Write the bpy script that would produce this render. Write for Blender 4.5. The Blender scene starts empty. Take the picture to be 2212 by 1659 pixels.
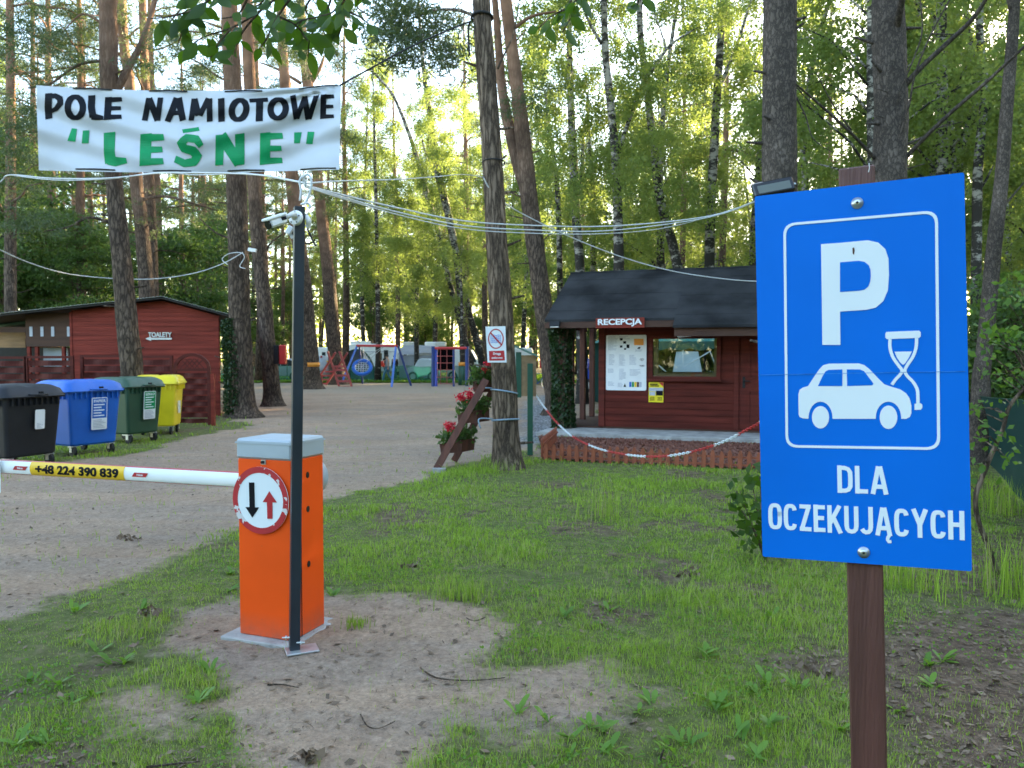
import bpy, bmesh, math, random
import numpy as np
from mathutils import Vector, Matrix, noise

random.seed(7)
RNG = np.random.default_rng(11)
scene = bpy.context.scene
COL = scene.collection
PI = math.pi

# ------------------------------------------------------------------ camera, sky, sun, exposure
F = 1662.0                      # focal length in units of a 2212 px wide picture
CX, CY = 1106.0, 829.5
CAMH = 1.6
PITCH = math.atan((CY - 770.0) / F)
cam = bpy.data.cameras.new('camera')
cam.sensor_width = 36.0
cam.lens = 36.0 * F / 2212.0
cam.clip_start = 0.05
cam.clip_end = 1000.0
cam.dof.use_dof = True
cam.dof.focus_distance = 2.3
cam.dof.aperture_fstop = 9.5
camo = bpy.data.objects.new('camera', cam)
COL.objects.link(camo)
camo.location = (0, 0, CAMH)
camo.rotation_euler = (PI / 2 - PITCH, 0, 0)
scene.camera = camo

SUN_EL = math.radians(13.0)
SUN_AZ = math.radians(44.0)     # clockwise from +Y (the view direction) towards +X
world = bpy.data.worlds.new('World')
scene.world = world
world.use_nodes = True
wn = world.node_tree.nodes
sky = wn.new('ShaderNodeTexSky')
sky.sky_type = 'NISHITA'
sky.sun_disc = False
sky.sun_elevation = SUN_EL
sky.sun_rotation = SUN_AZ
sky.air_density = 1.0
sky.dust_density = 1.0
sky.ozone_density = 0.4
wn['Background'].inputs['Strength'].default_value = 0.15
world.node_tree.links.new(sky.outputs[0], wn['Background'].inputs['Color'])
sun = bpy.data.lights.new('sun', 'SUN')
sun.energy = 5.0
sun.angle = math.radians(0.6)
sun.color = (1.0, 0.8, 0.46)
suno = bpy.data.objects.new('sun', sun)
COL.objects.link(suno)
sd = Vector((math.sin(SUN_AZ) * math.cos(SUN_EL), math.cos(SUN_AZ) * math.cos(SUN_EL), math.sin(SUN_EL)))
suno.rotation_euler = sd.to_track_quat('Z', 'Y').to_euler()
suno.location = sd * 60
scene.view_settings.view_transform = 'Standard'
scene.view_settings.look = 'None'
scene.view_settings.gamma = 1.0
scene.view_settings.use_curve_mapping = False
scene.view_settings.exposure = 3.12
scene.cycles.use_denoising = True
scene.cycles.max_bounces = 8
scene.cycles.transparent_max_bounces = 12
scene.cycles.sample_clamp_indirect = 6.0

# ------------------------------------------------------------------ picture measures -> places
FWD = Vector((0, math.cos(PITCH), -math.sin(PITCH)))
UPV = Vector((0, math.sin(PITCH), math.cos(PITCH)))
CAMP = Vector((0, 0, CAMH))
KV = 2212.0 / 4032.0

def ray(x, y):
    return FWD + Vector((1, 0, 0)) * ((x - CX) / F) - UPV * ((y - CY) / F)

def at(x, y, Y):
    r = ray(x, y)
    return CAMP + r * (Y / r.y)

def ground(x, y, z=0.0):
    r = ray(x, y)
    return CAMP + r * ((z - CAMH) / r.z)

def reg(ox, oy, k):
    return lambda px, py: ((ox + px * k) * KV, (oy + py * k) * KV)

R1 = reg(0, 0, 1500 / 2212)
R2 = reg(0, 1100, 1000 / 2074)
R3 = reg(850, 600, 550 / 2028)
R4 = reg(850, 1650, 600 / 995)
R5 = reg(950, 1250, 1200 / 2212)
R6 = reg(2050, 1000, 1000 / 1843)
R7 = reg(2900, 600, 1132 / 1105)
R8 = reg(1300, 0, 1600 / 2212)
S1 = reg(2700, 0, 1332 / 2210)
S2 = reg(0, 1900, 2000 / 2212)
S3 = reg(2000, 1800, 2032 / 2212)
S4 = reg(2300, 1250, 700 / 2212)
S5 = reg(1700, 1350, 500 / 1659)
S6 = reg(1200, 1300, 500 / 2212)
S7 = reg(1500, 1300, 500 / 2212)

class Plane:
    """a flat face in space: origin, right, up, normal (towards the viewer)"""
    def __init__(s, o, ux, uy):
        s.o = Vector(o); s.ux = Vector(ux).normalized(); s.n = s.ux.cross(Vector(uy)).normalized()
        s.uy = s.n.cross(s.ux).normalized()
    def p(s, a, b, h=0.0):
        return s.o + s.ux * a + s.uy * b + s.n * h
    def loc(s, x, y):
        r = ray(x, y)
        t = (s.o - CAMP).dot(s.n) / r.dot(s.n)
        q = CAMP + r * t - s.o
        return (q.dot(s.ux), q.dot(s.uy))

# ------------------------------------------------------------------ objects
def tag(o, label=None, cat=None, group=None, kind=None):
    if label: o['label'] = label
    if cat: o['category'] = cat
    if group: o['group'] = group
    if kind: o['kind'] = kind
    return o

def T(name, label, cat, loc, group=None):
    o = bpy.data.objects.new(name, None)
    o.empty_display_size = 0.2
    COL.objects.link(o)
    o.location = loc
    return tag(o, label, cat, group)

def wloc(o):
    v = Vector((0, 0, 0))
    while o is not None:
        v += Vector(o.location); o = o.parent
    return v

def link_mesh(name, me, mats, parent=None, smooth=False):
    for m in (mats if isinstance(mats, (list, tuple)) else [mats]):
        me.materials.append(m)
    if smooth:
        me.polygons.foreach_set('use_smooth', [True] * len(me.polygons))
    o = bpy.data.objects.new(name, me)
    COL.objects.link(o)
    if parent is not None:
        o.parent = parent
        me.transform(Matrix.Translation(-wloc(parent)))
    return o

class MB:
    def __init__(s):
        s.v = []; s.f = []; s.m = []
    def add(s, vs, fs, mi=0):
        n = len(s.v)
        s.v += [tuple(q) for q in vs]
        s.f += [tuple(i + n for i in f) for f in fs]
        s.m += [mi] * len(fs)
        return s
    def obox(s, c, ax, ay, az, mi=0):
        """box from centre and three half-axis vectors"""
        c = Vector(c); ax = Vector(ax); ay = Vector(ay); az = Vector(az)
        vs = [c + ax * i + ay * j + az * k for k in (-1, 1) for j in (-1, 1) for i in (-1, 1)]
        return s.add(vs, [(0, 2, 3, 1), (4, 5, 7, 6), (0, 1, 5, 4), (2, 6, 7, 3), (0, 4, 6, 2), (1, 3, 7, 5)], mi)
    def box(s, x0, x1, y0, y1, z0, z1, mi=0):
        return s.obox(((x0 + x1) / 2, (y0 + y1) / 2, (z0 + z1) / 2), ((x1 - x0) / 2, 0, 0), (0, (y1 - y0) / 2, 0), (0, 0, (z1 - z0) / 2), mi)
    def cbox(s, c, ax, ay, az, b=0.01, mi=0):
        """box with chamfered edges (b) : 24 verts"""
        c = Vector(c); A = [Vector(ax), Vector(ay), Vector(az)]
        L = [q.length for q in A]; U = [q.normalized() for q in A]
        vs = []; idx = {}
        for sx in (-1, 1):
            for sy in (-1, 1):
                for sz in (-1, 1):
                    sg = (sx, sy, sz)
                    for k in range(3):
                        p = c.copy()
                        for j in range(3):
                            p += U[j] * sg[j] * (L[j] if j == k else L[j] - b)
                        idx[(sg, k)] = len(vs); vs.append(p)
        fs = []
        for k in range(3):
            i, j = (k + 1) % 3, (k + 2) % 3
            for d in (-1, 1):
                q = []
                for (a, e) in ((-1, -1), (1, -1), (1, 1), (-1, 1)):
                    g = [0, 0, 0]; g[k] = d; g[i] = a; g[j] = e
                    q.append(idx[(tuple(g), k)])
                fs.append(tuple(q if d > 0 else q[::-1]))
            for a in (-1, 1):
                for e in (-1, 1):
                    g0 = [0, 0, 0]; g0[i] = a; g0[j] = e; g0[k] = -1
                    g1 = list(g0); g1[k] = 1
                    q = (idx[(tuple(g0), i)], idx[(tuple(g1), i)], idx[(tuple(g1), j)], idx[(tuple(g0), j)])
                    fs.append(q if a * e > 0 else q[::-1])
        for sx in (-1, 1):
            for sy in (-1, 1):
                for sz in (-1, 1):
                    g = (sx, sy, sz)
                    q = (idx[(g, 0)], idx[(g, 1)], idx[(g, 2)])
                    fs.append(q if sx * sy * sz > 0 else q[::-1])
        return s.add(vs, fs, mi)
    def bar(s, a, b, w, t, up=(0, 0, 1), mi=0, ch=0.0):
        """bar from a to b, width w (sideways), thickness t (along up)"""
        a = Vector(a); b = Vector(b); d = b - a; L = d.length; d.normalize()
        up = Vector(up); sd_ = d.cross(up)
        if sd_.length < 1e-4: sd_ = d.cross(Vector((1, 0, 0)))
        sd_.normalize(); u = sd_.cross(d).normalized()
        fn = s.cbox if ch > 0 else s.obox
        args = ((a + b) / 2, d * (L / 2), u * (t / 2), sd_ * (w / 2))
        return s.cbox(*args, b=ch, mi=mi) if ch > 0 else s.obox(*args, mi=mi)
    def tube(s, pts, rad, n=8, cap=True, mi=0, jit=0.0):
        pts = [Vector(p) for p in pts]
        if not isinstance(rad, (list, tuple)): rad = [rad] * len(pts)
        base = len(s.v)
        d = (pts[1] - pts[0]).normalized()
        ref = Vector((1, 0, 0)) if abs(d.x) < 0.8 else Vector((0, 1, 0))
        u = (ref - d * ref.dot(d)).normalized()
        for i, p in enumerate(pts):
            a = pts[max(i - 1, 0)]; b = pts[min(i + 1, len(pts) - 1)]
            d = (b - a).normalized()
            u = (u - d * u.dot(d)).normalized(); w = d.cross(u)
            for k in range(n):
                t = 2 * PI * k / n
                r = rad[i]
                if jit: r *= 1 + jit * noise.noise(Vector((math.cos(t) * 2.3 + p.x * .7, math.sin(t) * 2.3 + p.y * .3, p.z * 2.0)))
                s.v.append(tuple(p + u * (math.cos(t) * r) + w * (math.sin(t) * r)))
        for i in range(len(pts) - 1):
            for k in range(n):
                k2 = (k + 1) % n
                s.f.append((base + i * n + k, base + i * n + k2, base + (i + 1) * n + k2, base + (i + 1) * n + k)); s.m.append(mi)
        if cap:
            s.f.append(tuple(base + k for k in range(n))[::-1]); s.m.append(mi)
            e = base + (len(pts) - 1) * n
            s.f.append(tuple(e + k for k in range(n))); s.m.append(mi)
        return s
    def lathe(s, o, axis, prof, n=24, mi=0):
        """prof: (distance along axis, radius)"""
        o = Vector(o); ax = Vector(axis).normalized()
        return s.tube([o + ax * (q[0] + 1e-5 * i) for i, q in enumerate(prof)], [q[1] for q in prof], n, True, mi)
    def prism(s, pl, pts, h0, h1, mi=0, mside=None):
        n = len(pts)
        area = sum(pts[i][0] * pts[(i + 1) % n][1] - pts[(i + 1) % n][0] * pts[i][1] for i in range(n))
        if area < 0: pts = pts[::-1]
        vs = [pl.p(a, b, h0) for a, b in pts] + [pl.p(a, b, h1) for a, b in pts]
        fs = [tuple(range(n - 1, -1, -1)), tuple(range(n, 2 * n))]
        s.add(vs, fs, mi)
        s.add(vs, [(i, (i + 1) % n, n + (i + 1) % n, n + i) for i in range(n)], mi if mside is None else mside)
        return s
    def rect(s, pl, a0, a1, b0, b1, h0, h1, mi=0):
        return s.prism(pl, [(a0, b0), (a1, b0), (a1, b1), (a0, b1)], h0, h1, mi)
    def ring(s, pl, outer, inner, h0, h1, mi=0):
        n = len(outer)
        vs = [pl.p(a, b, h1) for a, b in outer] + [pl.p(a, b, h1) for a, b in inner] + \
             [pl.p(a, b, h0) for a, b in outer] + [pl.p(a, b, h0) for a, b in inner]
        fs = []
        for i in range(n):
            j = (i + 1) % n
            fs += [(i, j, n + j, n + i), (2 * n + i, 2 * n + j, j, i), (n + i, n + j, 3 * n + j, 3 * n + i)]
        return s.add(vs, fs, mi)
    def stroke(s, pl, pts, w, h0, h1, mi=0):
        """flat band of width w along a local polyline"""
        P = [Vector((a, b)) for a, b in pts]
        L = []; R = []
        for i, p in enumerate(P):
            d = (P[min(i + 1, len(P) - 1)] - P[max(i - 1, 0)]).normalized()
            nn = Vector((-d.y, d.x)) * (w / 2)
            L.append(tuple(p + nn)); R.append(tuple(p - nn))
        for i in range(len(P) - 1):
            s.prism(pl, [L[i], L[i + 1], R[i + 1], R[i]], h0, h1, mi)
        return s
    def text(s, pl, body, a0, a1, b0, b1, h0, h1, mi=0, bold=0.0, ref=None, shear=0.0):
        """writing fitted into the local rectangle (cap height of ref)"""
        V, Fc = text_shape(body, bold, shear)
        RV = V if ref is None else text_shape(ref, bold, shear)[0]
        x0, x1 = min(q[0] for q in RV), max(q[0] for q in RV)
        y0, y1 = min(q[1] for q in RV), max(q[1] for q in RV)
        sx = (a1 - a0) / (x1 - x0); sy = (b1 - b0) / (y1 - y0)
        vs = [pl.p(a0 + (q[0] - x0) * sx, b0 + (q[1] - y0) * sy, h0 + (h1 - h0) * q[2]) for q in V]
        return s.add(vs, Fc, mi)
    def build(s, name, mats, parent=None, smooth=False):
        me = bpy.data.meshes.new(name)
        me.from_pydata(s.v, [], s.f)
        if any(s.m): me.polygons.foreach_set('material_index', s.m)
        me.update()
        return link_mesh(name, me, mats, parent, smooth)

_tc = {}
def text_shape(body, bold=0.0, shear=0.0):
    key = (body, bold, shear)
    if key in _tc: return _tc[key]
    cu = bpy.data.curves.new('text', 'FONT')
    cu.body = body; cu.offset = bold; cu.shear = shear; cu.extrude = 0.5; cu.resolution_u = 6
    o = bpy.data.objects.new('text', cu)
    COL.objects.link(o)
    me = o.to_mesh()
    V = [(v.co.x, v.co.y, v.co.z + 0.5) for v in me.vertices]
    Fc = [tuple(p.vertices) for p in me.polygons]
    o.to_mesh_clear()
    bpy.data.objects.remove(o); bpy.data.curves.remove(cu)
    _tc[key] = (V, Fc)
    return V, Fc

def smooth_path(pts, n=6):
    """Catmull-Rom through points"""
    P = [Vector(p) for p in pts]
    out = []
    for i in range(len(P) - 1):
        p0 = P[max(i - 1, 0)]; p1 = P[i]; p2 = P[i + 1]; p3 = P[min(i + 2, len(P) - 1)]
        for k in range(n):
            t = k / n
            out.append(0.5 * ((2 * p1) + (p2 - p0) * t + (2 * p0 - 5 * p1 + 4 * p2 - p3) * t * t + (3 * p1 - p0 - 3 * p2 + p3) * t ** 3))
    out.append(P[-1])
    return out

def ellipse(cx, cy, rx, ry, n=40, rot=0.0):
    return [(cx + rx * math.cos(2 * PI * k / n), cy + ry * math.sin(2 * PI * k / n)) for k in range(n)]

def rrect(a0, a1, b0, b1, r, n=6):
    pts = []
    for (cx, cy, s0) in ((a1 - r, b1 - r, 0), (a0 + r, b1 - r, 1), (a0 + r, b0 + r, 2), (a1 - r, b0 + r, 3)):
        for k in range(n + 1):
            t = (s0 + k / n) * PI / 2
            pts.append((cx + r * math.cos(t), cy + r * math.sin(t)))
    return pts

ORD = ['first', 'second', 'third', 'fourth', 'fifth', 'sixth', 'seventh', 'eighth', 'ninth', 'tenth', 'eleventh', 'twelfth',
       'thirteenth', 'fourteenth', 'fifteenth', 'sixteenth', 'seventeenth', 'eighteenth', 'nineteenth', 'twentieth',
       'twenty-first', 'twenty-second', 'twenty-third', 'twenty-fourth', 'twenty-fifth', 'twenty-sixth', 'twenty-seventh',
       'twenty-eighth', 'twenty-ninth'] + ['%s%s' % (t, u) for t in ('thirt', 'fort', 'fift') for u in ('ieth',)]
_o = ORD[:9]
ORD = ORD[:29] + ['thirtieth'] + ['thirty-' + q for q in _o] + ['fortieth'] + ['forty-' + q for q in _o] + ['fiftieth']

# ------------------------------------------------------------------ materials
def nodes_of(name):
    m = bpy.data.materials.new(name)
    m.use_nodes = True
    nt = m.node_tree
    return m, nt, nt.nodes, nt.links, nt.nodes['Principled BSDF']

def mat(name, c, rough=0.6, var=0.12, scale=6.0, bump=0.0, bscale=40.0, stretch=(1, 1, 1), metal=0.0, spec=0.5, c2=None, detail=4.0):
    """painted / raw surface with soft mottling and fine relief"""
    m, nt, N, L, B = nodes_of(name)
    tc = N.new('ShaderNodeTexCoord'); mp = N.new('ShaderNodeMapping')
    mp.inputs['Scale'].default_value = stretch
    L.new(tc.outputs['Object'], mp.inputs[0])
    nz = N.new('ShaderNodeTexNoise'); nz.inputs['Scale'].default_value = scale; nz.inputs['Detail'].default_value = detail
    L.new(mp.outputs[0], nz.inputs['Vector'])
    rp = N.new('ShaderNodeValToRGB')
    a = [max(0, q * (1 - var)) for q in c]
    b = list(c2) if c2 else [min(1, q * (1 + var)) for q in c]
    rp.color_ramp.elements[0].position = 0.3; rp.color_ramp.elements[1].position = 0.7
    rp.color_ramp.elements[0].color = (*a, 1); rp.color_ramp.elements[1].color = (*b, 1)
    L.new(nz.outputs['Fac'], rp.inputs[0]); L.new(rp.outputs[0], B.inputs['Base Color'])
    B.inputs['Roughness'].default_value = rough
    B.inputs['Metallic'].default_value = metal
    B.inputs['Specular IOR Level'].default_value = spec
    if bump > 0:
        n2 = N.new('ShaderNodeTexNoise'); n2.inputs['Scale'].default_value = bscale; n2.inputs['Detail'].default_value = 6
        L.new(mp.outputs[0], n2.inputs['Vector'])
        bp = N.new('ShaderNodeBump'); bp.inputs['Strength'].default_value = bump; bp.inputs['Distance'].default_value = 0.02
        L.new(n2.outputs['Fac'], bp.inputs['Height']); L.new(bp.outputs[0], B.inputs['Normal'])
    return m

def bark_mat(name, c1, c2, c3=None, z0=4.0, z1=9.0, zs=0.22, scale=22.0, strength=0.9):
    """furrowed bark; turns to colour c3 higher up the stem (pine)"""
    m, nt, N, L, B = nodes_of(name)
    tc = N.new('ShaderNodeTexCoord'); mp = N.new('ShaderNodeMapping'); mp.inputs['Scale'].default_value = (1, 1, zs)
    L.new(tc.outputs['Object'], mp.inputs[0])
    vo = N.new('ShaderNodeTexVoronoi'); vo.feature = 'DISTANCE_TO_EDGE'; vo.inputs['Scale'].default_value = scale
    nz = N.new('ShaderNodeTexNoise'); nz.inputs['Scale'].default_value = scale * .9; nz.inputs['Detail'].default_value = 8; nz.inputs['Roughness'].default_value = .7
    wr = N.new('ShaderNodeMix'); wr.data_type = 'VECTOR'; wr.inputs[0].default_value = 0.12
    L.new(mp.outputs[0], nz.inputs['Vector']); L.new(mp.outputs[0], wr.inputs[4]); L.new(nz.outputs['Color'], wr.inputs[5])
    L.new(wr.outputs[1], vo.inputs['Vector'])
    mr = N.new('ShaderNodeMapRange'); mr.inputs[2].default_value = .24
    L.new(vo.outputs['Distance'], mr.inputs[0])
    mul = N.new('ShaderNodeMath'); mul.operation = 'MULTIPLY'
    L.new(mr.outputs[0], mul.inputs[0]); L.new(nz.outputs['Fac'], mul.inputs[1])
    mx = N.new('ShaderNodeMix'); mx.data_type = 'RGBA'
    mx.inputs[6].default_value = (*c1, 1); mx.inputs[7].default_value = (*c2, 1)
    L.new(mul.outputs[0], mx.inputs[0])
    out = mx.outputs[2]
    big = N.new('ShaderNodeTexNoise'); big.inputs['Scale'].default_value = 2.2; big.inputs['Detail'].default_value = 3
    L.new(tc.outputs['Object'], big.inputs['Vector'])
    hv = N.new('ShaderNodeHueSaturation')
    vm = N.new('ShaderNodeMapRange'); vm.inputs[1].default_value = .3; vm.inputs[2].default_value = .7; vm.inputs[3].default_value = .65; vm.inputs[4].default_value = 1.35
    L.new(big.outputs['Fac'], vm.inputs[0]); L.new(vm.outputs[0], hv.inputs['Value'])
    if c3:
        sp = N.new('ShaderNodeSeparateXYZ'); L.new(tc.outputs['Object'], sp.inputs[0])
        zr = N.new('ShaderNodeMapRange'); zr.inputs[1].default_value = z0; zr.inputs[2].default_value = z1
        L.new(sp.outputs[2], zr.inputs[0])
        m2 = N.new('ShaderNodeMix'); m2.data_type = 'RGBA'; m2.inputs[7].default_value = (*c3, 1)
        L.new(zr.outputs[0], m2.inputs[0]); L.new(out, m2.inputs[6]); out = m2.outputs[2]
    L.new(out, hv.inputs['Color'])
    L.new(hv.outputs[0], B.inputs['Base Color'])
    B.inputs['Roughness'].default_value = .9; B.inputs['Specular IOR Level'].default_value = .2
    bp = N.new('ShaderNodeBump'); bp.inputs['Strength'].default_value = strength; bp.inputs['Distance'].default_value = .025
    L.new(mul.outputs[0], bp.inputs['Height']); L.new(bp.outputs[0], B.inputs['Normal'])
    return m

def birch_mat(name):
    m, nt, N, L, B = nodes_of(name)
    tc = N.new('ShaderNodeTexCoord'); mp = N.new('ShaderNodeMapping'); mp.inputs['Scale'].default_value = (1, 1, 2.2)
    L.new(tc.outputs['Object'], mp.inputs[0])
    nz = N.new('ShaderNodeTexNoise'); nz.inputs['Scale'].default_value = 3.2; nz.inputs['Detail'].default_value = 6; nz.inputs['Roughness'].default_value = .75
    L.new(mp.outputs[0], nz.inputs['Vector'])
    sp = N.new('ShaderNodeSeparateXYZ'); L.new(tc.outputs['Object'], sp.inputs[0])
    zr = N.new('ShaderNodeMapRange'); zr.inputs[1].default_value = 0; zr.inputs[2].default_value = 9; zr.inputs[3].default_value = -.09; zr.inputs[4].default_value = .015
    L.new(sp.outputs[2], zr.inputs[0])
    ad = N.new('ShaderNodeMath'); L.new(nz.outputs['Fac'], ad.inputs[0]); L.new(zr.outputs[0], ad.inputs[1])
    rp = N.new('ShaderNodeValToRGB')
    e = rp.color_ramp.elements
    e[0].position = .49; e[0].color = (.028, .024, .02, 1)
    e[1].position = .56; e[1].color = (.29, .265, .23, 1)
    L.new(ad.outputs[0], rp.inputs[0]); L.new(rp.outputs[0], B.inputs['Base Color'])
    B.inputs['Roughness'].default_value = .8; B.inputs['Specular IOR Level'].default_value = .25
    bp = N.new('ShaderNodeBump'); bp.inputs['Strength'].default_value = .4; bp.inputs['Distance'].default_value = .01
    L.new(nz.outputs['Fac'], bp.inputs['Height']); L.new(bp.outputs[0], B.inputs['Normal'])
    return m

def leaf_mat(name, ca, cb, trans=(.2, .3, .03), tw=0.45, rough=.5, var_scale=.35):
    """leaf: colours differ from leaf to leaf and from spray to spray; lets light through"""
    m, nt, N, L, B = nodes_of(name)
    ge = N.new('ShaderNodeNewGeometry')
    tc = N.new('ShaderNodeTexCoord')
    nz = N.new('ShaderNodeTexNoise'); nz.inputs['Scale'].default_value = var_scale; nz.inputs['Detail'].default_value = 3
    L.new(ge.outputs['Position'], nz.inputs['Vector'])
    av = N.new('ShaderNodeMix'); av.data_type = 'FLOAT'; av.inputs[0].default_value = .5
    L.new(ge.outputs['Random Per Island'], av.inputs[2]); L.new(nz.outputs['Fac'], av.inputs[3])
    mx = N.new('ShaderNodeMix'); mx.data_type = 'RGBA'
    mx.inputs[6].default_value = (*ca, 1); mx.inputs[7].default_value = (*cb, 1)
    L.new(av.outputs[0], mx.inputs[0]); L.new(mx.outputs[2], B.inputs['Base Color'])
    B.inputs['Roughness'].default_value = rough; B.inputs['Specular IOR Level'].default_value = .3
    tr = N.new('ShaderNodeBsdfTranslucent')
    t2 = N.new('ShaderNodeMix'); t2.data_type = 'RGBA'
    t2.inputs[6].default_value = (trans[0] * .65, trans[1] * .8, trans[2], 1); t2.inputs[7].default_value = (*trans, 1)
    L.new(av.outputs[0], t2.inputs[0]); L.new(t2.outputs[2], tr.inputs[0])
    ms = N.new('ShaderNodeMixShader'); ms.inputs[0].default_value = tw
    L.new(B.outputs[0], ms.inputs[1]); L.new(tr.outputs[0], ms.inputs[2])
    L.new(ms.outputs[0], N['Material Output'].inputs[0])
    return m

def glass_mat(name, tint=(.85, .9, .9), refl=.12):
    m, nt, N, L, B = nodes_of(name)
    t = N.new('ShaderNodeBsdfTransparent'); t.inputs[0].default_value = (*tint, 1)
    g = N.new('ShaderNodeBsdfGlossy'); g.inputs['Roughness'].default_value = .02
    fr = N.new('ShaderNodeFresnel'); fr.inputs[0].default_value = 1.5
    ad = N.new('ShaderNodeMath'); ad.inputs[1].default_value = refl; L.new(fr.outputs[0], ad.inputs[0])
    ms = N.new('ShaderNodeMixShader'); L.new(ad.outputs[0], ms.inputs[0])
    L.new(t.outputs[0], ms.inputs[1]); L.new(g.outputs[0], ms.inputs[2])
    L.new(ms.outputs[0], N['Material Output'].inputs[0])
    return m

def net_mat(name, c, holes=.35):
    """woven shade net: part of the light passes between the threads"""
    m, nt, N, L, B = nodes_of(name)
    B.inputs['Base Color'].default_value = (*c, 1); B.inputs['Roughness'].default_value = .7
    t = N.new('ShaderNodeBsdfTransparent')
    tl = N.new('ShaderNodeBsdfTranslucent'); tl.inputs[0].default_value = (*c, 1)
    m1 = N.new('ShaderNodeMixShader'); m1.inputs[0].default_value = .35
    L.new(B.outputs[0], m1.inputs[1]); L.new(tl.outputs[0], m1.inputs[2])
    ms = N.new('ShaderNodeMixShader'); ms.inputs[0].default_value = holes
    L.new(m1.outputs[0], ms.inputs[1]); L.new(t.outputs[0], ms.inputs[2])
    L.new(ms.outputs[0], N['Material Output'].inputs[0])
    return m

M = {}
M['pine'] = bark_mat('pine_bark', (.035, .025, .019), (.23, .165, .125), (.21, .118, .078), 5.0, 11.0, .25, 16)
M['oak'] = bark_mat('rough_bark', (.05, .035, .025), (.37, .27, .195), None, zs=.16, scale=17, strength=1.0)
M['smoothbark'] = bark_mat('ridged_bark', (.045, .036, .03), (.215, .17, .14), None, zs=.5, scale=26, strength=.6)
M['birch'] = birch_mat('birch_bark')
M['leaf_birch'] = leaf_mat('birch_leaves', (.045, .078, .018), (.15, .19, .05), (.4, .47, .09), .55)
M['leaf_dark'] = leaf_mat('shade_leaves', (.03, .065, .02), (.085, .14, .035), (.19, .3, .045), .4)
M['leaf_sap'] = leaf_mat('sapling_leaves', (.04, .1, .015), (.11, .2, .03), (.18, .32, .03), .4, rough=.5, var_scale=2)
M['fence_wood'] = mat('dark_red_woven_boards', (.085, .017, .013), .7, .3, 3.0, .25, 30, (.3, 1, 4), spec=.2)
M['leaf_near'] = leaf_mat('large_leaves', (.01, .032, .005), (.04, .085, .01), (.14, .27, .012), .38, rough=.55, var_scale=4)
M['leaf_lime'] = leaf_mat('young_leaves', (.07, .16, .02), (.17, .3, .04), (.26, .42, .03), .4, rough=.4, var_scale=2)
M['needle'] = leaf_mat('pine_needles', (.02, .042, .02), (.06, .09, .04), (.16, .2, .04), .3)
M['ivy'] = leaf_mat('ivy_leaves', (.012, .03, .01), (.035, .07, .02), (.06, .12, .02), .2, rough=.4, var_scale=3)
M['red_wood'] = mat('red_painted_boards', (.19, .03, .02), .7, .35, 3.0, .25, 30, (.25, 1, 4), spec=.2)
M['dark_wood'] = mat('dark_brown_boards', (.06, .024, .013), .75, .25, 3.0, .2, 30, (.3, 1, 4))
M['hut_wood'] = mat('maroon_stained_boards', (.1, .017, .011), .65, .35, 2.5, .25, 26, (.25, 1, 5), spec=.2)
M['brown_wood'] = mat('brown_stained_wood', (.085, .026, .015), .7, .35, 5.0, .35, 30, (3, 3, .5))
M['post_wood'] = mat('red_brown_stained_post', (.1, .036, .028), .5, .3, 6.0, .35, 50, (4, 4, .25))
M['picket'] = mat('orange_brown_pickets', (.27, .07, .03), .6, .25, 8.0, .3, 30, (2, 2, .6))
M['pine_wood'] = mat('varnished_pine', (.3, .16, .06), .5, .25, 5.0, .2, 30, (.5, 2, 2))
M['osb'] = mat('raw_board', (.27, .17, .085), .7, .25, 12.0, .2, 50)
M['white'] = mat('white_paint', (.74, .76, .78), .4, .05, 5)
M['offwhite'] = mat('grubby_white', (.6, .6, .58), .55, .1, 4)
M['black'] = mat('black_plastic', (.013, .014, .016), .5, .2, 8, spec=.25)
M['blackgloss'] = mat('black_gloss', (.01, .01, .012), .12, .1, 8)
M['felt'] = mat('roof_felt', (.026, .027, .029), .95, .4, 1.4, .6, 90, spec=.04, c2=(.045, .046, .049))
M['concrete'] = mat('concrete', (.34, .33, .31), .9, .3, 5, .4, 60)
M['galv'] = mat('galvanised_steel', (.46, .48, .48), .4, .2, 9, .1, 40, metal=.7)
M['screw'] = mat('steel_bolt', (.55, .58, .58), .3, .1, 20, metal=.9)
M['orange'] = mat('orange_enamel', (.86, .085, .006), .42, .06, 3, .02, 60, spec=.3)
M['lid'] = mat('pale_grey_plastic', (.36, .41, .45), .45, .06, 6)
M['pole'] = mat('dark_navy_enamel', (.014, .022, .032), .38, .2, 6, .03, 60)
M['sign_blue'] = mat('blue_sign_film', (.0, .14, .61), .5, .08, 3, spec=.12)
M['sign_white'] = mat('white_sign_film', (.72, .77, .8), .5, .03, 3, spec=.2)
M['sign_red'] = mat('red_sign_film', (.42, .02, .03), .4, .1, 6)
M['ink'] = mat('black_film', (.006, .007, .011), .5, .1, 5, spec=.1)
M['ink_green'] = mat('green_lettering', (.003, .25, .085), .5, .2, 4, spec=.2)
M['ink_grey'] = mat('grey_print', (.42, .45, .52), .6, .1, 5)
M['yellow'] = mat('yellow_plastic', (.78, .62, .015), .42, .08, 3)
M['sticker_yellow'] = mat('yellow_sticker', (.8, .5, .02), .4, .05, 4)
M['bin_black'] = mat('black_bin_plastic', (.014, .015, .018), .5, .25, 3, spec=.3)
M['bin_blue'] = mat('blue_bin_plastic', (.008, .11, .48), .42, .1, 3)
M['bin_green'] = mat('green_bin_plastic', (.025, .075, .04), .45, .12, 3)
M['rubber'] = mat('black_rubber', (.015, .015, .015), .8, .2, 8)
M['cable'] = mat('white_cable', (.6, .62, .64), .5, .1, 6)
M['rope'] = mat('black_cord', (.012, .012, .012), .8, .2, 20)
M['bluerope'] = mat('blue_grey_rope', (.22, .3, .38), .8, .2, 60, .3, 200)
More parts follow.
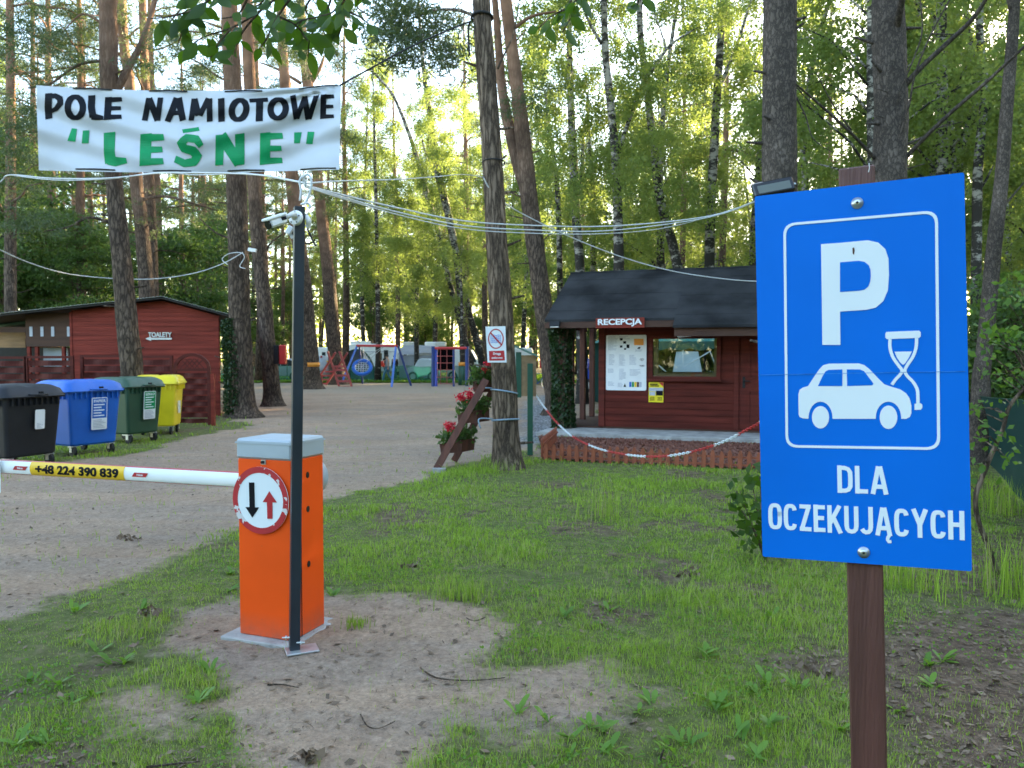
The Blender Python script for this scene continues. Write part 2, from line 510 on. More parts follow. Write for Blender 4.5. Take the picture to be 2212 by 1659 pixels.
M['green_paint'] = mat('dark_green_paint', (.012, .075, .045), .45, .15, 5)
M['roofgreen'] = mat('green_roof_sheet', (.1, .19, .15), .5, .15, 5)
M['red_paint'] = mat('red_gloss_paint', (.5, .03, .03), .4, .1, 6)
M['red_play'] = mat('faded_red_paint', (.33, .06, .06), .5, .12, 6)
M['blue_paint'] = mat('blue_gloss_paint', (.08, .19, .6), .4, .1, 6)
M['navy_paint'] = mat('navy_paint', (.02, .05, .2), .4, .1, 6)
M['orange_band'] = mat('orange_band', (.75, .28, .03), .5, .1, 6)
M['flower'] = leaf_mat('red_petals', (.55, .01, .03), (.8, .04, .07), (.7, .02, .04), .25, var_scale=8)
M['camper'] = mat('camper_white', (.78, .81, .82), .35, .05, 1)
M['awning'] = mat('grey_awning', (.27, .29, .33), .7, .15, 1.5)
M['tent_dark'] = mat('navy_tent_fabric', (.06, .075, .1), .7, .2, 1.5)
M['cover'] = mat('pale_car_cover', (.52, .6, .66), .6, .1, 1.2)
M['tinted'] = mat('tinted_glass', (.03, .045, .05), .1, .1, 3)
M['bluecar'] = mat('blue_car_paint', (.03, .07, .4), .25, .1, 2)
M['teal_tent'] = mat('teal_tarpaulin', (.03, .2, .19), .6, .12, 1.5)
M['dkgreen_tent'] = mat('bottle_green_tarpaulin', (.01, .07, .055), .6, .15, 1.5)
M['skin'] = mat('skin', (.5, .3, .22), .5, .08, 6)
M['hair'] = mat('dark_hair', (.02, .015, .012), .6, .2, 20)
M['net'] = net_mat('green_shade_net', (.012, .16, .11), .4)
M['net_dense'] = net_mat('dense_green_net', (.008, .045, .042), .1)
M['glass'] = glass_mat('window_glass', (.85, .9, .9), .02)
M['plexi'] = glass_mat('clear_tarp', (.7, .78, .78), .1)
M['mulch'] = mat('red_brown_bark_chips', (.19, .075, .05), .9, .4, 30, .8, 60)

# ------------------------------------------------------------------ ground
def vnoise(x, y, seed=0):
    xi = np.floor(x).astype(np.int64); yi = np.floor(y).astype(np.int64)
    xf = x - xi; yf = y - yi
    u = xf * xf * (3 - 2 * xf); v = yf * yf * (3 - 2 * yf)
    def h(a, b):
        n = (a * 374761393 + b * 668265263 + seed * 1442695) & 0x7fffffff
        n = ((n ^ (n >> 13)) * 1274126177) & 0x7fffffff
        return ((n ^ (n >> 16)) & 0xffff) / 65535.0
    return (h(xi, yi) * (1 - u) + h(xi + 1, yi) * u) * (1 - v) + (h(xi, yi + 1) * (1 - u) + h(xi + 1, yi + 1) * u) * v

def fbm(x, y, oct=4, seed=0):
    r = 0.0; a = .5
    for k in range(oct):
        r = r + a * (vnoise(x, y, seed + k) - .5) * 2
        x = x * 2.03 + 11.3; y = y * 2.03 + 5.7; a *= .5
    return r

def gpoly(pts):
    return np.array([[ground(x, y).x, ground(x, y).y] for x, y in pts])

def sdist(px, py, poly):
    """signed distance, positive inside"""
    d = np.full(px.shape, 1e9); ins = np.zeros(px.shape, bool)
    n = len(poly)
    for i in range(n):
        ax, ay = poly[i]; bx, by = poly[(i + 1) % n]
        ex, ey = bx - ax, by - ay
        t = np.clip(((px - ax) * ex + (py - ay) * ey) / (ex * ex + ey * ey + 1e-12), 0, 1)
        d = np.minimum(d, np.hypot(px - ax - t * ex, py - ay - t * ey))
        c = ((ay > py) != (by > py)) & (px < (bx - ax) * (py - ay) / (by - ay + 1e-12) + ax)
        ins ^= c
    return np.where(ins, d, -d)

def sstep(a, b, x):
    t = np.clip((x - a) / (b - a), 0, 1)
    return t * t * (3 - 2 * t)

ROAD = gpoly([(-900, 1480), (-300, 1400), (0, 1340), (150, 1280), (300, 1238), (420, 1185), (510, 1145), (690, 1088), (800, 1060), (930, 1036),
              (985, 1006), (1060, 985), (1130, 972), (1170, 985), (1175, 955), (1215, 935), (1290, 900), (1320, 850), (1330, 836), (1160, 832),
              (900, 827), (480, 827), (472, 890), (540, 918), (400, 952), (250, 985), (100, 1000), (-100, 990), (-900, 990)])
PATCH = gpoly([(310, 1395), (400, 1325), (500, 1300), (700, 1288), (820, 1290), (950, 1308), (1050, 1340), (1105, 1375), (1085, 1420), (1010, 1440),
               (965, 1480), (1000, 1530), (920, 1570), (870, 1640), (850, 1740), (540, 1740), (575, 1650), (490, 1570), (500, 1500), (430, 1440), (360, 1415)])
BARE2 = gpoly([(985, 1480), (1060, 1465), (1200, 1450), (1330, 1470), (1380, 1510), (1250, 1550), (1100, 1570), (1010, 1560)])
BARE3 = gpoly([(230, 1510), (330, 1480), (440, 1520), (430, 1600), (330, 1610), (240, 1570)])
DIRT = gpoly([(1690, 1440), (1820, 1370), (1960, 1330), (2100, 1300), (2400, 1300), (2600, 1900), (1950, 1900), (1850, 1560), (1760, 1500)])
DIRT2 = gpoly([(1960, 1290), (2010, 1250), (2120, 1180), (2300, 1080), (2500, 1080), (2500, 1300), (2150, 1310)])
LAWN = np.array([[-40, 47.5], [12, 47.5], [14, 70], [-40, 70]])
GRAVEL = gpoly([(1125, 962), (1130, 880), (1160, 855), (1240, 850), (1210, 935), (1175, 958)])

def fields(x, y):
    w = fbm(x * .9, y * .9, 4, 3) * .55 + fbm(x * 4, y * 4, 3, 9) * .34
    far = np.clip(y / 12.0, .5, 4)
    road = sstep(-.28, .3, sdist(x, y, ROAD) + w * .75 * far)
    pat = sstep(-.34, .16, sdist(x, y, PATCH) + w * .6)
    b2 = sstep(-.45, .25, sdist(x, y, BARE2) + w * .55) * .8
    b3 = sstep(-.45, .25, sdist(x, y, BARE3) + w * .55) * .8
    dirt = np.maximum(sstep(-.3, .3, sdist(x, y, DIRT) + w * .8), sstep(-.3, .3, sdist(x, y, DIRT2) + w * .8) * .8)
    spots = sstep(.2, .45, fbm(x * 1.7, y * 1.7, 4, 21)) * .8
    forest = sstep(0, 4, (y - 18) - np.clip(4 - np.abs(x - 1.5), 0, 3) * 8) * (sdist(x, y, LAWN) < 0)
    sand = np.maximum.reduce([road, pat, b2, b3])
    dirt = np.clip(np.maximum.reduce([dirt, spots, forest * .85]), 0, 1) * (1 - sand)
    return sand, dirt, road

def height(x, y, sand):
    z = fbm(x * .35, y * .35, 3, 40) * .03 + fbm(x * 2.2, y * 2.2, 4, 50) * .016 + fbm(x * 9, y * 9, 3, 60) * .011 * (.4 + sand) + fbm(x * 5, y * 5, 2, 66) * .014 * sand * np.clip((9 - y) / 4, 0, 1)
    return z * np.clip(1.2 - y / 60, .3, 1)

def axis(c, lo, hi, n, s):
    a = np.arcsinh((lo - c) / s); b = np.arcsinh((hi - c) / s)
    return c + np.sinh(np.linspace(a, b, n)) * s

gx = axis(0.0, -260, 260, 460, 1.6); gy = axis(3.6, -60, 320, 460, 1.9)
GX, GY = np.meshgrid(gx, gy)
px = GX.ravel(); py = GY.ravel()
g_sand, g_dirt, g_road = fields(px, py)
pz = height(px, py, g_sand)
me = bpy.data.meshes.new('ground')
nx, ny = len(gx), len(gy)
me.vertices.add(nx * ny)
me.vertices.foreach_set('co', np.stack([px, py, pz], 1).ravel())
ii = (np.arange(ny - 1)[:, None] * nx + np.arange(nx - 1)[None, :]).ravel()
quads = np.stack([ii, ii + 1, ii + nx + 1, ii + nx], 1)
me.loops.add(quads.size); me.loops.foreach_set('vertex_index', quads.ravel().astype(np.int32))
me.polygons.add(len(quads)); me.polygons.foreach_set('loop_start', (np.arange(len(quads)) * 4).astype(np.int32))
me.update(calc_edges=True)
g_grav = sstep(-.3, .3, sdist(px, py, GRAVEL) + fbm(px, py, 3, 77) * .4)
g_play = sstep(.0, 1.0, sdist(px, py, gpoly([(470, 850), (1160, 850), (1160, 826), (470, 826)])) + fbm(px * .5, py * .5, 3, 78))
for nm, arr in (('sand', g_sand), ('dirt', g_dirt), ('gravel', g_grav), ('play', g_play)):
    me.attributes.new(nm, 'FLOAT', 'POINT').data.foreach_set('value', arr.astype(np.float32))

def ground_mat():
    m, nt, N, L, B = nodes_of('ground')
    ge = N.new('ShaderNodeNewGeometry')
    def attr(n):
        a = N.new('ShaderNodeAttribute'); a.attribute_name = n; return a.outputs['Fac']
    def noi(s, d=6, r=.6):
        n = N.new('ShaderNodeTexNoise'); n.inputs['Scale'].default_value = s; n.inputs['Detail'].default_value = d; n.inputs['Roughness'].default_value = r
        L.new(ge.outputs['Position'], n.inputs['Vector']); return n.outputs['Fac']
    def ramp(f, *st):
        r = N.new('ShaderNodeValToRGB')
        while len(r.color_ramp.elements) < len(st): r.color_ramp.elements.new(.5)
        for e, (p, c) in zip(r.color_ramp.elements, st): e.position = p; e.color = (*c, 1)
        L.new(f, r.inputs[0]); return r.outputs[0]
    def mix(f, a, b):
        x = N.new('ShaderNodeMix'); x.data_type = 'RGBA'
        if isinstance(f, float): x.inputs[0].default_value = f
        else: L.new(f, x.inputs[0])
        L.new(a, x.inputs[6]); L.new(b, x.inputs[7]); return x.outputs[2]
    n1 = noi(1.1); n2 = noi(9, 8, .7); n3 = noi(60, 4, .7); n4 = noi(.35); n5 = noi(22, 6, .7)
    turf = ramp(n2, (.3, (.08, .085, .03)), (.5, (.14, .165, .05)), (.7, (.24, .2, .11)))
    sand = ramp(n2, (.25, (.25, .165, .11)), (.48, (.49, .345, .24)), (.75, (.63, .465, .34)))
    damp = ramp(n1, (.35, (.27, .18, .122)), (.65, (.52, .375, .268)))
    sand = mix(.45, sand, damp)
    dirt = ramp(n2, (.3, (.065, .043, .029)), (.52, (.17, .115, .078)), (.72, (.32, .225, .16)))
    play = ramp(n2, (.3, (.3, .24, .18)), (.7, (.42, .34, .26)))
    vo = N.new('ShaderNodeTexVoronoi'); vo.inputs['Scale'].default_value = 26; L.new(ge.outputs['Position'], vo.inputs['Vector'])
    grav = ramp(vo.outputs['Color'], (.2, (.1, .1, .1)), (.55, (.26, .26, .27)), (.9, (.5, .5, .5)))
    ml = N.new('ShaderNodeMapRange'); ml.inputs[1].default_value = .5; ml.inputs[2].default_value = .66; ml.inputs[4].default_value = .55
    L.new(noi(.55, 7, .62), ml.inputs[0])
    sand = mix(ml.outputs[0], sand, ramp(n5, (.3, (.15, .1, .07)), (.7, (.3, .215, .155))))
    # tyre tracks: long streaks across the track
    sx_ = N.new('ShaderNodeMapping'); sx_.inputs['Rotation'].default_value = (0, 0, .42); sx_.inputs['Scale'].default_value = (.16, 1.5, 1)
    L.new(ge.outputs['Position'], sx_.inputs[0]); sn = N.new('ShaderNodeTexNoise'); sn.inputs['Scale'].default_value = 1.6; sn.inputs['Detail'].default_value = 5
    L.new(sx_.outputs[0], sn.inputs['Vector'])
    sm = N.new('ShaderNodeMapRange'); sm.inputs[1].default_value = .42; sm.inputs[2].default_value = .62; sm.inputs[4].default_value = .6; L.new(sn.outputs['Fac'], sm.inputs[0])
    sand = mix(sm.outputs[0], sand, ramp(n2, (.3, (.26, .2, .155)), (.7, (.42, .335, .27))))
    hv = N.new('ShaderNodeHueSaturation'); hm = N.new('ShaderNodeMapRange'); hm.inputs[1].default_value = .32; hm.inputs[2].default_value = .68; hm.inputs[3].default_value = .68; hm.inputs[4].default_value = 1.25
    L.new(noi(34, 7, .75), hm.inputs[0]); L.new(hm.outputs[0], hv.inputs['Value']); L.new(sand, hv.inputs['Color']); sand = hv.outputs[0]  # light and dark of sand lumps put into the colour as noise
    c = mix(attr('dirt'), turf, dirt)
    # ragged edge between turf and sand
    ad = N.new('ShaderNodeMath'); ad.operation = 'MULTIPLY_ADD'; ad.inputs[1].default_value = .7; ad.inputs[2].default_value = -.35
    L.new(n2, ad.inputs[0])
    a2 = N.new('ShaderNodeMath'); L.new(attr('sand'), a2.inputs[0]); L.new(ad.outputs[0], a2.inputs[1])
    mr = N.new('ShaderNodeMapRange'); mr.inputs[1].default_value = .3; mr.inputs[2].default_value = .7; L.new(a2.outputs[0], mr.inputs[0])
    c = mix(mr.outputs[0], c, sand)
    c = mix(attr('play'), c, play)
    c = mix(attr('gravel'), c, grav)
    # dark crumbs: bark, cones, droppings of the pines
    v2 = N.new('ShaderNodeTexVoronoi'); v2.inputs['Scale'].default_value = 14; L.new(ge.outputs['Position'], v2.inputs['Vector'])
    v3 = N.new('ShaderNodeTexVoronoi'); v3.inputs['Scale'].default_value = 47; L.new(ge.outputs['Position'], v3.inputs['Vector'])
    for v, th in ((v2, .07), (v3, .12)):
        lt = N.new('ShaderNodeMath'); lt.operation = 'LESS_THAN'; lt.inputs[1].default_value = th
        L.new(v.outputs['Distance'], lt.inputs[0])
        k = N.new('ShaderNodeRGB'); k.outputs[0].default_value = (.045, .032, .025, 1)
        f = N.new('ShaderNodeMath'); f.operation = 'MULTIPLY'; f.inputs[1].default_value = .55; L.new(lt.outputs[0], f.inputs[0])
        c = mix(f.outputs[0], c, k.outputs[0])
    L.new(c, B.inputs['Base Color'])
    B.inputs['Roughness'].default_value = .95; B.inputs['Specular IOR Level'].default_value = .15
    s = N.new('ShaderNodeMath'); s.operation = 'ADD'; L.new(n2, s.inputs[0])
    s3 = N.new('ShaderNodeMath'); s3.operation = 'MULTIPLY'; s3.inputs[1].default_value = .35; L.new(n3, s3.inputs[0]); L.new(s3.outputs[0], s.inputs[1])
    bp = N.new('ShaderNodeBump'); bp.inputs['Strength'].default_value = 1.0; bp.inputs['Distance'].default_value = .07
    L.new(s.outputs[0], bp.inputs['Height']); L.new(bp.outputs[0], B.inputs['Normal'])
    return m

g = link_mesh('ground', me, ground_mat(), None, True)
tag(g, kind='structure')

# ------------------------------------------------------------------ many small faces at once
def fast_mesh(name, verts, faces_n, mats, parent=None, smooth=False):
    """verts (N,k,3) blocks; faces_n: list of index tuples inside a block"""
    Nb, k, _ = verts.shape
    me = bpy.data.meshes.new(name)
    me.vertices.add(Nb * k); me.vertices.foreach_set('co', verts.reshape(-1).astype(np.float32))
    base = (np.arange(Nb) * k)[:, None]
    idx = np.concatenate([np.array(f)[None, :] + base for f in faces_n], 1)
    sizes = np.array([len(f) for f in faces_n])
    starts = np.concatenate([[0], np.cumsum(sizes)[:-1]])
    per = sizes.sum()
    ls = (starts[None, :] + (np.arange(Nb) * per)[:, None]).ravel()
    me.loops.add(idx.size); me.loops.foreach_set('vertex_index', idx.ravel().astype(np.int32))
    me.polygons.add(len(ls)); me.polygons.foreach_set('loop_start', ls.astype(np.int32))
    me.update(calc_edges=True)
    return link_mesh(name, me, mats, parent, smooth)

def unit(a):
    return a / (np.linalg.norm(a, axis=1, keepdims=True) + 1e-9)

def leaves(name, C, size, mats, parent=None, asp=.55, bias=(0, 0, 0), rng=RNG):
    C = np.asarray(C, float); n = len(C)
    s = (size * rng.uniform(.7, 1.3, n))[:, None]
    t = unit(rng.normal(size=(n, 3)) + np.array(bias))
    b = unit(np.cross(t, rng.normal(size=(n, 3))))
    w = np.cross(t, b) * .12
    V = np.stack([C - t * s * .5, C + b * s * asp * .5 + w * s, C + t * s * .5, C - b * s * asp * .5 + w * s], 1)
    return fast_mesh(name, V, [(0, 1, 2, 3)], mats, parent)

# ------------------------------------------------------------------ grass
def blades(n, y0, y1, halfw, hmean, wid, rng):
    """candidate points, thinned by the ground cover"""
    u = rng.uniform(0, 1, n)
    y = y0 * (y1 / y0) ** u
    x = rng.uniform(-1, 1, n) * halfw(y)
    sand, dirt, road = fields(x, y)
    dens = (1 - sand) ** 1.5 * (1 - .8 * dirt)
    pn = fbm(x * 1.3, y * 1.3, 4, 31)
    dens *= np.clip(.9 + pn * 1.5, .12, 1) * np.clip(.9 + fbm(x * 7, y * 7, 3, 35) * 1.2, .2, 1)
    dens = np.maximum(dens, .012 * (sand > .5))
    ok = rng.uniform(0, 1, n) < dens
    x, y, sand, pn, dirt = x[ok], y[ok], sand[ok], pn[ok], dirt[ok]
    k = len(x)
    z = height(x, y, sand)
    tall = np.clip(.75 + fbm(x * 1.8, y * 1.8, 4, 33) * 1.7, .25, 2.3) * (1 - .5 * dirt)
    h = hmean * tall * rng.uniform(.45, 1.35, k)
    a = rng.uniform(0, 2 * PI, k)
    lean = rng.uniform(.15, 1.0, k) * h
    dx, dy = np.cos(a) * lean, np.sin(a) * lean
    w = wid * rng.uniform(.6, 1.3, k) * np.clip(y / 4.0, 1, 3)
    pxx, pyy = -np.sin(a) * w, np.cos(a) * w
    V = np.zeros((k, 5, 3))
    V[:, 0] = np.stack([x - pxx, y - pyy, z - .005], 1); V[:, 1] = np.stack([x + pxx, y + pyy, z - .005], 1)
    mx, my, mz = x + dx * .35, y + dy * .35, z + h * .6
    V[:, 2] = np.stack([mx + pxx * .8, my + pyy * .8, mz], 1); V[:, 3] = np.stack([mx - pxx * .8, my - pyy * .8, mz], 1)
    V[:, 4] = np.stack([x + dx, y + dy, z + h * .95], 1)
    return V

def grass_mat():
    m = leaf_mat('grass', (.05, .105, .006), (.46, .62, .075), (.42, .58, .04), .32, .6, 1.6)
    nt = m.node_tree; N = nt.nodes; L = nt.links
    ge = N.new('ShaderNodeNewGeometry')
    B = N['Principled BSDF']
    src = B.inputs['Base Color'].links[0].from_socket
    pn = N.new('ShaderNodeTexNoise'); pn.inputs['Scale'].default_value = .8; pn.inputs['Detail'].default_value = 5
    L.new(ge.outputs['Position'], pn.inputs['Vector'])
    pr = N.new('ShaderNodeMapRange'); pr.inputs[1].default_value = .35; pr.inputs[2].default_value = .65; pr.inputs[3].default_value = .97; pr.inputs[4].default_value = .72
    L.new(pn.outputs['Fac'], pr.inputs[0])
    gt = N.new('ShaderNodeMath'); gt.operation = 'GREATER_THAN'; L.new(pr.outputs[0], gt.inputs[1])
    L.new(ge.outputs['Random Per Island'], gt.inputs[0])
    mx = N.new('ShaderNodeMix'); mx.data_type = 'RGBA'; mx.inputs[7].default_value = (.36, .3, .15, 1)
    L.new(gt.outputs[0], mx.inputs[0]); L.new(src, mx.inputs[6]); L.new(mx.outputs[2], B.inputs['Base Color'])
    return m
M['grass'] = grass_mat()
rg = np.random.default_rng(5)
hw = lambda y: y * .78 + .6
Vg = np.concatenate([blades(330000, 2.2, 6.0, hw, .034, .0015, rg), blades(260000, 6.0, 15.0, hw, .042, .0018, rg),
                     blades(40000, 15.0, 70.0, hw, .07, .004, rg)])
Vg = np.concatenate([Vg, blades(9000, 2.4, 12.0, hw, .115, .0014, rg)])
go = fast_mesh('grass', Vg, [(0, 1, 2, 3), (3, 2, 4)], M['grass'])
tag(go, kind='stuff')
def clover(n, rng):
    y = 2.2 * (11 / 2.2) ** rng.uniform(0, 1, n); x = rng.uniform(-1, 1, n) * hw(y)
    sand, dirt, road = fields(x, y)
    dn = (1 - sand) ** 2 * (1 - .6 * dirt) * np.clip(fbm(x * 2.2, y * 2.2, 4, 51) * 3 + .35, .03, 1)
    ok = rng.uniform(0, 1, n) < dn; x, y, sand = x[ok], y[ok], sand[ok]
    return np.stack([x, y, height(x, y, sand) + rng.uniform(.008, .035, len(x))], 1)
co = leaves('clover', clover(70000, rg), .017, M['leaf_lime'], None, .75, (0, 0, 0), rg)
tag(co, kind='stuff')

# broad-leaved weeds: rosettes of long toothed leaves among the grass
def weed_cover():
    V = []
    spots = [S2(p, q) for p, q in ((430, 740), (480, 800), (400, 930), (300, 960), (250, 880), (530, 790), (130, 870), (920, 830), (860, 960), (60, 1150), (190, 1140), (1450, 500), (1000, 400), (990, 480), (330, 560), (620, 560))]
    spots += [S3(p, q) for p, q in ((350, 1160), (420, 1180), (430, 1270), (260, 1280), (280, 1210), (560, 1090), (610, 1060), (760, 1230), (880, 1050), (890, 1090), (700, 1260), (1060, 1290), (1110, 1160), (1420, 1170), (1440, 1060), (1100, 980), (1070, 1020), (1680, 1090), (1840, 1000), (1800, 900), (1870, 880), (250, 690), (440, 660), (1160, 560), (1310, 520), (920, 230), (1140, 690), (850, 850), (870, 870), (1240, 1000), (180, 1130), (40, 1100), (970, 1200), (520, 1300))]
    rr = np.random.default_rng(8)
    for (vx, vy) in spots:
        p = ground(vx, vy)
        if p.y < 2: continue
        for k in range(rr.integers(5, 10)):
            a = rr.uniform(0, 2 * PI); Ln = rr.uniform(.05, .115); up = rr.uniform(.35, .95)
            d = np.array([math.cos(a), math.sin(a), 0]); s = np.array([-math.sin(a), math.cos(a), 0]); z = np.array([0, 0, 1.0])
            o = np.array([p.x, p.y, .0]) + rr.normal(size=3) * np.array([.012, .012, 0])
            w = Ln * rr.uniform(.11, .17)
            pts = []
            for t, ww in ((0, .25), (.3, .7), (.55, 1.0), (.8, .8), (1.0, .05)):
                c = o + d * Ln * t * (1 - .3 * up) + z * (Ln * up * (t * 1.25 - .55 * t * t))
                pts += [c - s * w * ww, c + s * w * ww]
            V.append(pts)
    return np.array(V)
wo = fast_mesh('weeds', weed_cover(), [(0, 1, 3, 2), (2, 3, 5, 4), (4, 5, 7, 6), (6, 7, 9, 8)], M['leaf_lime'], None, True)
tag(wo, kind='stuff')

# litter: dead leaves, bark crumbs and bits of twig
def litter(n, rng):
    y = 2.2 * (14 / 2.2) ** rng.uniform(0, 1, n); x = rng.uniform(-1, 1, n) * hw(y)
    sand, dirt, road = fields(x, y)
    ok = rng.uniform(0, 1, n) < (.1 + .6 * dirt + .1 * sand)
    x, y, sand = x[ok], y[ok], sand[ok]; k = len(x)
    z = height(x, y, sand) + .008
    a = rng.uniform(0, 2 * PI, k); s = .004 + .022 * rng.uniform(0, 1, k) ** 2; asp = np.where(rng.uniform(0, 1, k) < .5, rng.uniform(.06, .15, k), rng.uniform(.3, .8, k))
    t = np.stack([np.cos(a), np.sin(a), rng.normal(size=k) * .25], 1) * s[:, None]
    b = np.stack([-np.sin(a), np.cos(a), rng.normal(size=k) * .3], 1) * (s * asp)[:, None]
    C = np.stack([x, y, z], 1)
    return np.stack([C - t, C + b * .9, C + t, C - b * .9], 1)
M['litter'] = leaf_mat('dead_leaves', (.035, .022, .015), (.3, .21, .14), (.1, .07, .04), .05, .8, 6)
lo = fast_mesh('leaf_litter', litter(90000, np.random.default_rng(3)), [(0, 1, 2, 3)], M['litter'])
tag(lo, kind='stuff')

# ------------------------------------------------------------------ trees
def birch_proto(seed, H=19.0, low=3.5, nl=24000, leaf=.082):
    r = random.Random(seed); rn = np.random.default_rng(seed)
    bx, by = r.uniform(-1.4, 1.4), r.uniform(-1.0, 1.0)
    path = []; rad = []
    for i in range(15):
        t = i / 14
        path.append(Vector((bx * t * t + .16 * math.sin(t * 7 + seed), by * t * t + .14 * math.cos(t * 6 + seed * 2) - .14, H * t - .1)))
        rad.append(.15 * (1 - t) ** .8 + .012 + (.05 if i == 0 else 0))
    mb = MB(); mb.tube(path, rad, 10, True, 0, .12)
    pts = []
    nlimb = 30
    for k in range(nlimb):
        t = (low + (H - low - .8) * (k + r.random()) / nlimb) / H
        i = min(int(t * 14), 13); f = t * 14 - i
        p0 = path[i].lerp(path[i + 1], f)
        a = r.uniform(0, 2 * PI); L = (1 - t) * 3.0 + 1.0 + r.uniform(-.3, .7)
        d = Vector((math.cos(a), math.sin(a), 0)); q = [p0]
        for j in range(1, 6):
            s = j / 5
            q.append(p0 + d * (L * s * .8) + Vector((0, 0, L * (1.1 * s - .75 * s * s))) + Vector((r.uniform(-.1, .1), r.uniform(-.1, .1), 0)))
        rr = max(.012, .045 * (1 - t))
        mb.tube(q, [rr * (1 - .8 * j / 5) for j in range(6)], 5)
        n_here = max(3, int(11 * L / 3))
        for j in range(n_here):
            s = r.uniform(.3, 1.0); g = min(int(s * 5), 4)
            c = q[g].lerp(q[g + 1], s * 5 - g)
            drop = r.uniform(.3, 1.5); sx, sy = r.gauss(0, .28), r.gauss(0, .28)
            m_ = int(nl / (nlimb * 8))
            for _ in range(m_):
                u = r.random()
                pts.append((c.x + sx * u + r.gauss(0, .13), c.y + sy * u + r.gauss(0, .13), c.z - drop * u + r.gauss(0, .1)))
    return mb, np.array(pts), leaf

def pine_proto(seed, H=21.0, low=8.0, ntuft=420, needles=34):
    r = random.Random(seed)
    bx = r.uniform(-1.0, 1.0)
    path = []; rad = []
    for i in range(15):
        t = i / 14
        path.append(Vector((bx * t * t + .1 * math.sin(t * 6 + seed) - .1 * math.sin(seed), .1 * math.cos(t * 5 + seed) - .1 * math.cos(seed), H * t - .1)))
        rad.append(.19 * (1 - t) ** .7 + .015 + (.06 if i == 0 else 0))
    mb = MB(); mb.tube(path, rad, 11, True, 0, .14)
    pts = []; nl = 22
    for k in range(nl):
        t = (low + (H - low - .4) * (k + r.random()) / nl) / H
        i = min(int(t * 14), 13); p0 = path[i].lerp(path[i + 1], t * 14 - i)
        a = r.uniform(0, 2 * PI); L = .9 + 3.2 * (1 - t) ** .7 + r.uniform(-.3, .6)
        d = Vector((math.cos(a), math.sin(a), 0)); q = [p0]
        for j in range(1, 6):
            s = j / 5
            q.append(p0 + d * (L * s) + Vector((r.uniform(-.12, .12), r.uniform(-.12, .12), L * (.28 * s - .2 * s * s) + r.uniform(-.06, .06))))
        mb.tube(q, [.05 * (1 - t * .5) * (1 - .8 * j / 5) + .008 for j in range(6)], 5)
        for j in range(int(ntuft / nl)):
            s = r.uniform(.35, 1.05); g = min(int(s * 5), 4)
            c = q[g].lerp(q[g + 1], min(s * 5 - g, 1.2)) + Vector((r.gauss(0, .3), r.gauss(0, .3), r.gauss(.08, .14)))
            for _ in range(needles):
                pts.append((c.x + r.gauss(0, .15), c.y + r.gauss(0, .15), c.z + r.gauss(0, .09)))
    # dead snags below the crown
    for k in range(9):
        z = r.uniform(2.2, low); i = min(int(z / H * 14), 13); p0 = path[i]
        a = r.uniform(0, 2 * PI); L = r.uniform(.3, 1.5)
        mb.tube([Vector((p0.x, p0.y, z)), Vector((p0.x + math.cos(a) * L * .5, p0.y + math.sin(a) * L * .5, z + .05)), Vector((p0.x + math.cos(a) * L, p0.y + math.sin(a) * L, z + r.uniform(-.2, .25)))], [.022, .015, .005], 5)
    return mb, np.array(pts), .17

def broad_proto(seed, H=8.5, W=2.6, n=8000, leaf=.12, low=.3):
    """leafy young tree or bush, foliage nearly to the ground, in loose layers"""
    r = random.Random(seed)
    mb = MB(); pts = []
    stems = r.randint(2, 4)
    for s_ in range(stems):
        a = r.uniform(0, 2 * PI); lean = r.uniform(.05, .22) * H
        path = [Vector((math.cos(a) * lean * t * t + .1 * math.sin(5 * t + s_), math.sin(a) * lean * t * t, H * .93 * t - .1)) for t in [i / 8 for i in range(9)]]
        mb.tube(path, [.06 * (1 - i / 9) + .008 for i in range(9)], 6)
        for k in range(16):
            t = r.uniform(low, 1); i = min(int(t * 8), 7); p0 = path[i].lerp(path[i + 1], t * 8 - i)
            b = r.uniform(0, 2 * PI); L = W * r.uniform(.35, 1) * (1.1 - .7 * t)
            e = p0 + Vector((math.cos(b) * L, math.sin(b) * L, L * r.uniform(-.05, .45)))
            mb.tube([p0, p0.lerp(e, .5) + Vector((0, 0, .1 * L)), e], [.02, .013, .005], 4)
            for c_ in range(5):
                c = p0.lerp(e, r.uniform(.35, 1.05)) + Vector((r.gauss(0, .2), r.gauss(0, .2), r.gauss(0, .12)))
                rad = r.uniform(.16, .4)
                for _ in range(int(n / (stems * 16 * 5))):
                    pts.append((c.x + r.gauss(0, rad), c.y + r.gauss(0, rad), c.z + r.gauss(0, rad * .45)))
    return mb, np.array(pts), leaf

def make_proto(kind, mb, pts, leaf, bark, lm, asp, bias):
    """first tree of a kind: an Empty with trunk and crown; returned hidden of place (moved by the caller)"""
    root = T(kind, None, None, (0, 0, 0))
    mb.build('trunk', bark, root, True)
    leaves('crown', pts, leaf, lm, root, asp, bias)
    return root

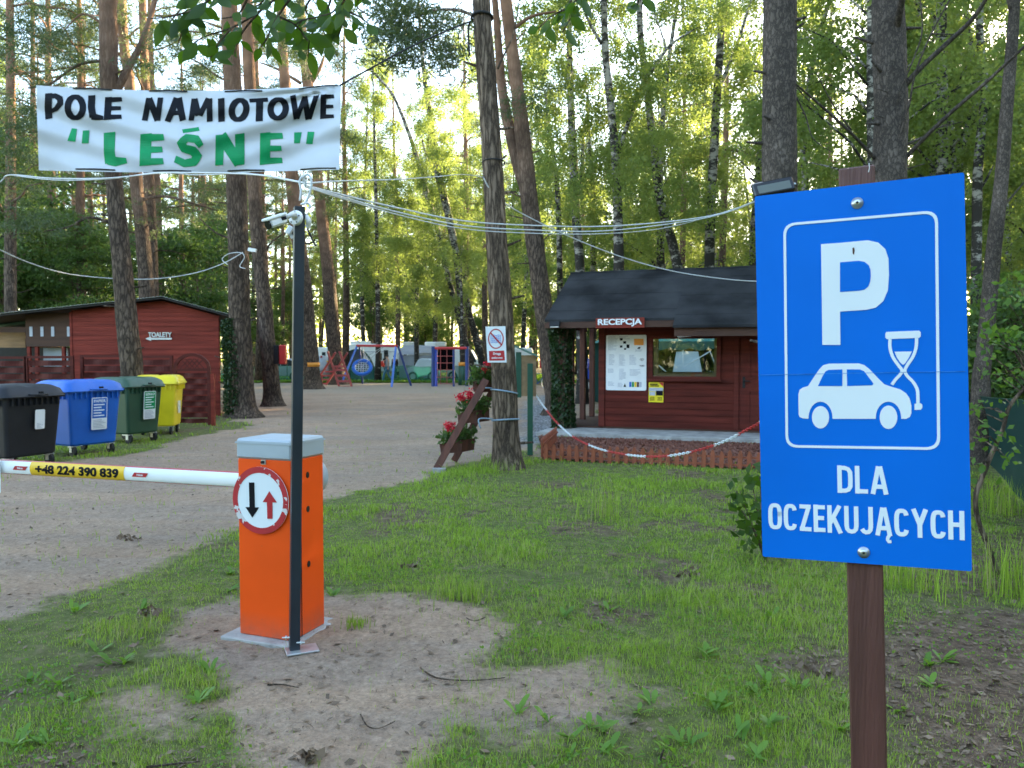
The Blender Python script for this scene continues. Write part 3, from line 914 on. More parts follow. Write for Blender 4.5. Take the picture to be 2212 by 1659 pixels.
PROTO = {}
for i in range(3):
    PROTO['birch%d' % i] = make_proto('birch_tree', *birch_proto(20 + i, 18 + 2 * i, (3.0, 4.5, 6.0)[i]), M['birch'], M['leaf_birch'], .75, (0, 0, -.5))
for i in range(3):
    PROTO['pine%d' % i] = make_proto('pine_tree', *pine_proto(40 + i, 20 + 1.5 * i, (5.5, 8.0, 11.0)[i]), M['pine'], M['needle'], .14, (0, 0, .25))
for i in range(2):
    PROTO['broad%d' % i] = make_proto('broadleaf_tree', *broad_proto(60 + i, (8.5, 6.5)[i], (3.0, 2.4)[i], 11000, .13), M['oak'], M['leaf_dark'], .6, (0, 0, 0))
for i in range(2):
    PROTO['bush%d' % i] = make_proto('shrub', *broad_proto(80 + i, (2.6, 3.4)[i], (1.5, 1.8)[i], 5200, .1, .12), M['oak'], M['leaf_dark'], .6, (0, 0, 0))
USED = set()

def plant(key, x, y, rz, s=1.0, zs=None, name=None):
    src = PROTO[key]
    if key not in USED:
        USED.add(key); root = src
    else:
        root = src.copy(); COL.objects.link(root)
        for ch in list(src.children):
            c = ch.copy(); COL.objects.link(c); c.parent = root
    root.location = (x, y, 0); root.rotation_euler = (0, 0, rz); root.scale = (s, s, zs or s)
    return root

def vx_of(x, y):
    return CX + x / y * F

forest = []
def scatter(zone, n, x0, x1, d0, d1, kinds, seed, mind=2.2, smin=.85, smax=1.15):
    r = random.Random(seed); out = []; tries = 0
    while len(out) < n and tries < 4000:
        tries += 1
        d = math.sqrt(r.uniform(d0 * d0, d1 * d1)); vx = r.uniform(x0, x1); x = (vx - CX) / F * d
        if any((x - q[0]) ** 2 + (d - q[1]) ** 2 < mind * mind for q in out + [(f[1], f[2]) for f in forest]): continue
        if -16 < x < -6 and 18 < d < 27: continue
        if 0 < x < 8.5 and 12 < d < 30 and vx < 1850: continue
        out.append((x, d))
        key = r.choice(kinds)
        o = plant(key, x, d, r.uniform(0, 2 * PI), r.uniform(smin, smax))
        forest.append((zone, x, d, key, o))
for key, vx, d, s in (('broad0', 5, 28.5, 1.25), ('broad1', 85, 30, 1.25), ('broad0', 175, 29, .85), ('pine0', 25, 24.5, 1.0), ('pine0', 130, 34, 1.15), ('pine1', 185, 29, .95), ('pine0', 345, 38, 1.2), ('pine0', 560, 47, 1.3), ('pine1', 745, 50, 1.2), ('birch1', 820, 48, 1.1), ('birch0', 905, 52, 1.1), ('pine0', 1000, 54, 1.3)):
    x_ = (vx - CX) / F * d; forest.append((('left' if vx < 470 else 'mid') if key[0] != 'b' or key[1] == 'i' else 'leftb', x_, d, key, plant(key, x_, d, vx * 1.7, s)))
B_, P_ = ['birch0', 'birch1', 'birch2'], ['pine0', 'pine1', 'pine2']
scatter('left', 32, -90, 470, 28, 75, P_ + ['pine0'] * 3 + ['birch0', 'birch1'], 1, 2.2, 1.0, 1.25)
scatter('mid', 46, 440, 1190, 60, 100, P_ + B_ + B_, 2, 2.2, 1.0, 1.4)
scatter('hut', 42, 1190, 1740, 27, 80, B_ + B_ + B_ + ['pine1', 'pine2'], 3)
scatter('right', 27, 1740, 2290, 15, 70, B_ + B_ + ['pine2', 'pine1'], 4)
scatter('leftb', 9, -80, 480, 27, 44, ['broad0', 'broad1'], 5, 1.8, .75, 1.25)
scatter('midm', 22, 440, 1190, 72, 120, ['pine2', 'pine2', 'pine1'], 9, 1.6, 1.0, 1.3)
scatter('midb', 10, 430, 1190, 59, 90, ['broad0', 'broad1'], 6, 2.0, .7, 1.5)
scatter('hutb', 10, 1180, 1720, 36, 62, ['broad0', 'broad1'], 7, 2.0, .6, 1.15)
scatter('rightb', 9, 2080, 2300, 10, 28, ['bush0', 'bush1'], 8, 1.3, .8, 1.2)
ZN = {'midm': 'far back beyond the campers', 'left': 'in the wood behind the toilet hut', 'mid': 'in the wood behind the campers', 'hut': 'in the wood behind the reception hut',
      'right': 'in the wood right of the hut', 'leftb': 'behind the toilet hut roof', 'midb': 'behind the campers', 'hutb': 'behind the reception hut', 'rightb': 'behind the green net on the right'}
KN = {'birch': ('birch tree', 'slender spotted birch'), 'pine': ('pine tree', 'straight pine'), 'broad': ('tree', 'leafy young tree'), 'bush': ('shrub', 'low leafy shrub')}
for zn in ZN:
    for kn in KN:
        sel = sorted([f for f in forest if f[0] == zn and f[3][:-1] == kn], key=lambda f: f[1] / f[2])
        for k, f in enumerate(sel):
            if len(sel) == 1: lb = 'the only %s %s' % (KN[kn][1], ZN[zn])
            else: lb = '%s %s, %s from the left' % (KN[kn][1], ZN[zn], ORD[k])
            tag(f[4], lb, KN[kn][0], '%ss %s' % (KN[kn][1], ZN[zn]))

# the far wood: a mass of foliage and stems closing the view, and an unseen leaf belt added to shade the clearing
def far_wood():
    r = np.random.default_rng(77)
    C = []
    n = 52000
    az = r.uniform(-.78, .95, n); d = r.uniform(100, 128, n); z = 24 * r.uniform(0, 1, n) ** 1.15
    keep = ((z > 6) | (r.uniform(0, 1, n) < .45)) & (fbm(az * 60, z * .35, 3, 90) + .25 > (z / 24) * .6 - .35)
    C = np.stack([np.sin(az) * d, np.cos(az) * d, z], 1)[keep]
    o = leaves('far_wood', C, .75, M['leaf_birch'], None, .7)
    tag(o, kind='stuff')
    n = 32000
    y = r.uniform(-25, 60, n); x = 33 + r.normal(size=n) * 2.5 + (y - 20) * .1; z = 18 * r.uniform(0, 1, n) ** .9
    C = np.stack([x, y, z], 1)
    m_ = 26000; a = r.uniform(2.2, 4.6, m_); q = 36 + r.normal(size=m_) * 2.5; z2 = 13 * r.uniform(0, 1, m_) ** .9  # unseen leaf ring added behind the camera for the hut glass reflection
    C = np.concatenate([C, np.stack([np.sin(a) * q, np.cos(a) * q, z2], 1)])
    o = leaves('unseen_shade_belt', C, .75, M['leaf_birch'], None, .8)
    tag(o, kind='stuff')
far_wood()

# ------------------------------------------------------------------ the single trees one can point at
def trunk_tree(name, label, pts, d, bark, cat='tree', crown=None, limbs=(), jit=.1, n=18, flare=1.5, group=None):
    """pts: (x, y, width) of the stem in picture units at distance d; limbs: (points, width0, width1)"""
    P = [at(x, y, d) for x, y, w in pts]; Rr = [w / 2 * d / F for x, y, w in pts]
    gx_, gy_ = P[0].x, P[0].y
    root = T(name, label, cat, (gx_, gy_, 0), group)
    sub = 7
    Q = smooth_path(P, sub)
    RR = []
    for i in range(len(P) - 1):
        for k in range(sub): RR.append(Rr[i] + (Rr[i + 1] - Rr[i]) * k / sub)
    RR.append(Rr[-1])
    if flare > 1:
        out = [(Vector((gx_, gy_, -.12)), RR[0] * flare * 1.15), (Vector((gx_, gy_, .0)), RR[0] * flare)]
        out += [(q, r_ * (1 + (flare - 1) * math.exp(-max(q.z, 0) * 5))) for q, r_ in zip(Q, RR) if q.z > .06]
        Q = [o[0] for o in out]; RR = [o[1] for o in out]
    mb = MB(); mb.tube(Q, RR, n, True, 0, jit)
    t = mb.build('trunk', bark, root, True)
    for k, L in enumerate(limbs):
        lp, w0, w1 = L[:3]; dd = L[3] if len(L) > 3 else 0.0
        LP = smooth_path([at(x, y, d + dd * i / max(len(lp) - 1, 1)) for i, (x, y) in enumerate(lp)], 5)
        m2 = MB(); nL = len(LP)
        m2.tube(LP, [(w0 + (w1 - w0) * i / (nL - 1)) / 2 * d / F for i in range(nL)], 7, True, 0, .1)
        m2.build('branch', bark, root, True)
    sr = random.Random(int(abs(gx_) * 1000)); sm = MB()
    if cat == 'pine tree' and d < 50:
        for k in range(9):
            q = Q[int(len(Q) * (.08 + .75 * k / 9 + sr.uniform(0, .06)))]; a = sr.choice((-1, 1)) * sr.uniform(.5, 1.7); Ls = sr.uniform(.03, .16) + RR[0] * .85
            v = Vector((math.sin(a), -math.cos(a) * .6, sr.uniform(-.1, .5))); sm = MB(); sm.tube([q, q + v * Ls * .6, q + v * Ls], [.024, .019, .012], 6, True, 0, .3); sm.build('branch_stub', bark, root, True)
    if crown:
        src = PROTO[crown].children
        c = [q for q in src if q.name.startswith('crown')][0].copy(); COL.objects.link(c); c.parent = root
        top = Q[-1]
        zt = 14 if crown.startswith('pine') else 12
        c.location = ((top.x - gx_) * .9, (top.y - gy_) * .9, 0)
        c.rotation_euler = (0, 0, (gx_ * 7.3) % 6.28)
    return root

def w_(fn, L):
    """list of region pixels with widths -> picture units"""
    out = []
    for q in L:
        x, y = fn(q[0], q[1])
        k = fn(1, 0)[0] - fn(0, 0)[0]
        out.append((x, y) + ((q[2] * k,) if len(q) > 2 else ()))
    return out

p1_ = trunk_tree('pine_tree', 'big pine standing just behind the rubbish bins, in front of the toilet hut', [(293, 925, 50), (285, 800, 46), (275, 700, 44), (262, 560, 38), (247, 400, 34), (240, 300, 36), (236, 190, 36), (233, 0, 35), (230, -330, 33)], 16.5, M['pine'], 'pine tree', 'pine2',
           [([(250, 200), (275, 150), (305, 95), (330, 20), (345, -60)], 18, 9, 0.6), ([(236, 480), (190, 470), (150, 490), (95, 500)], 7, 3), ([(235, 130), (170, 140), (110, 180), (60, 190)], 7, 3, -.5), ([(230, 60), (180, 30), (135, 70)], 6, 2)])
p2_ = trunk_tree('pine_tree', 'thinner pine rising from behind the toilet hut ridge', [(330, 840, 40), (318, 640, 32), (305, 480, 28), (295, 400, 26), (280, 180, 22), (265, 60, 20), (255, -300, 18)], 27, M['pine'], 'pine tree', 'pine2',
           [([(305, 430), (360, 425), (420, 440), (470, 455)], 7, 3), ([(270, 90), (300, 60), (350, 50)], 6, 2)])
trunk_tree('pine_tree', 'pine with ivy on its foot, between toilet hut and boom', [(527, 910, 58), (523, 840, 50), (518, 700, 46), (514, 500, 42), (508, 300, 40), (500, 130, 36), (495, 0, 33), (490, -330, 32)], 20.2, M['pine'], 'pine tree', 'pine2',
           [([(500, 180), (470, 165), (420, 130), (370, 120)], 6, 2), ([(520, 520), (470, 505), (430, 470)], 5, 2)])
trunk_tree('pine_tree', 'dark pine carrying a red box, left of the black pole', [(590, 878, 38), (582, 780, 33), (570, 650, 31), (556, 500, 30), (548, 380, 28), (540, 200, 25), (533, 0, 24), (525, -330, 22)], 25, M['pine'], 'pine tree', 'pine1',
           [([(565, 560), (590, 520), (640, 490)], 5, 2)])
gt = trunk_tree('pine_tree', 'thick pine with green wrapping round its foot, behind the black pole', [(674, 842, 40), (668, 740, 34), (655, 600, 31), (640, 480, 29), (628, 350, 27), (618, 200, 24), (610, 90, 20), (605, -200, 18)], 38, M['pine'], 'pine tree', 'pine1')
trunk_tree('pine_tree', 'reddish pine behind the climbing ladder, lit on one side', [(730, 830, 36), (722, 740, 30), (708, 580, 26), (692, 440, 23), (685, 370, 22), (665, 180, 24), (655, 90, 18), (640, -150, 14)], 44, M['pine'], 'pine tree', 'pine1',
           [([(665, 190), (690, 150), (700, 120)], 12, 4), ([(650, 180), (600, 150), (560, 135)], 8, 3)])
N1D = 11.0
n1 = trunk_tree('pine_tree', 'pine with prohibition sign and blue ropes, beside the flower ladder', [(1096, 1014, 60), (1092, 930, 55), (1088, 800, 54), (1083, 690, 51), (1074, 540, 46), (1066, 400, 44), (1060, 300, 43), (1050, 150, 41), (1040, 0, 37), (1030, -300, 34)], N1D, M['oak'], 'pine tree', 'pine2',
           [([(1035, 40), (990, 22), (940, 22), (890, 40)], 8, 4, 1.0), ([(1075, 148), (1095, 105), (1110, 70), (1125, -20)], 5, 2)], .08, 28, 1.35)
n2 = trunk_tree('pine_tree', 'forked red-barked pine leaning left behind the prohibition sign', [(1206, 880, 52), (1185, 740, 42), (1165, 600, 39), (1152, 500, 38), (1142, 420, 38), (1130, 300, 34), (1118, 200, 30), (1100, 60, 26), (1088, -60, 24), (1075, -300, 22)], 21, M['pine'], 'pine tree', 'pine2',
           [([(1146, 440), (1120, 360), (1098, 270), (1084, 190), (1078, 120), (1072, 40), (1062, -80)], 30, 13, .8), ([(1112, 60), (1150, 35), (1200, 25)], 9, 4), ([(1140, 530), (1170, 520), (1190, 505)], 5, 2)])
trunk_tree('pine_tree', 'massive trunk above the parking sign, carrying the floodlight', [(1690, 1040, 78), (1686, 700, 74), (1684, 380, 72), (1683, 250, 71), (1684, 100, 69), (1685, 0, 68), (1684, -300, 62)], 8.0, M['smoothbark'], 'pine tree', 'pine2',
           [([(1715, 200), (1740, 250), (1757, 300), (1800, 330)], 4, 1.5), ([(1713, 180), (1745, 215), (1770, 240)], 3, 1)], .05, 28, 1.3)
trunk_tree('pine_tree', 'thick trunk with dead branches, behind the top of the parking sign', [(1930, 1060, 76), (1925, 700, 74), (1921, 380, 68), (1925, 250, 66), (1921, 120, 66), (1918, 0, 64), (1914, -300, 58)], 8.3, M['smoothbark'], 'pine tree', 'pine2',
           [(w_(S1, [(1430, 1040), (1560, 900), (1750, 720), (1960, 540), (2110, 400), (2260, 260)]), 10, 5, -1.0), (w_(S1, [(1400, 610), (1500, 480), (1700, 290), (1860, 140), (1960, 0), (2010, -90)]), 13, 6, -.8),
            (w_(S1, [(1330, 980), (1345, 800), (1400, 600), (1490, 380), (1545, 200), (1525, -60)]), 5, 2.5, -.5), (w_(S1, [(1350, 1140), (1390, 930), (1460, 680), (1500, 480), (1600, 230), (1740, -30)]), 6, 3, -.7),
            (w_(S1, [(1240, 1040), (1070, 860), (860, 670), (720, 550)]), 8, 3.5, -.6), (w_(S1, [(1080, 850), (960, 680), (850, 470)]), 4, 1.5, -.2), (w_(S1, [(1350, 260), (1390, 120), (1420, -40)]), 20, 12, -.4),
            (w_(S1, [(1390, 1120), (1560, 1070)]), 4, 2), (w_(S1, [(1600, 220), (1760, 225)]), 4, 2, -.2), (w_(S1, [(1480, 580), (1640, 530)]), 4, 2, -.2), (w_(S1, [(1370, 620), (1250, 580)]), 3, 1.5, -.3), (w_(S1, [(1620, 840), (1810, 795)]), 3, 1.5, -.2), (w_(S1, [(1330, 780), (1210, 745)]), 3, 1, -.3)], .05, 28, 1.3)
trunk_tree('broadleaf_tree', 'smooth grey leaning trunk near the right edge above the net', w_(S1, [(1930, 2450, 105), (1960, 2200, 95), (2010, 1659, 92), (2060, 1200, 84), (2090, 800, 76), (2130, 300, 68), (2150, 0, 62), (2165, -500, 55)]), 11.5, M['smoothbark'], 'tree', 'birch2',
           [(w_(S1, [(2085, 1340), (2160, 1250), (2230, 1170)]), 5, 2), (w_(S1, [(2130, 60), (2090, -80)]), 14, 8)], .06, 18, 1.4)

BL = [('birch tree with a long side branch, above the reception roof', w_(R8, [(1575, 2050, 64), (1572, 1470, 58), (1560, 1000, 48), (1540, 700, 44), (1500, 300, 38), (1490, 0, 34), (1480, -300, 30)]), 23.5,
       [(w_(R8, [(1565, 850), (1610, 700), (1700, 470), (1830, 270), (1900, 210), (2000, 150)]), 11, 3), (w_(R8, [(1480, 240), (1420, 140), (1380, 40), (1370, -60)]), 8, 3), (w_(R8, [(1830, 270), (1800, 170), (1760, 60)]), 5, 2)]),
      ('birch leaning left above the middle of the reception roof', w_(R8, [(1960, 2050, 62), (1890, 1450, 54), (1800, 1100, 48), (1760, 800, 42), (1720, 450, 38), (1690, 200, 33), (1680, -100, 28)]), 25, [(w_(R8, [(1720, 480), (1640, 260), (1560, 120)]), 4, 2)]),
      ('dark birch just left of the floodlight, with a fork high up', w_(R8, [(2060, 2050, 60), (2065, 1440, 54), (2070, 1200, 52), (2085, 900, 48), (2110, 450, 44), (2140, 0, 34), (2145, -200, 30)]), 25.5, [(w_(R8, [(2105, 500), (2170, 360), (2230, 200), (2290, 0)]), 12, 5)]),
      ('dark birch rising over the left end of the reception roof', w_(R8, [(1372, 2050, 60), (1360, 1480, 52), (1340, 1200, 48), (1325, 900, 44), (1312, 600, 40), (1302, 200, 30), (1310, -200, 26)]), 26, [(w_(R8, [(1340, 1150), (1370, 900), (1380, 700), (1420, 560)]), 8, 4)]),
      ('crooked birch left of the prohibition sign, bending left upwards', w_(R8, [(730, 2060, 40), (700, 1500, 38), (650, 1200, 40), (590, 950, 42), (560, 750, 34), (540, 600, 28), (500, 300, 20), (480, 0, 14)]), 45, [(w_(R8, [(585, 940), (530, 860), (500, 760)]), 6, 3)]),
      ('thin birch leaning far left behind the play area', w_(R8, [(790, 2060, 34), (640, 1500, 32), (600, 1300, 30), (540, 1100, 27), (470, 850, 24), (400, 650, 20), (330, 500, 14), (220, 380, 9)]), 47, []),
      ('pale slender birch between the forked pine and the hut roof', w_(R8, [(1255, 2060, 36), (1250, 1490, 32), (1240, 1100, 28), (1220, 880, 24), (1190, 700, 18), (1170, 500, 12)]), 30, []),
      ('whitish birch stem behind the hut ridge, third from its left end', w_(R8, [(1435, 2060, 34), (1432, 1480, 30), (1430, 1000, 28), (1410, 780, 22), (1400, 500, 16)]), 31, []),
      ('bright birch between the two thick trunks above the parking sign', w_(S1, [(785, 2300, 50), (780, 1230, 42), (770, 900, 44), (800, 600, 40), (850, 300, 35), (940, 0, 25), (960, -250, 20)]), 20, [(w_(S1, [(800, 600), (900, 530), (1050, 480), (1180, 420)]), 6, 2)]),
      ('white-barked birch close to the right edge of the parking sign', w_(S1, [(1890, 2450, 70), (1900, 1659, 62), (1910, 1100, 58), (1950, 600, 50), (1920, 200, 44), (1930, -200, 36)]), 17, [(w_(S1, [(1910, 1250), (1960, 1180), (2010, 1080)]), 8, 3)]),
      ('thin dark birch over the right corner of the parking sign', w_(S1, [(1760, 2300, 44), (1745, 1120, 38), (1740, 850, 32), (1700, 600, 26), (1660, 400, 20), (1620, 100, 14)]), 19, []),
      ('forked dark birch behind the right top of the parking sign', w_(S1, [(1770, 2300, 60), (1790, 1100, 50), (1840, 850, 48), (1890, 650, 42), (1860, 300, 34), (1820, 0, 26), (1810, -250, 20)]), 21, [])]
for lb, p, d, lim in BL:
    trunk_tree('birch_tree', lb, p, d, M['birch'], 'birch tree', 'birch%d' % (int(d) % 3), lim, .08, 14, 1.3)

def sprays(root, d, spots, seed):
    r = np.random.default_rng(seed); C = []
    for (x, y, rx, ry, n) in spots:
        for _ in range(n):
            c = at(x + r.normal() * rx, y + r.normal() * ry, d + r.normal() * .5)
            C.append(np.array(c)[None, :] + r.normal(size=(40, 3)) * np.array([.13, .13, .05]))
    leaves('needle_spray', np.concatenate(C), .13, M['needle'], root, .14, (0, 0, .25), r)
sprays(n1, 12.0, [(930, 60, 45, 30, 60), (870, 95, 35, 30, 40), (820, 50, 25, 25, 22), (960, 130, 30, 18, 18), (870, 10, 40, 20, 30)], 5)
sprays(n2, 20.5, [(1135, 215, 28, 16, 16), (1180, 190, 18, 14, 10), (1105, 240, 14, 10, 6)], 6)
sprays(p1_, 16, [(60, 480, 50, 18, 40), (40, 60, 50, 60, 70), (90, 250, 30, 40, 30), (30, 300, 30, 70, 50), (120, 110, 30, 24, 22), (350, 120, 40, 30, 25), (430, 150, 30, 30, 20)], 7)
sprays(p2_, 26.5, [(400, 470, 60, 25, 36), (460, 430, 40, 30, 26), (360, 330, 40, 50, 20), (400, 60, 60, 40, 30)], 8)

# ivy leaves over a stem
def ivy(name, label, pts, d, n, leaf, seed, side=0, solid=False):
    r = random.Random(seed); C = []
    P = [at(x, y, d) for x, y, w in pts]; W = [w / 2 * d / F for x, y, w in pts]
    root = T(name, label, 'ivy', (P[0].x, P[0].y, 0))
    for _ in range(n):
        t = r.random() * (len(P) - 1); i = int(t); f = t - i
        c = P[i].lerp(P[i + 1], f); w = W[i] + (W[i + 1] - W[i]) * f
        a = r.uniform(0, 2 * PI) if side == 0 else r.gauss(side, .8)
        k = w * r.uniform(.85, 1.12)
        C.append((c.x + math.sin(a) * k, c.y - math.cos(a) * k, c.z + r.gauss(0, .03)))
    leaves('foliage', np.array(C), leaf, M['ivy'], root, .8, (0, 0, -.4))
    m2 = MB()
    for k in range(4):
        a = side + r.uniform(-.6, .6)
        m2.tube([P[i] + Vector((math.sin(a + .2 * i) * W[i] * .96, -math.cos(a + .2 * i) * W[i] * .96, 0)) for i in range(len(P))], .012, 5)
    m2.build('stem', M['oak'], root)
    return root
ivy('ivy', 'ivy climbing the foot of the pine beside the toilet hut', [(520, 905, 66), (514, 850, 52), (512, 790, 50), (506, 735, 48), (504, 690, 44)], 20.2, 2600, .07, 3, -.5)

# ------------------------------------------------------------------ reception hut
hA = math.radians(19)
HU = Vector((math.cos(hA), -math.sin(hA), 0)); HN = Vector((math.sin(hA), math.cos(hA), 0)); ZZ = Vector((0, 0, 1))
HO = Vector((1.88, 16.1, 0))
def hp(u, v, z): return HO + HU * u + HN * v + ZZ * z
HPL = lambda v: Plane(hp(0, v, 0), HU, ZZ)
def hbox(mb, u0, u1, v0, v1, z0, z1, mi=0, ch=0):
    a = (hp((u0 + u1) / 2, (v0 + v1) / 2, (z0 + z1) / 2), HU * ((u1 - u0) / 2), HN * ((v1 - v0) / 2), ZZ * ((z1 - z0) / 2))
    return mb.cbox(*a, b=ch, mi=mi) if ch else mb.obox(*a, mi=mi)
HW = 4.7; HD = 2.45; ZB = .14; RS = .553; ZE = 2.34; VE = -.84; VR = 1.22
zroof = lambda v: ZE + (v - VE) * RS if v < VR else ZE + (2 * VR - v - VE) * RS
hut = T('reception_hut', 'maroon wooden reception hut with dark felt roof and porch', 'hut', hp(2.2, 1.0, 0))
def siding(mb, u0, u1, z0, z1, v, pitch=.132, mi=0):
    z = ZB + math.floor((z0 - ZB) / pitch) * pitch
    while z < z1 - .005:
        a, b = max(z, z0), min(z + pitch - .006, z1)
        if b - a > .01:
            c = hp((u0 + u1) / 2, v - .008, (a + b) / 2)
            mb.obox(c, HU * ((u1 - u0) / 2), (HN * .011), ZZ * ((b - a) / 2) + HN * -.007, mi)
        z += pitch
p0 = HPL(0)
wu0, wz1 = p0.loc(*R6(935, 592)); wu1, wz0 = p0.loc(*R6(1450, 913))
du0 = p0.loc(*R6(1592, 700))[0]
mb = MB()
siding(mb, .02, wu0, ZB, 2.62, 0); siding(mb, wu1, du0, ZB, 2.62, 0)
siding(mb, wu0, wu1, ZB, wz0, 0); siding(mb, wu0, wu1, wz1, 2.62, 0)
siding(mb, du0, HW, 2.2, 2.62, 0); siding(mb, du0 + .95, HW, ZB, 2.2, 0)
# inner lining, side and back walls
hbox(mb, .02, wu0, .012, .05, ZB, 2.66); hbox(mb, wu1, HW, .012, .05, ZB, 2.66)
hbox(mb, wu0, wu1, .012, .05, ZB, wz0); hbox(mb, wu0, wu1, .012, .05, wz1, 2.66)
hbox(mb, 0, .05, .05, HD, ZB, 2.66); hbox(mb, HW - .05, HW, .05, HD, ZB, 2.66)
bpl = HPL(HD)
bu0, bz1 = bpl.loc(*S4(880, 240)); bu1, bz0 = bpl.loc(*S4(1640, 690))
hbox(mb, .05, bu0, HD - .05, HD, ZB, 2.66); hbox(mb, bu1, HW - .05, HD - .05, HD, ZB, 2.66)
hbox(mb, bu0, bu1, HD - .05, HD, ZB, bz0); hbox(mb, bu0, bu1, HD - .05, HD, bz1, 2.66)
# gable fill
for uu in (0, HW - .05):
    vs = [hp(uu + a, v, z) for a in (0, .05) for v, z in ((0.01, 2.66), (HD - .01, 2.66), (HD - .01, zroof(HD) - .12), (VR, zroof(VR) - .12), (.01, zroof(0) - .12))]
    mb.add(vs, [(4, 3, 2, 1, 0), (5, 6, 7, 8, 9)] + [(i, (i + 1) % 5, 5 + (i + 1) % 5, 5 + i) for i in range(5)])
mb.build('wall', M['hut_wood'], hut)
mb = MB()                                   # corner boards and casings
hbox(mb, -.06, .06, -.045, .03, ZB, 2.66); mb.build('corner_board', M['hut_wood'], hut); mb = MB(); hbox(mb, du0 - .11, du0 - .02, -.045, -.0, ZB, 2.3); 
hbox(mb, du0 + .95, du0 + 1.04, -.045, 0, ZB, 2.3)
mb.build('trim', M['hut_wood'], hut)
mb = MB(); hbox(mb, -1.0, HW + .2, -.0, HD + .3, -.05, ZB - .003); mb.build('deck', M['dark_wood'], hut)
# window: frame, sill, pane
wf = MB()
for (a, b, c, d) in ((wu0, wu0 + .075, wz0, wz1), (wu1 - .075, wu1, wz0, wz1), (wu0 + .075, wu1 - .075, wz1 - .07, wz1), (wu0 + .075, wu1 - .075, wz0, wz0 + .06)):
    hbox(wf, a, b, -.055, .04, c, d)
win = wf.build('window', M['hut_wood'], hut)
m2 = MB(); hbox(m2, wu0 + .075, wu0 + .17, .06, .14, wz0 + .06, wz1 - .07); hbox(m2, wu0 + .17, wu1 - .075, .06, .14, wz0 + .06, wz0 + .12)
hbox(m2, wu1 - .13, wu1 - .075, .06, .14, wz0 + .12, wz1 - .07)
m2.build('inner_frame', M['pine_wood'], win)
m2 = MB(); hbox(m2, wu0 - .03, wu1 + .03, -.12, -.03, wz0 - .035, wz0 - .002); m2.build('sill', M['hut_wood'], win)
m2 = MB(); hbox(m2, wu0 + .075, wu1 - .075, -.005, .003, wz0 + .06, wz1 - .07); m2.build('pane', M['glass'], win)
# rear window
wf = MB(); e = .09
for (a, b, c, d) in ((bu0 - e, bu0 + .02, bz0 - e, bz1 + e), (bu1 - .02, bu1 + e, bz0 - e, bz1 + e), (bu0 + .02, bu1 - .02, bz1 - .02, bz1 + e), (bu0 + .02, bu1 - .02, bz0 - e, bz0 + .02)):
    hbox(wf, a, b, HD - .09, HD - .052, c, d)
wf.build('window', M['pine_wood'], hut)
m2 = MB(); hbox(m2, wu0 - .1, wu1 + .6, .16, .75, wz0 - .06, wz0 + .0); m2.build('counter', M['pine_wood'], hut)
# door
m2 = MB(); hbox(m2, du0, du0 + .93, -.012, .03, ZB + .02, 2.18)
for (a, b, c, d) in ((.14, .8, .25, .95), (.14, .8, 1.15, 2.0)):
    for (q0, q1, q2, q3) in ((a, a + .05, c, d), (b - .05, b, c, d), (a + .05, b - .05, c, c + .05), (a + .05, b - .05, d - .05, d)):
        hbox(m2, du0 + q0, du0 + q1, -.028, -.013, q2, q3)
door = m2.build('door', M['hut_wood'], hut)
m2 = MB(); m2.tube([hp(du0 + .08, -.02, 1.12), hp(du0 + .08, -.07, 1.12), hp(du0 + .2, -.075, 1.115)], .011, 8); hbox(m2, du0 + .055, du0 + .105, -.024, -.014, .98, 1.2)
m2.build('handle', M['black'], door)
# roof: two slopes; the right part of the front slope reaches further down
step = HPL(VE).loc(*R6(1118, 470))[0]
def slope(mb, u0, u1, v0, v1, th=.07, lift=0.0):
    a, b = zroof(v0) + lift, zroof(v1) + lift
    vs = [hp(u, v, z + t) for t in (0, -th) for (u, v, z) in ((u0, v0, a), (u1, v0, a), (u1, v1, b), (u0, v1, b))]
    mb.add(vs, [(0, 1, 2, 3), (7, 6, 5, 4)] + [(i, 4 + i, 4 + (i + 1) % 4, (i + 1) % 4) for i in range(4)])
mb = MB()
def felt(mb, u0, u1, v0, v1):
    n = 6; nu = max(2, int((u1 - u0) / .5)); r = random.Random(int(u0 * 100))
    for i in range(n):
        va = v0 + (v1 - v0) * i / n; vb = v0 + (v1 - v0) * (i + 1) / n + (.03 if i < n - 1 else 0)
        slope(mb, u0, u1, va, vb, .05, .007 * ((n - i) % 2) + .004)
felt(mb, -1.0, step, VE, VR); felt(mb, step + .002, HW + .35, VE - .28, VR - .001)
slope(mb, -1.0, HW + .35, VR + .002, 2 * VR - VE, .06, .01)
mb.tube([hp(-1.0, VR, zroof(VR) + .0), hp(HW + .35, VR, zroof(VR) + .0)], .035, 8)
mb.build('roof', M['felt'], hut)
mb = MB()                                   # fascias and eave boards
hbox(mb, -1.0, step - .01, VE + .0, VE + .03, ZE - .17, ZE - .052)
hbox(mb, step + .02, HW + .3, VE - .2, VE - .17, ZE - .36, ZE - .2)
hbox(mb, -.98, -.9, VE + .1, HD, 2.2, 2.32)
mb.build('fascia', M['dark_wood'], hut)
# gutter edge strips, porch beam and posts
mb = MB(); hbox(mb, -.95, .0, -.1, -.02, 2.18, 2.34); mb.build('beam', M['brown_wood'], hut)
for v in (.55, 1.6, 2.55):
    mb = MB(); hbox(mb, -.86, -.74, v - .06, v + .06, ZB, 2.3, ch=.008)
    mb.bar(hp(-.8, v, 1.95), hp(-.8, v + .3, 2.28), .06, .06)
    mb.build('porch_post', M['brown_wood'], hut)
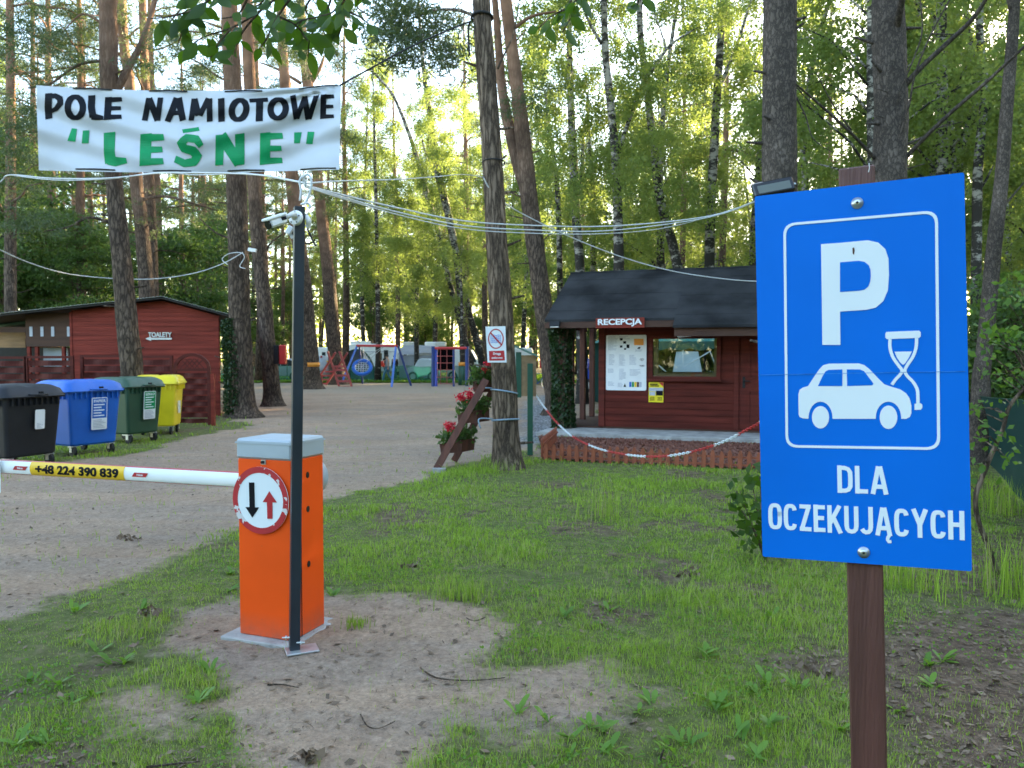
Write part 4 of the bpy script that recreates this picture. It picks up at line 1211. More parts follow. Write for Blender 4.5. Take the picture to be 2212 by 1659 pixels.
# concrete slab in front
slab = MB(); fl = [ground(*R6(255, 1362)), ground(*R6(1900, 1425))]
a = hp(-.95, -1.05, 0); 
hbox(slab, -1.05, HW + .6, -1.25, -.004, -.06, .1, ch=.012)
so = slab.build('slab', M['concrete'], None); tag(so, 'grey concrete slab in front of the reception hut', 'slab')

ivy('ivy', 'dense ivy column on the front porch post of the reception hut', [(1218, 926, 50), (1216, 880, 46), (1214, 820, 40), (1212, 760, 40), (1212, 710, 52), (1216, 697, 70)], 16.2, 3600, .075, 5, 0)
mb = MB(); hbox(mb, -.87, -.75, -.26, -.14, .1, 2.25); tag(mb.build('corner_post', M['brown_wood']), 'ivy-covered corner post of the porch', 'post')

# RECEPCJA board
rp_ = HPL(VE - .03)
a0, b1 = rp_.loc(*R6(546, 466)); a1, b0 = rp_.loc(*R6(898, 534))
bt = T('sign_board', 'small red board with white word RECEPCJA under the eave', 'sign', rp_.p((a0 + a1) / 2, b0))
MB().rect(rp_, a0, a1, b0, b1, -.015, .012).build('board', M['red_wood'], bt)
hgt = b1 - b0
MB().text(rp_, 'RECEPCJA', a0 + .045, a1 - .045, b0 + hgt * .13, b1 - hgt * .1, .013, .024, 0, .028).build('lettering', M['sign_white'], bt)
# notice board with papers
nb = HPL(-.03)
a0, b1 = nb.loc(*R6(622, 590)); a1, b0 = nb.loc(*R6(912, 992))
NW, NH = a1 - a0, b1 - b0
nt_ = T('notice_board', 'white notice board full of printed sheets on the hut wall', 'notice board', nb.p((a0 + a1) / 2, b0))
MB().prism(nb, rrect(a0, a1, b0, b1, .03), 0, .015).build('panel', M['white'], nt_)
mb = MB()
sx = lambda q: a0 + NW * (q - 280) / 490; sy = lambda q: b1 - NH * (q - 225) / 680
def para(mb, q0, q1, r0, r1, mi=0, gap=14, th=6):
    y = r0; rr = random.Random(int(q0 + r0))
    while y < r1 - th:
        mb.rect(nb, sx(q0), sx(q1 - rr.random() ** 2 * (q1 - q0) * .5), sy(y + th), sy(y), .0155, .0175, mi); y += gap
for (q0, q1, r0, r1) in ((305, 420, 235, 420), (440, 570, 240, 275), (315, 385, 460, 600), (440, 515, 465, 600), (565, 650, 470, 600), (300, 375, 640, 690), (440, 525, 640, 775), (570, 710, 645, 725), (305, 380, 800, 860), (425, 490, 815, 865), (635, 725, 405, 435)):
    para(mb, q0, q1, r0, r1)
mb.build('print', M['ink_grey'], nt_)
mb = MB()
for (q0, q1, r0, r1) in ((450, 482, 262, 290), (490, 525, 300, 330), (530, 565, 340, 385), (450, 480, 352, 378), (500, 525, 385, 405)):
    mb.rect(nb, sx(q0), sx(q1), sy(r1), sy(r0), .0155, .019)
mb.prism(nb, [(sx(660), sy(395)), (sx(672), sy(375)), (sx(700), sy(370)), (sx(692), sy(395))], .0155, .019)
for k in range(3):
    ar = [(sx(717 + (14 + 11 * k) * math.cos(PI * (.25 + .5 * i / 8))), sy(550 - (14 + 11 * k) * math.sin(PI * (.25 + .5 * i / 8)))) for i in range(9)]
    mb.stroke(nb, ar, .008, .0155, .019)
mb.text(nb, 'WIFI', sx(688), sx(745), sy(612), sy(592), .0155, .019, 0, .02)
mb.prism(nb, [(sx(495), sy(862)), (sx(512), sy(818)), (sx(528), sy(862))], .0155, .019)
mb.build('symbol', M['ink'], nt_)
MB().rect(nb, sx(620), sx(735), sy(350), sy(272), .0155, .019).build('photo', M['orange_band'], nt_)
for q, c in ((565, 'bin_blue'), (597, 'ink_green'), (628, 'sticker_yellow'), (658, 'brown_wood'), (688, 'ink_grey')):
    MB().rect(nb, sx(q), sx(q + 26), sy(862), sy(800), .0155, .019).build('pictogram', M[c], nt_)
# yellow poster
a0, b1 = nb.loc(*R6(930, 930)); a1, b0 = nb.loc(*R6(1036, 1077)); PW, PH = a1 - a0, b1 - b0
yp = T('poster', 'yellow printed poster below the reception window', 'poster', nb.p((a0 + a1) / 2, b0))
MB().rect(nb, a0, a1, b0, b1, .0, .01).build('sheet', M['yellow'], yp)
mb = MB(); sx = lambda q: a0 + PW * q; sy = lambda q: b1 - PH * q
mb.rect(nb, sx(.02), sx(.98), sy(.46), sy(.27), .0105, .013); mb.rect(nb, sx(.05), sx(.45), sy(.66), sy(.49), .0105, .013)
mb.build('photo', M['ink_grey'], yp)
mb = MB(); mb.rect(nb, sx(.5), sx(.97), sy(.66), sy(.42), .0135, .015)
for k, (q0, q1) in enumerate(((.08, .62), (.1, .7))): mb.rect(nb, sx(q0), sx(q1), sy(.13 + k * .08), sy(.08 + k * .08), .0105, .013)
for k in range(4): mb.rect(nb, sx(.08), sx(.4), sy(.76 + k * .05), sy(.74 + k * .05), .0105, .013); mb.rect(nb, sx(.6), sx(.92), sy(.76 + k * .05), sy(.74 + k * .05), .0105, .013)
mb.build('print', M['ink'], yp)
MB().prism(nb, [(sx(.68), sy(.01)), (sx(.99), sy(.01)), (sx(.99), sy(.22))], .0105, .013).build('corner_flash', M['red_paint'], yp)

# eave lamp, tube lamp, reception camera
def porch_lamp():
    pl = HPL(VE - .08); a, b = pl.loc(*R6(250, 516))
    t = T('lamp', 'small white floodlight under the left end of the eave', 'lamp', pl.p(a, b))
    MB().obox(pl.p(a, b + .02), HU * .1, HN * .05, ZZ * .05 + HN * .02).build('housing', M['black'], t)
    MB().obox(pl.p(a, b - .035, .03), HU * .085, HN * .03, ZZ * .012).build('glass', M['white'], t)
porch_lamp()
pl = HPL(VE + .1); a, b = pl.loc(*R6(1072, 516))
tl = T('tube_lamp', 'short white tube lamp fixed under the eave step', 'lamp', pl.p(a, b))
MB().bar(pl.p(a - .17, b), pl.p(a + .17, b), .04, .05).build('tube', M['white'], tl)
MB().rect(pl, a - .05, a + .07, b - .025, b + .025, .021, .024).build('label', M['bin_blue'], tl)
pl = HPL(-.35); a, b = pl.loc(*R6(1190, 588))
rc = T('security_camera', 'white bullet camera above the reception window', 'camera', pl.p(a, b))
MB().cbox(pl.p(a, b), HU * .14 + ZZ * .012, HN * .045, ZZ * .04, .015).build('housing', M['white'], rc)
MB().lathe(pl.p(a - .145, b - .02), -HU, [(0, .035), (.02, .035)], 14).build('lens', M['blackgloss'], rc)
MB().tube([pl.p(a + .1, b), pl.p(a + .19, b + .02), pl.p(a + .19, b + .12)], .018, 8).build('bracket', M['offwhite'], rc)

# ------------------------------------------------------------------ people
def skin_mesh(name, verts, edges, radii, m, parent, sub=2):
    me = bpy.data.meshes.new(name); me.from_pydata([tuple(v) for v in verts], edges, [])
    o = bpy.data.objects.new(name, me); COL.objects.link(o)
    md = o.modifiers.new('skin', 'SKIN'); md.use_smooth_shade = True
    for i, sv in enumerate(me.skin_vertices[0].data):
        r = radii[i]; sv.radius = r if isinstance(r, tuple) else (r, r); sv.use_root = i == 0
    sb = o.modifiers.new('sub', 'SUBSURF'); sb.levels = sub; sb.render_levels = sub
    dg = bpy.context.evaluated_depsgraph_get(); dg.update()
    nm = bpy.data.meshes.new_from_object(o.evaluated_get(dg))
    bpy.data.objects.remove(o); bpy.data.meshes.remove(me)
    nm.name = name; nm.materials.clear()
    return link_mesh(name, nm, m, parent, True)

def person(label, pos, yaw, J, top, bottom, h=1.7, shoe='black'):
    """J: joints in body frame (x right, y forward, z up, metres for h=1.7)"""
    t = T('person', label, 'person', pos)
    k = h / 1.7; c, s = math.cos(yaw), math.sin(yaw)
    W = lambda p: Vector((pos[0] + k * (p[0] * c - p[1] * s), pos[1] + k * (p[0] * s + p[1] * c), pos[2] + k * p[2]))
    N = ['pelvis', 'waist', 'chest', 'neck', 'head0', 'head1', 'shL', 'elL', 'wrL', 'haL', 'shR', 'elR', 'wrR', 'haR', 'hiL', 'knL', 'anL', 'toL', 'hiR', 'knR', 'anR', 'toR']
    ix = {n: i for i, n in enumerate(N)}
    E = [('pelvis', 'waist'), ('waist', 'chest'), ('chest', 'neck'), ('neck', 'head0'), ('head0', 'head1'), ('chest', 'shL'), ('shL', 'elL'), ('elL', 'wrL'), ('wrL', 'haL'),
         ('chest', 'shR'), ('shR', 'elR'), ('elR', 'wrR'), ('wrR', 'haR'), ('pelvis', 'hiL'), ('hiL', 'knL'), ('knL', 'anL'), ('anL', 'toL'), ('pelvis', 'hiR'), ('hiR', 'knR'), ('knR', 'anR'), ('anR', 'toR')]
    Rd = dict(pelvis=.13, waist=.115, chest=.14, neck=.05, head0=.075, head1=.088, sh=.06, el=.042, wr=.03, ha=.036, hi=.085, kn=.055, an=.04, to=.035)
    rad = lambda n: k * Rd.get(n, Rd.get(n[:2], .05))
    ed = [(ix[a], ix[b]) for a, b in E]
    skin_mesh('body', [W(J[n]) for n in N], ed, [rad(n) for n in N], M['skin'], t)
    def cloth(nm, names, m, add):
        li = {n: i for i, n in enumerate(names)}
        skin_mesh(nm, [W(J[n]) for n in names], [(li[a], li[b]) for a, b in E if a in li and b in li], [rad(n) + add for n in names], m, t)
    cloth('shirt', ['waist', 'pelvis', 'chest', 'shL', 'elL', 'wrL', 'shR', 'elR', 'wrR'], top, .022)
    cloth('trousers', ['pelvis', 'hiL', 'knL', 'anL', 'hiR', 'knR', 'anR'], bottom, .018)
    hd = W(J['head1']); f = W((J['head1'][0], J['head1'][1] + .1, J['head1'][2])) - hd; f.normalize()
    hm = MB(); n = 10
    hm.lathe(hd + Vector((0, 0, -.02)) - f * .014, (0, 0, 1), [(0, .09 * k), (.04, .105 * k), (.08, .098 * k), (.12, .06 * k), (.135, .01)], 14)
    hm.build('hair', M['hair'], t, True)
    fm = MB(); rt = f.cross(Vector((0, 0, 1)))
    for sgn in (-1, 1): fm.obox(hd + f * .086 * k + rt * sgn * .033 - Vector((0, 0, .025)), rt * .011, f * .006, Vector((0, 0, .006)))
    fm.build('eyes', M['black'], t)
    fm = MB(); fm.tube([hd + f * .08 * k + Vector((0, 0, -.03)), hd + f * .108 * k + Vector((0, 0, -.065)), hd + f * .085 * k + Vector((0, 0, -.072))], [.008, .013, .008], 6)
    fm.obox(hd + f * .078 * k - Vector((0, 0, .1)), rt * .022, f * .008, Vector((0, 0, .005))); fm.build('face', M['skin'], t)
    for a in ('L', 'R'):                      # fingers
        w, ha = W(J['wr' + a]), W(J['ha' + a]); d = (ha - w).normalized(); sd_ = d.cross(f).normalized()
        hm = MB()
        for q in range(4):
            b = ha + f * (.03 - .019 * q); Ln = (.062, .075, .07, .055)[q]
            hm.tube([b, b + d * Ln * .6, b + d * Ln * .9 + f * .02], [.0095, .0085, .006], 6)
        hm.tube([w.lerp(ha, .5) + f * .025, ha + f * .062 - d * .005, ha + f * .068 + d * .03], [.011, .0095, .007], 6)
        hm.build('hand', M['skin'], t, True)
        an, to = W(J['an' + a]), W(J['to' + a]); sh = MB()
        sh.tube([an + (an - to) * .35 - Vector((0, 0, .03)), an - Vector((0, 0, .03)), to.lerp(an, .3), to + (to - an) * .15], [.04, .048, .045, .03], 8)
        sh.build('shoe', M[shoe], t, True)
    return t

STAND = dict(pelvis=(0, 0, .93), waist=(0, 0, 1.08), chest=(0, 0, 1.32), neck=(0, 0, 1.47), head0=(0, .02, 1.54), head1=(0, .03, 1.61),
             shL=(-.19, 0, 1.4), elL=(-.24, -.03, 1.13), wrL=(-.23, .06, .9), haL=(-.23, .09, .83), shR=(.19, 0, 1.4), elR=(.24, -.03, 1.13), wrR=(.23, .06, .9), haR=(.23, .09, .83),
             hiL=(-.09, 0, .88), knL=(-.1, .03, .48), anL=(-.1, -.01, .09), toL=(-.11, .15, .04), hiR=(.09, 0, .88), knR=(.1, .03, .48), anR=(.1, -.01, .09), toR=(.11, .15, .04))
WALK = dict(STAND, knL=(-.09, .2, .5), anL=(-.09, .26, .1), toL=(-.09, .41, .06), knR=(.09, -.02, .48), anR=(.09, -.3, .13), toR=(.09, -.18, .04), wrL=(-.25, -.1, .92), haL=(-.25, -.11, .84), wrR=(.22, .2, .96), haR=(.22, .25, .9))
BEND = dict(STAND, waist=(0, .06, 1.06), chest=(0, .2, 1.25), neck=(0, .3, 1.36), head0=(0, .35, 1.41), head1=(0, .4, 1.45), shL=(-.18, .22, 1.33), elL=(-.2, .3, 1.06), wrL=(-.12, .45, .98), haL=(-.1, .51, .96), shR=(.18, .22, 1.33), elR=(.2, .3, 1.06), wrR=(.12, .45, .98), haR=(.1, .51, .96))
SIT = dict(STAND, pelvis=(0, 0, .5), waist=(0, .0, .65), chest=(0, .04, .9), neck=(0, .07, 1.05), head0=(0, .1, 1.12), head1=(0, .12, 1.19), shL=(-.19, .04, .98), elL=(-.24, .12, .72), wrL=(-.16, .38, .78), haL=(-.12, .46, .79),
           shR=(.19, .04, .98), elR=(.24, .14, .72), wrR=(.15, .38, .78), haR=(.1, .46, .79), hiL=(-.09, .05, .48), knL=(-.1, .46, .5), anL=(-.1, .46, .09), toL=(-.1, .62, .04), hiR=(.09, .05, .48), knR=(.1, .46, .5), anR=(.1, .46, .09), toR=(.1, .62, .04))
fm_ = lambda n, c: mat(n, c, .8, .15, 8)
p = ground(818, 825.5); person('person in a red jacket and pale trousers bending in front of the caravan', (p.x, p.y, 0), -1.2, BEND, fm_('red_jacket', (.6, .06, .04)), fm_('cream_trousers', (.55, .5, .38)), 1.62, 'offwhite')
p = ground(837, 826); person('person in a grey hooded top and blue trousers walking past the caravan', (p.x, p.y, 0), 1.5, WALK, fm_('grey_top', (.2, .2, .22)), fm_('blue_trousers', (.05, .16, .25)), 1.7)
p = ground(853, 821); person('person in black standing at the caravan door', (p.x, p.y, 0), 2.6, STAND, fm_('black_top', (.015, .015, .018)), fm_('dark_trousers', (.02, .03, .04)), 1.68)
q = hp(HPL(.95).loc(*S4(1690, 600))[0] + .12, .95, ZB + .1)
person('person in dark clothes seated at the counter behind the reception window', (q.x, q.y, q.z), PI - hA + 1.1, SIT, fm_('navy_top', (.02, .022, .04)), fm_('dark_jeans', (.02, .025, .04)), 1.7)
mb = MB(); c = hp(HPL(1.05).loc(*S4(1690, 700))[0], 1.05, 0)
st = T('stool', 'plain wooden stool under the person at the counter', 'stool', (q.x, q.y, ZB))
MB().lathe((q.x, q.y, ZB + .44), (0, 0, 1), [(0, .17), (.04, .18)], 18).build('seat', M['pine_wood'], st)
for k in range(4):
    a = PI / 4 + k * PI / 2
    MB().tube([(q.x + .13 * math.cos(a), q.y + .13 * math.sin(a), ZB + .44), (q.x + .17 * math.cos(a), q.y + .17 * math.sin(a), ZB)], .017, 6).build('leg', M['pine_wood'], st)

# marquee seen through the hut's rear window
def marquee():
    t = T('marquee', 'green party tent seen through the reception window', 'tent', (5.3, 24.5, 0))
    P = lambda x, y, z: Vector((x, y, z))
    x0, x1, y0, y1 = 2.9, 9.5, 23.0, 27.0
    mb = MB(); ze, zr = 2.05, 3.0
    xm, ym = (x0 + x1) / 2, (y0 + y1) / 2
    mb.add([P(x0 - .1, y0 - .1, ze), P(x1 + .1, y0 - .1, ze), P(x1 + .1, y1 + .1, ze), P(x0 - .1, y1 + .1, ze), P(x0 + 1.5, ym, zr), P(x1 - 1.5, ym, zr)], [(0, 1, 5, 4), (1, 2, 5), (2, 3, 4, 5), (3, 0, 4)])
    mb.build('roof', M['teal_tent'], t)
    mb = MB(); n = 44; vs = []
    for i in range(n + 1):
        x = x0 - .1 + (x1 - x0 + .2) * i / n
        vs += [P(x, y0 - .11, ze), P(x, y0 - .12, ze - .2 - .07 * abs(math.sin(i * PI / 4)))]
    mb.add(vs, [(2 * i, 2 * i + 2, 2 * i + 3, 2 * i + 1) for i in range(n)]); mb.build('valance', M['dkgreen_tent'], t)
    mb = MB(); mb.box(x0, x0 + .9, y0, y0 + .02, 0, ze - .02); mb.box(x1 - 3.2, x1, y0, y0 + .02, 0, ze - .02)
    mb.box(x0, x1, y1, y1 + .02, .0, ze); mb.box(x0 + .9, x1 - 3.2, y0, y0 + .02, 0, .85); mb.box(x1, x1 + .02, y0, y1, 0, ze)
    mb.build('wall_panel', M['dkgreen_tent'], t)
    mb = MB(); mb.box(x0 + .9, x1 - 3.2, y0, y0 + .01, .85, ze - .22); mb.build('clear_window', M['plexi'], t)
    mb = MB(); mb.add([P(4.75, 22.9, .9), P(5.7, 22.9, .9), P(5.55, 22.95, 1.75), P(4.9, 22.95, 1.75)], [(0, 1, 2, 3)]); mb.build('white_flap', M['cover'], t)
    for k in range(4):
        mb = MB(); x = x0 + (x1 - x0) * k / 3
        mb.tube([P(x, y0 - .05, 0), P(x, y0 - .05, ze)], .025, 8); mb.build('pole', M['white'], t)
    mb = MB(); mb.tube([P(3.9, 22.94, 1.75), P(4.7, 22.94, 1.05), P(5.9, 22.94, 1.75), P(6.2, 22.94, 1.0)], .02, 6); mb.build('brace', M['white'], t)
marquee()

# picket edging, mulch, chain, post with box
def pickets():
    A = ground(*R6(160, 1495)); B = ground(*R6(1745, 1572)); C = ground(*R6(262, 1395)); D = B + (B - A).normalized() * 1.6
    t = T('picket_fence', 'knee-low orange-brown picket fence round the hut flower bed', 'fence', A)
    d = (D - A).normalized(); up = Vector((0, 0, 1)); nrm = Vector((-d.y, d.x, 0))
    L = (D - A).length; n = int(L / .125)
    for z in (.06, .17):
        mb = MB(); mb.bar(A + nrm * .018 + up * z, D + nrm * .018 + up * z, .014, .03); mb.build('rail', M['picket'], t)
    for i in range(n):
        r = random.Random(i); hgt_ = .255 + r.uniform(-.012, .012); w = .031
        o = A + d * (.05 + i * .125) + Vector((0, 0, -.02))
        pl = Plane(o, d, up); lean = r.uniform(-.012, .012)
        MB().prism(pl, [(-w, 0), (w, 0), (w + lean, hgt_ - .03), (w * .4 + lean, hgt_ + .02), (-w * .4 + lean, hgt_ + .02), (-w + lean, hgt_ - .03)], -.011, .011).build('picket', M['picket'], t)
    # the end panel running back to the slab
    d2 = (C - A).normalized(); L2 = (C - A).length + .15; m_ = max(4, int(L2 / .14))
    e0, e1 = A + d2 * .02, A + d2 * L2
    for z in (.07, .24):
        mb = MB(); mb.bar(e0 + up * z, e1 + up * z, .014, .03); mb.build('rail', M['picket'], t)
    pl = Plane(A, d2, up) 
    for i in range(m_):
        o = A + d2 * (.05 + i * L2 / m_) + d * -.02
        pl = Plane(o, d2, up)
        MB().prism(pl, [(-.035, 0), (.035, 0), (.035, .3), (.015, .34), (-.015, .34), (-.035, .3)], -.011, .011).build('picket', M['picket'], t)
    # bed of bark chips between fence and slab
    r = np.random.default_rng(4); k = 9000
    u = r.uniform(0, 1, k); v = r.uniform(0, 1, k)
    S0, S1_ = hp(-1.0, -1.27, 0), hp(HW + .6, -1.27, 0)
    Pt = np.array([(A * (1 - a) + D * a) * (1 - b) + (S0 * (1 - a) + S1_ * a) * b for a, b in zip(u, v)])
    Pt[:, 2] = .03 + .05 * np.sin(v * PI) + r.normal(size=k) * .008
    o = leaves('bark_mulch', Pt, .045, M['mulch'], None, .6); tag(o, kind='stuff')
    mb = MB(); up_ = Vector((0, 0, .028)); mid = [A.lerp(S0, .5) + Vector((0, 0, .07)), D.lerp(S1_, .5) + Vector((0, 0, .07))]
    mb.add([A + up_, D + up_, mid[1], mid[0], S1_ + up_, S0 + up_], [(0, 1, 2, 3), (3, 2, 4, 5)])
    o = mb.build('flower_bed', M['mulch']); tag(o, kind='structure')
pickets()

def letter_box():
    p = ground(1145, 983); D = p.y
    t = T('post_box', 'wooden box with green roof on a dark green post by the path', 'box', p)
    top = at(1147, 785, D).z
    MB().cbox((p.x, p.y, top / 2), (.045, 0, 0), (0, .03, 0), (0, 0, top / 2), .004).build('post', M['green_paint'], t)
    y = p.y + .05; a = at(1117, 858, y + .1); b = at(1158, 766, y + .1)
    mb = MB(); mb.box(a.x + .07, b.x, y, y + .32, a.z + .02, b.z - .01); mb.build('box', M['osb'], t)
    mb = MB(); mb.box(a.x - .02, a.x + .068, y - .01, y + .33, a.z, b.z + .04); mb.build('side_board', M['green_paint'], t)
    e0, e1 = at(1112, 752, y), at(1163, 772, y)
    mb = MB(); vs = []
    for yy in (y - .1, y + .42):
        vs += [(e0.x - .0, yy, e0.z + .02), (e1.x, yy, e1.z), (e1.x, yy, e1.z + .03), (e0.x, yy, e0.z + .05)]
    mb.add(vs, [(0, 1, 2, 3), (7, 6, 5, 4), (0, 4, 5, 1), (3, 2, 6, 7), (1, 5, 6, 2), (0, 3, 7, 4)]); mb.build('roof', M['roofgreen'], t)
letter_box()

def chain():
    V = [(1157, 853), (1180, 885), (1205, 915), (1240, 945), (1290, 968), (1340, 980), (1395, 986), (1450, 984), (1510, 972), (1565, 953), (1610, 930), (1645, 910), (1690, 872)]
    dd = [12.6, 12.3, 12.0, 11.6, 11.1, 10.7, 10.2, 9.8, 9.4, 9.0, 8.7, 8.4, 8.1]
    P = smooth_path([at(x, y, d) for (x, y), d in zip(V, dd)], 14)
    L = [0]
    for i in range(1, len(P)): L.append(L[-1] + (P[i] - P[i - 1]).length)
    def pos(s):
        for i in range(1, len(P)):
            if L[i] >= s: return P[i - 1].lerp(P[i], (s - L[i - 1]) / (L[i] - L[i - 1] + 1e-9)), (P[i] - P[i - 1]).normalized()
        return P[-1], (P[-1] - P[-2]).normalized()
    t = T('chain', 'red and white plastic chain hanging between green post and sign', 'chain', P[0])
    s = 0; k = 0; m_ = MB(); run = 0
    while s < L[-1]:
        c, d = pos(s); 
        if int(s / .42) != run: m_.build(('white_links', 'red_links')[run % 2], M[('sign_white', 'red_paint')[run % 2]], t, True); m_ = MB(); run = int(s / .42)
        u = d.cross(Vector((0, 0, 1))).normalized(); v = u.cross(d)
        a = u if k % 2 == 0 else v
        ring = [c + d * (.026 * math.cos(q)) + a * (.014 * math.sin(q)) for q in [2 * PI * j / 10 for j in range(11)]]
        m_.tube(ring, .0052, 5, False); s += .036; k += 1
    m_.build(('white_links', 'red_links')[run % 2], M[('sign_white', 'red_paint')[run % 2]], t, True)
chain()

# ------------------------------------------------------------------ toilet hut and woven fences
TD = 20.6
tp = Plane((0, TD, 0), (1, 0, 0), (0, 0, 1))
def tl_(fn, x, y): return tp.loc(*fn(x, y))
th = T('toilet_hut', 'long low red board hut with grey sheet roof, toilet sign on its end', 'hut', (-9.5, TD + 2, 0))
xl, _ = tl_(R2, 585, 500); xr, _ = tl_(R2, 1795, 500); zr = tl_(R2, 1325, 175)[1]; xrdg = tl_(R2, 1325, 170)[0]
zre = tl_(R2, 1795, 300)[1]; xe0 = tl_(R2, -300, 330)[0]; ze0 = tl_(R2, 0, 315)[1]
gl = lambda x: zr + (x - xrdg) * (zr - zre) / (xrdg - xr) if x > xrdg else zr + (x - xrdg) * (zr - ze0) / (xrdg - tl_(R2, 0, 315)[0])
mb = MB(); z = .03; pitch = .125; r = random.Random(2)
while z < zr:
    zz = z + pitch - .006
    # clip each board by the gable slopes
    xa = xl; xb = xr
    def lim(zq):
        lo, hi = xl, xr
        if zq > gl(xr) : hi = xrdg + (zr - zq) / ((zr - zre) / (xr - xrdg))
        if zq > gl(xl): lo = xrdg - (zr - zq) / ((zr - gl(xl)) / (xrdg - xl))
        return lo, hi
    l0, h0 = lim(z); l1, h1 = lim(min(zz, zr - .01))
    if h1 > l1 and h0 > l0:
        mb.prism(tp, [(l0, z), (h0, z), (h1, min(zz, zr - .01)), (l1, min(zz, zr - .01))], .0, .018 + r.uniform(-.003, .003))
    z += pitch
D2 = 5.0
SK = Vector((-.43, 1, 0)) * (D2 / 2)
for xw, hz in ((xr - .035, gl(xr) - .03), (xl + .03, 2.6)): mb.obox(Vector((xw, TD + .003, hz / 2)) + SK, (.028, 0, 0), SK, (0, 0, hz / 2))
mb.obox(Vector(((xl + xr) / 2, TD + .02, 1.25)) + SK * 2, ((xr - xl) / 2 - .05, 0, 0), (0, .02, 0), (0, 0, 1.25))
vs = [tp.p(a, b, -.002) for a, b in ((xl, .0), (xr, .0), (xr, gl(xr)), (xrdg, zr), (xl, gl(xl)))]; mb.add(vs, [(0, 1, 2, 3, 4)])
mb.build('wall', M['red_wood'], th)
mb = MB()
for (a, w, hh) in ((xl, .06, gl(xl) - .05), (xr - .04, .05, gl(xr) - .03)): mb = MB(); mb.rect(tp, a - w / 2, a + w / 2, .0, hh, .019, .035); mb.build('corner_board', M['red_wood'], th)
mb = MB()
for (xa, xb) in ((xe0, xrdg), (xrdg, xr + .8)):
    za, zb = gl(xa) + .03, gl(xb) + .03; n = 30
    vs = []
    for (y) in (TD - .35, TD + D2 + .3):
        k_ = -.43 * (y - TD)
        vs += [(xa + k_, y, za), (xb + k_, y, zb), (xb + k_, y, zb + .05), (xa + k_, y, za + .05)]
    mb.add(vs, [(0, 1, 2, 3), (7, 6, 5, 4), (0, 4, 5, 1), (3, 2, 6, 7), (1, 5, 6, 2), (0, 3, 7, 4)])
mb.build('roof', M['black'], th)
mb = MB()
for (xa, xb) in ((xe0, xrdg), (xrdg, xr + .8)):
    za, zb = gl(xa) + .083, gl(xb) + .083; n = max(8, int(abs(xb - xa) / .09)); vs = []
    for i in range(n * 2 + 1):
        f = i / (n * 2); x = xa + (xb - xa) * f; zq = za + (zb - za) * f + (.016 if i % 2 else 0)
        k0, k1 = .43 * .4, -.43 * (D2 + .35); vs += [(x + k0, TD - .4, zq), (x + k1, TD + D2 + .35, zq), (x + k0, TD - .4, zq + .006), (x + k1, TD + D2 + .35, zq + .006)]
    fs = []
    for i in range(n * 2):
        b = i * 4; fs += [(b + 2, b + 6, b + 7, b + 3), (b, b + 1, b + 5, b + 4), (b, b + 4, b + 6, b + 2)]
    mb.add(vs, fs)
mb.build('roof_sheet', M['galv'], th)
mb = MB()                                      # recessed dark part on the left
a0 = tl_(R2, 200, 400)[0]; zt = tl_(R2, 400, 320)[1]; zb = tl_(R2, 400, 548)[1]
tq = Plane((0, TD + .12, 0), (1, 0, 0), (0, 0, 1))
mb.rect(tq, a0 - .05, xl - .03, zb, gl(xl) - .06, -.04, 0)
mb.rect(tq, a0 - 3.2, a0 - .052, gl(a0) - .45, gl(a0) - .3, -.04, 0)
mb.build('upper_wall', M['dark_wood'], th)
mb = MB()
for q in (232, 322, 410, 540):
    a, b = tl_(R2, q, 425); mb = MB(); mb.rect(tq, a - .04, a + .04, b - .13, b + .13, .001, .012); mb.build('vent_slot', M['ink_grey'], th)
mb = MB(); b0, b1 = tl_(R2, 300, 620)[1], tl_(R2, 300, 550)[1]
mb.rect(tq, a0 - 3.0, xl - .05, 0, b1, -2.0, -1.9); mb.build('opening_shade', M['black'], th)  # black sheet puts the shade of the opening into colour
mb = MB(); a, b = tl_(R2, 275, 585)[0], tl_(R2, 480, 585)[0]; mb.rect(tq, a, b, b0 - .3, b1 - .03, -.35, -.3)
a, b = tl_(R2, 497, 585)[0], tl_(R2, 585, 585)[0]; mb.rect(tq, a, b, b0 - .3, b1 - .03, -.6, -.55); mb.build('basin_panel', M['lid'], th)
for q in (205, 270, 490):
    mb = MB(); a = tl_(R2, q, 580)[0]; mb.rect(tq, a - .04, a + .04, 0, zb - .003, -.1, -.02); mb.build('post', M['red_wood'], th)
# orange shed far left
t = T('shed', 'small orange-brown board shed left of the toilet hut', 'shed', at(25, 900, 23.5))
s0, s1 = at(-40, 700, 23.5), at(54, 700, 23.5)
mb = MB()
for k in range(18): mb.box(s0.x, s1.x, 23.5 + .0, 23.52, k * .13, k * .13 + .124)
mb.box(s0.x + .01, s1.x - .01, 23.521, 25.5, 0, 2.33); mb.build('wall', M['pine_wood'], t)
mb = MB(); mb.obox(((s0.x + s1.x) / 2, 24.4, 2.5), ((s1.x - s0.x) / 2 + .25, 0, .12), (0, 1.3, 0), (0, 0, .04)); mb.build('roof', M['roofgreen'], t)

# TOALETY letters with arrow
ts = T('direction_sign', 'cream cut-out word TOALETY over an arrow pointing left', 'sign', tp.p(*tl_(R2, 1310, 500), .03))
a0, b1 = tl_(R2, 1216, 432); a1, b0 = tl_(R2, 1408, 472)
MB().text(tp, 'TOALETY', a0, a1, b0, b1, .03, .05, 0, .03).build('lettering', M['offwhite'], ts)
a0, b1 = tl_(R2, 1240, 477); a1, b0 = tl_(R2, 1408, 493); ah = tl_(R2, 1195, 485)
mb = MB(); mb.rect(tp, a0, a1, b0, b1, .03, .05); mb.prism(tp, [(a0 - .003, b0 - .035), (a0 - .003, b1 + .035), ah], .03, .05); mb.build('arrow', M['offwhite'], ts)

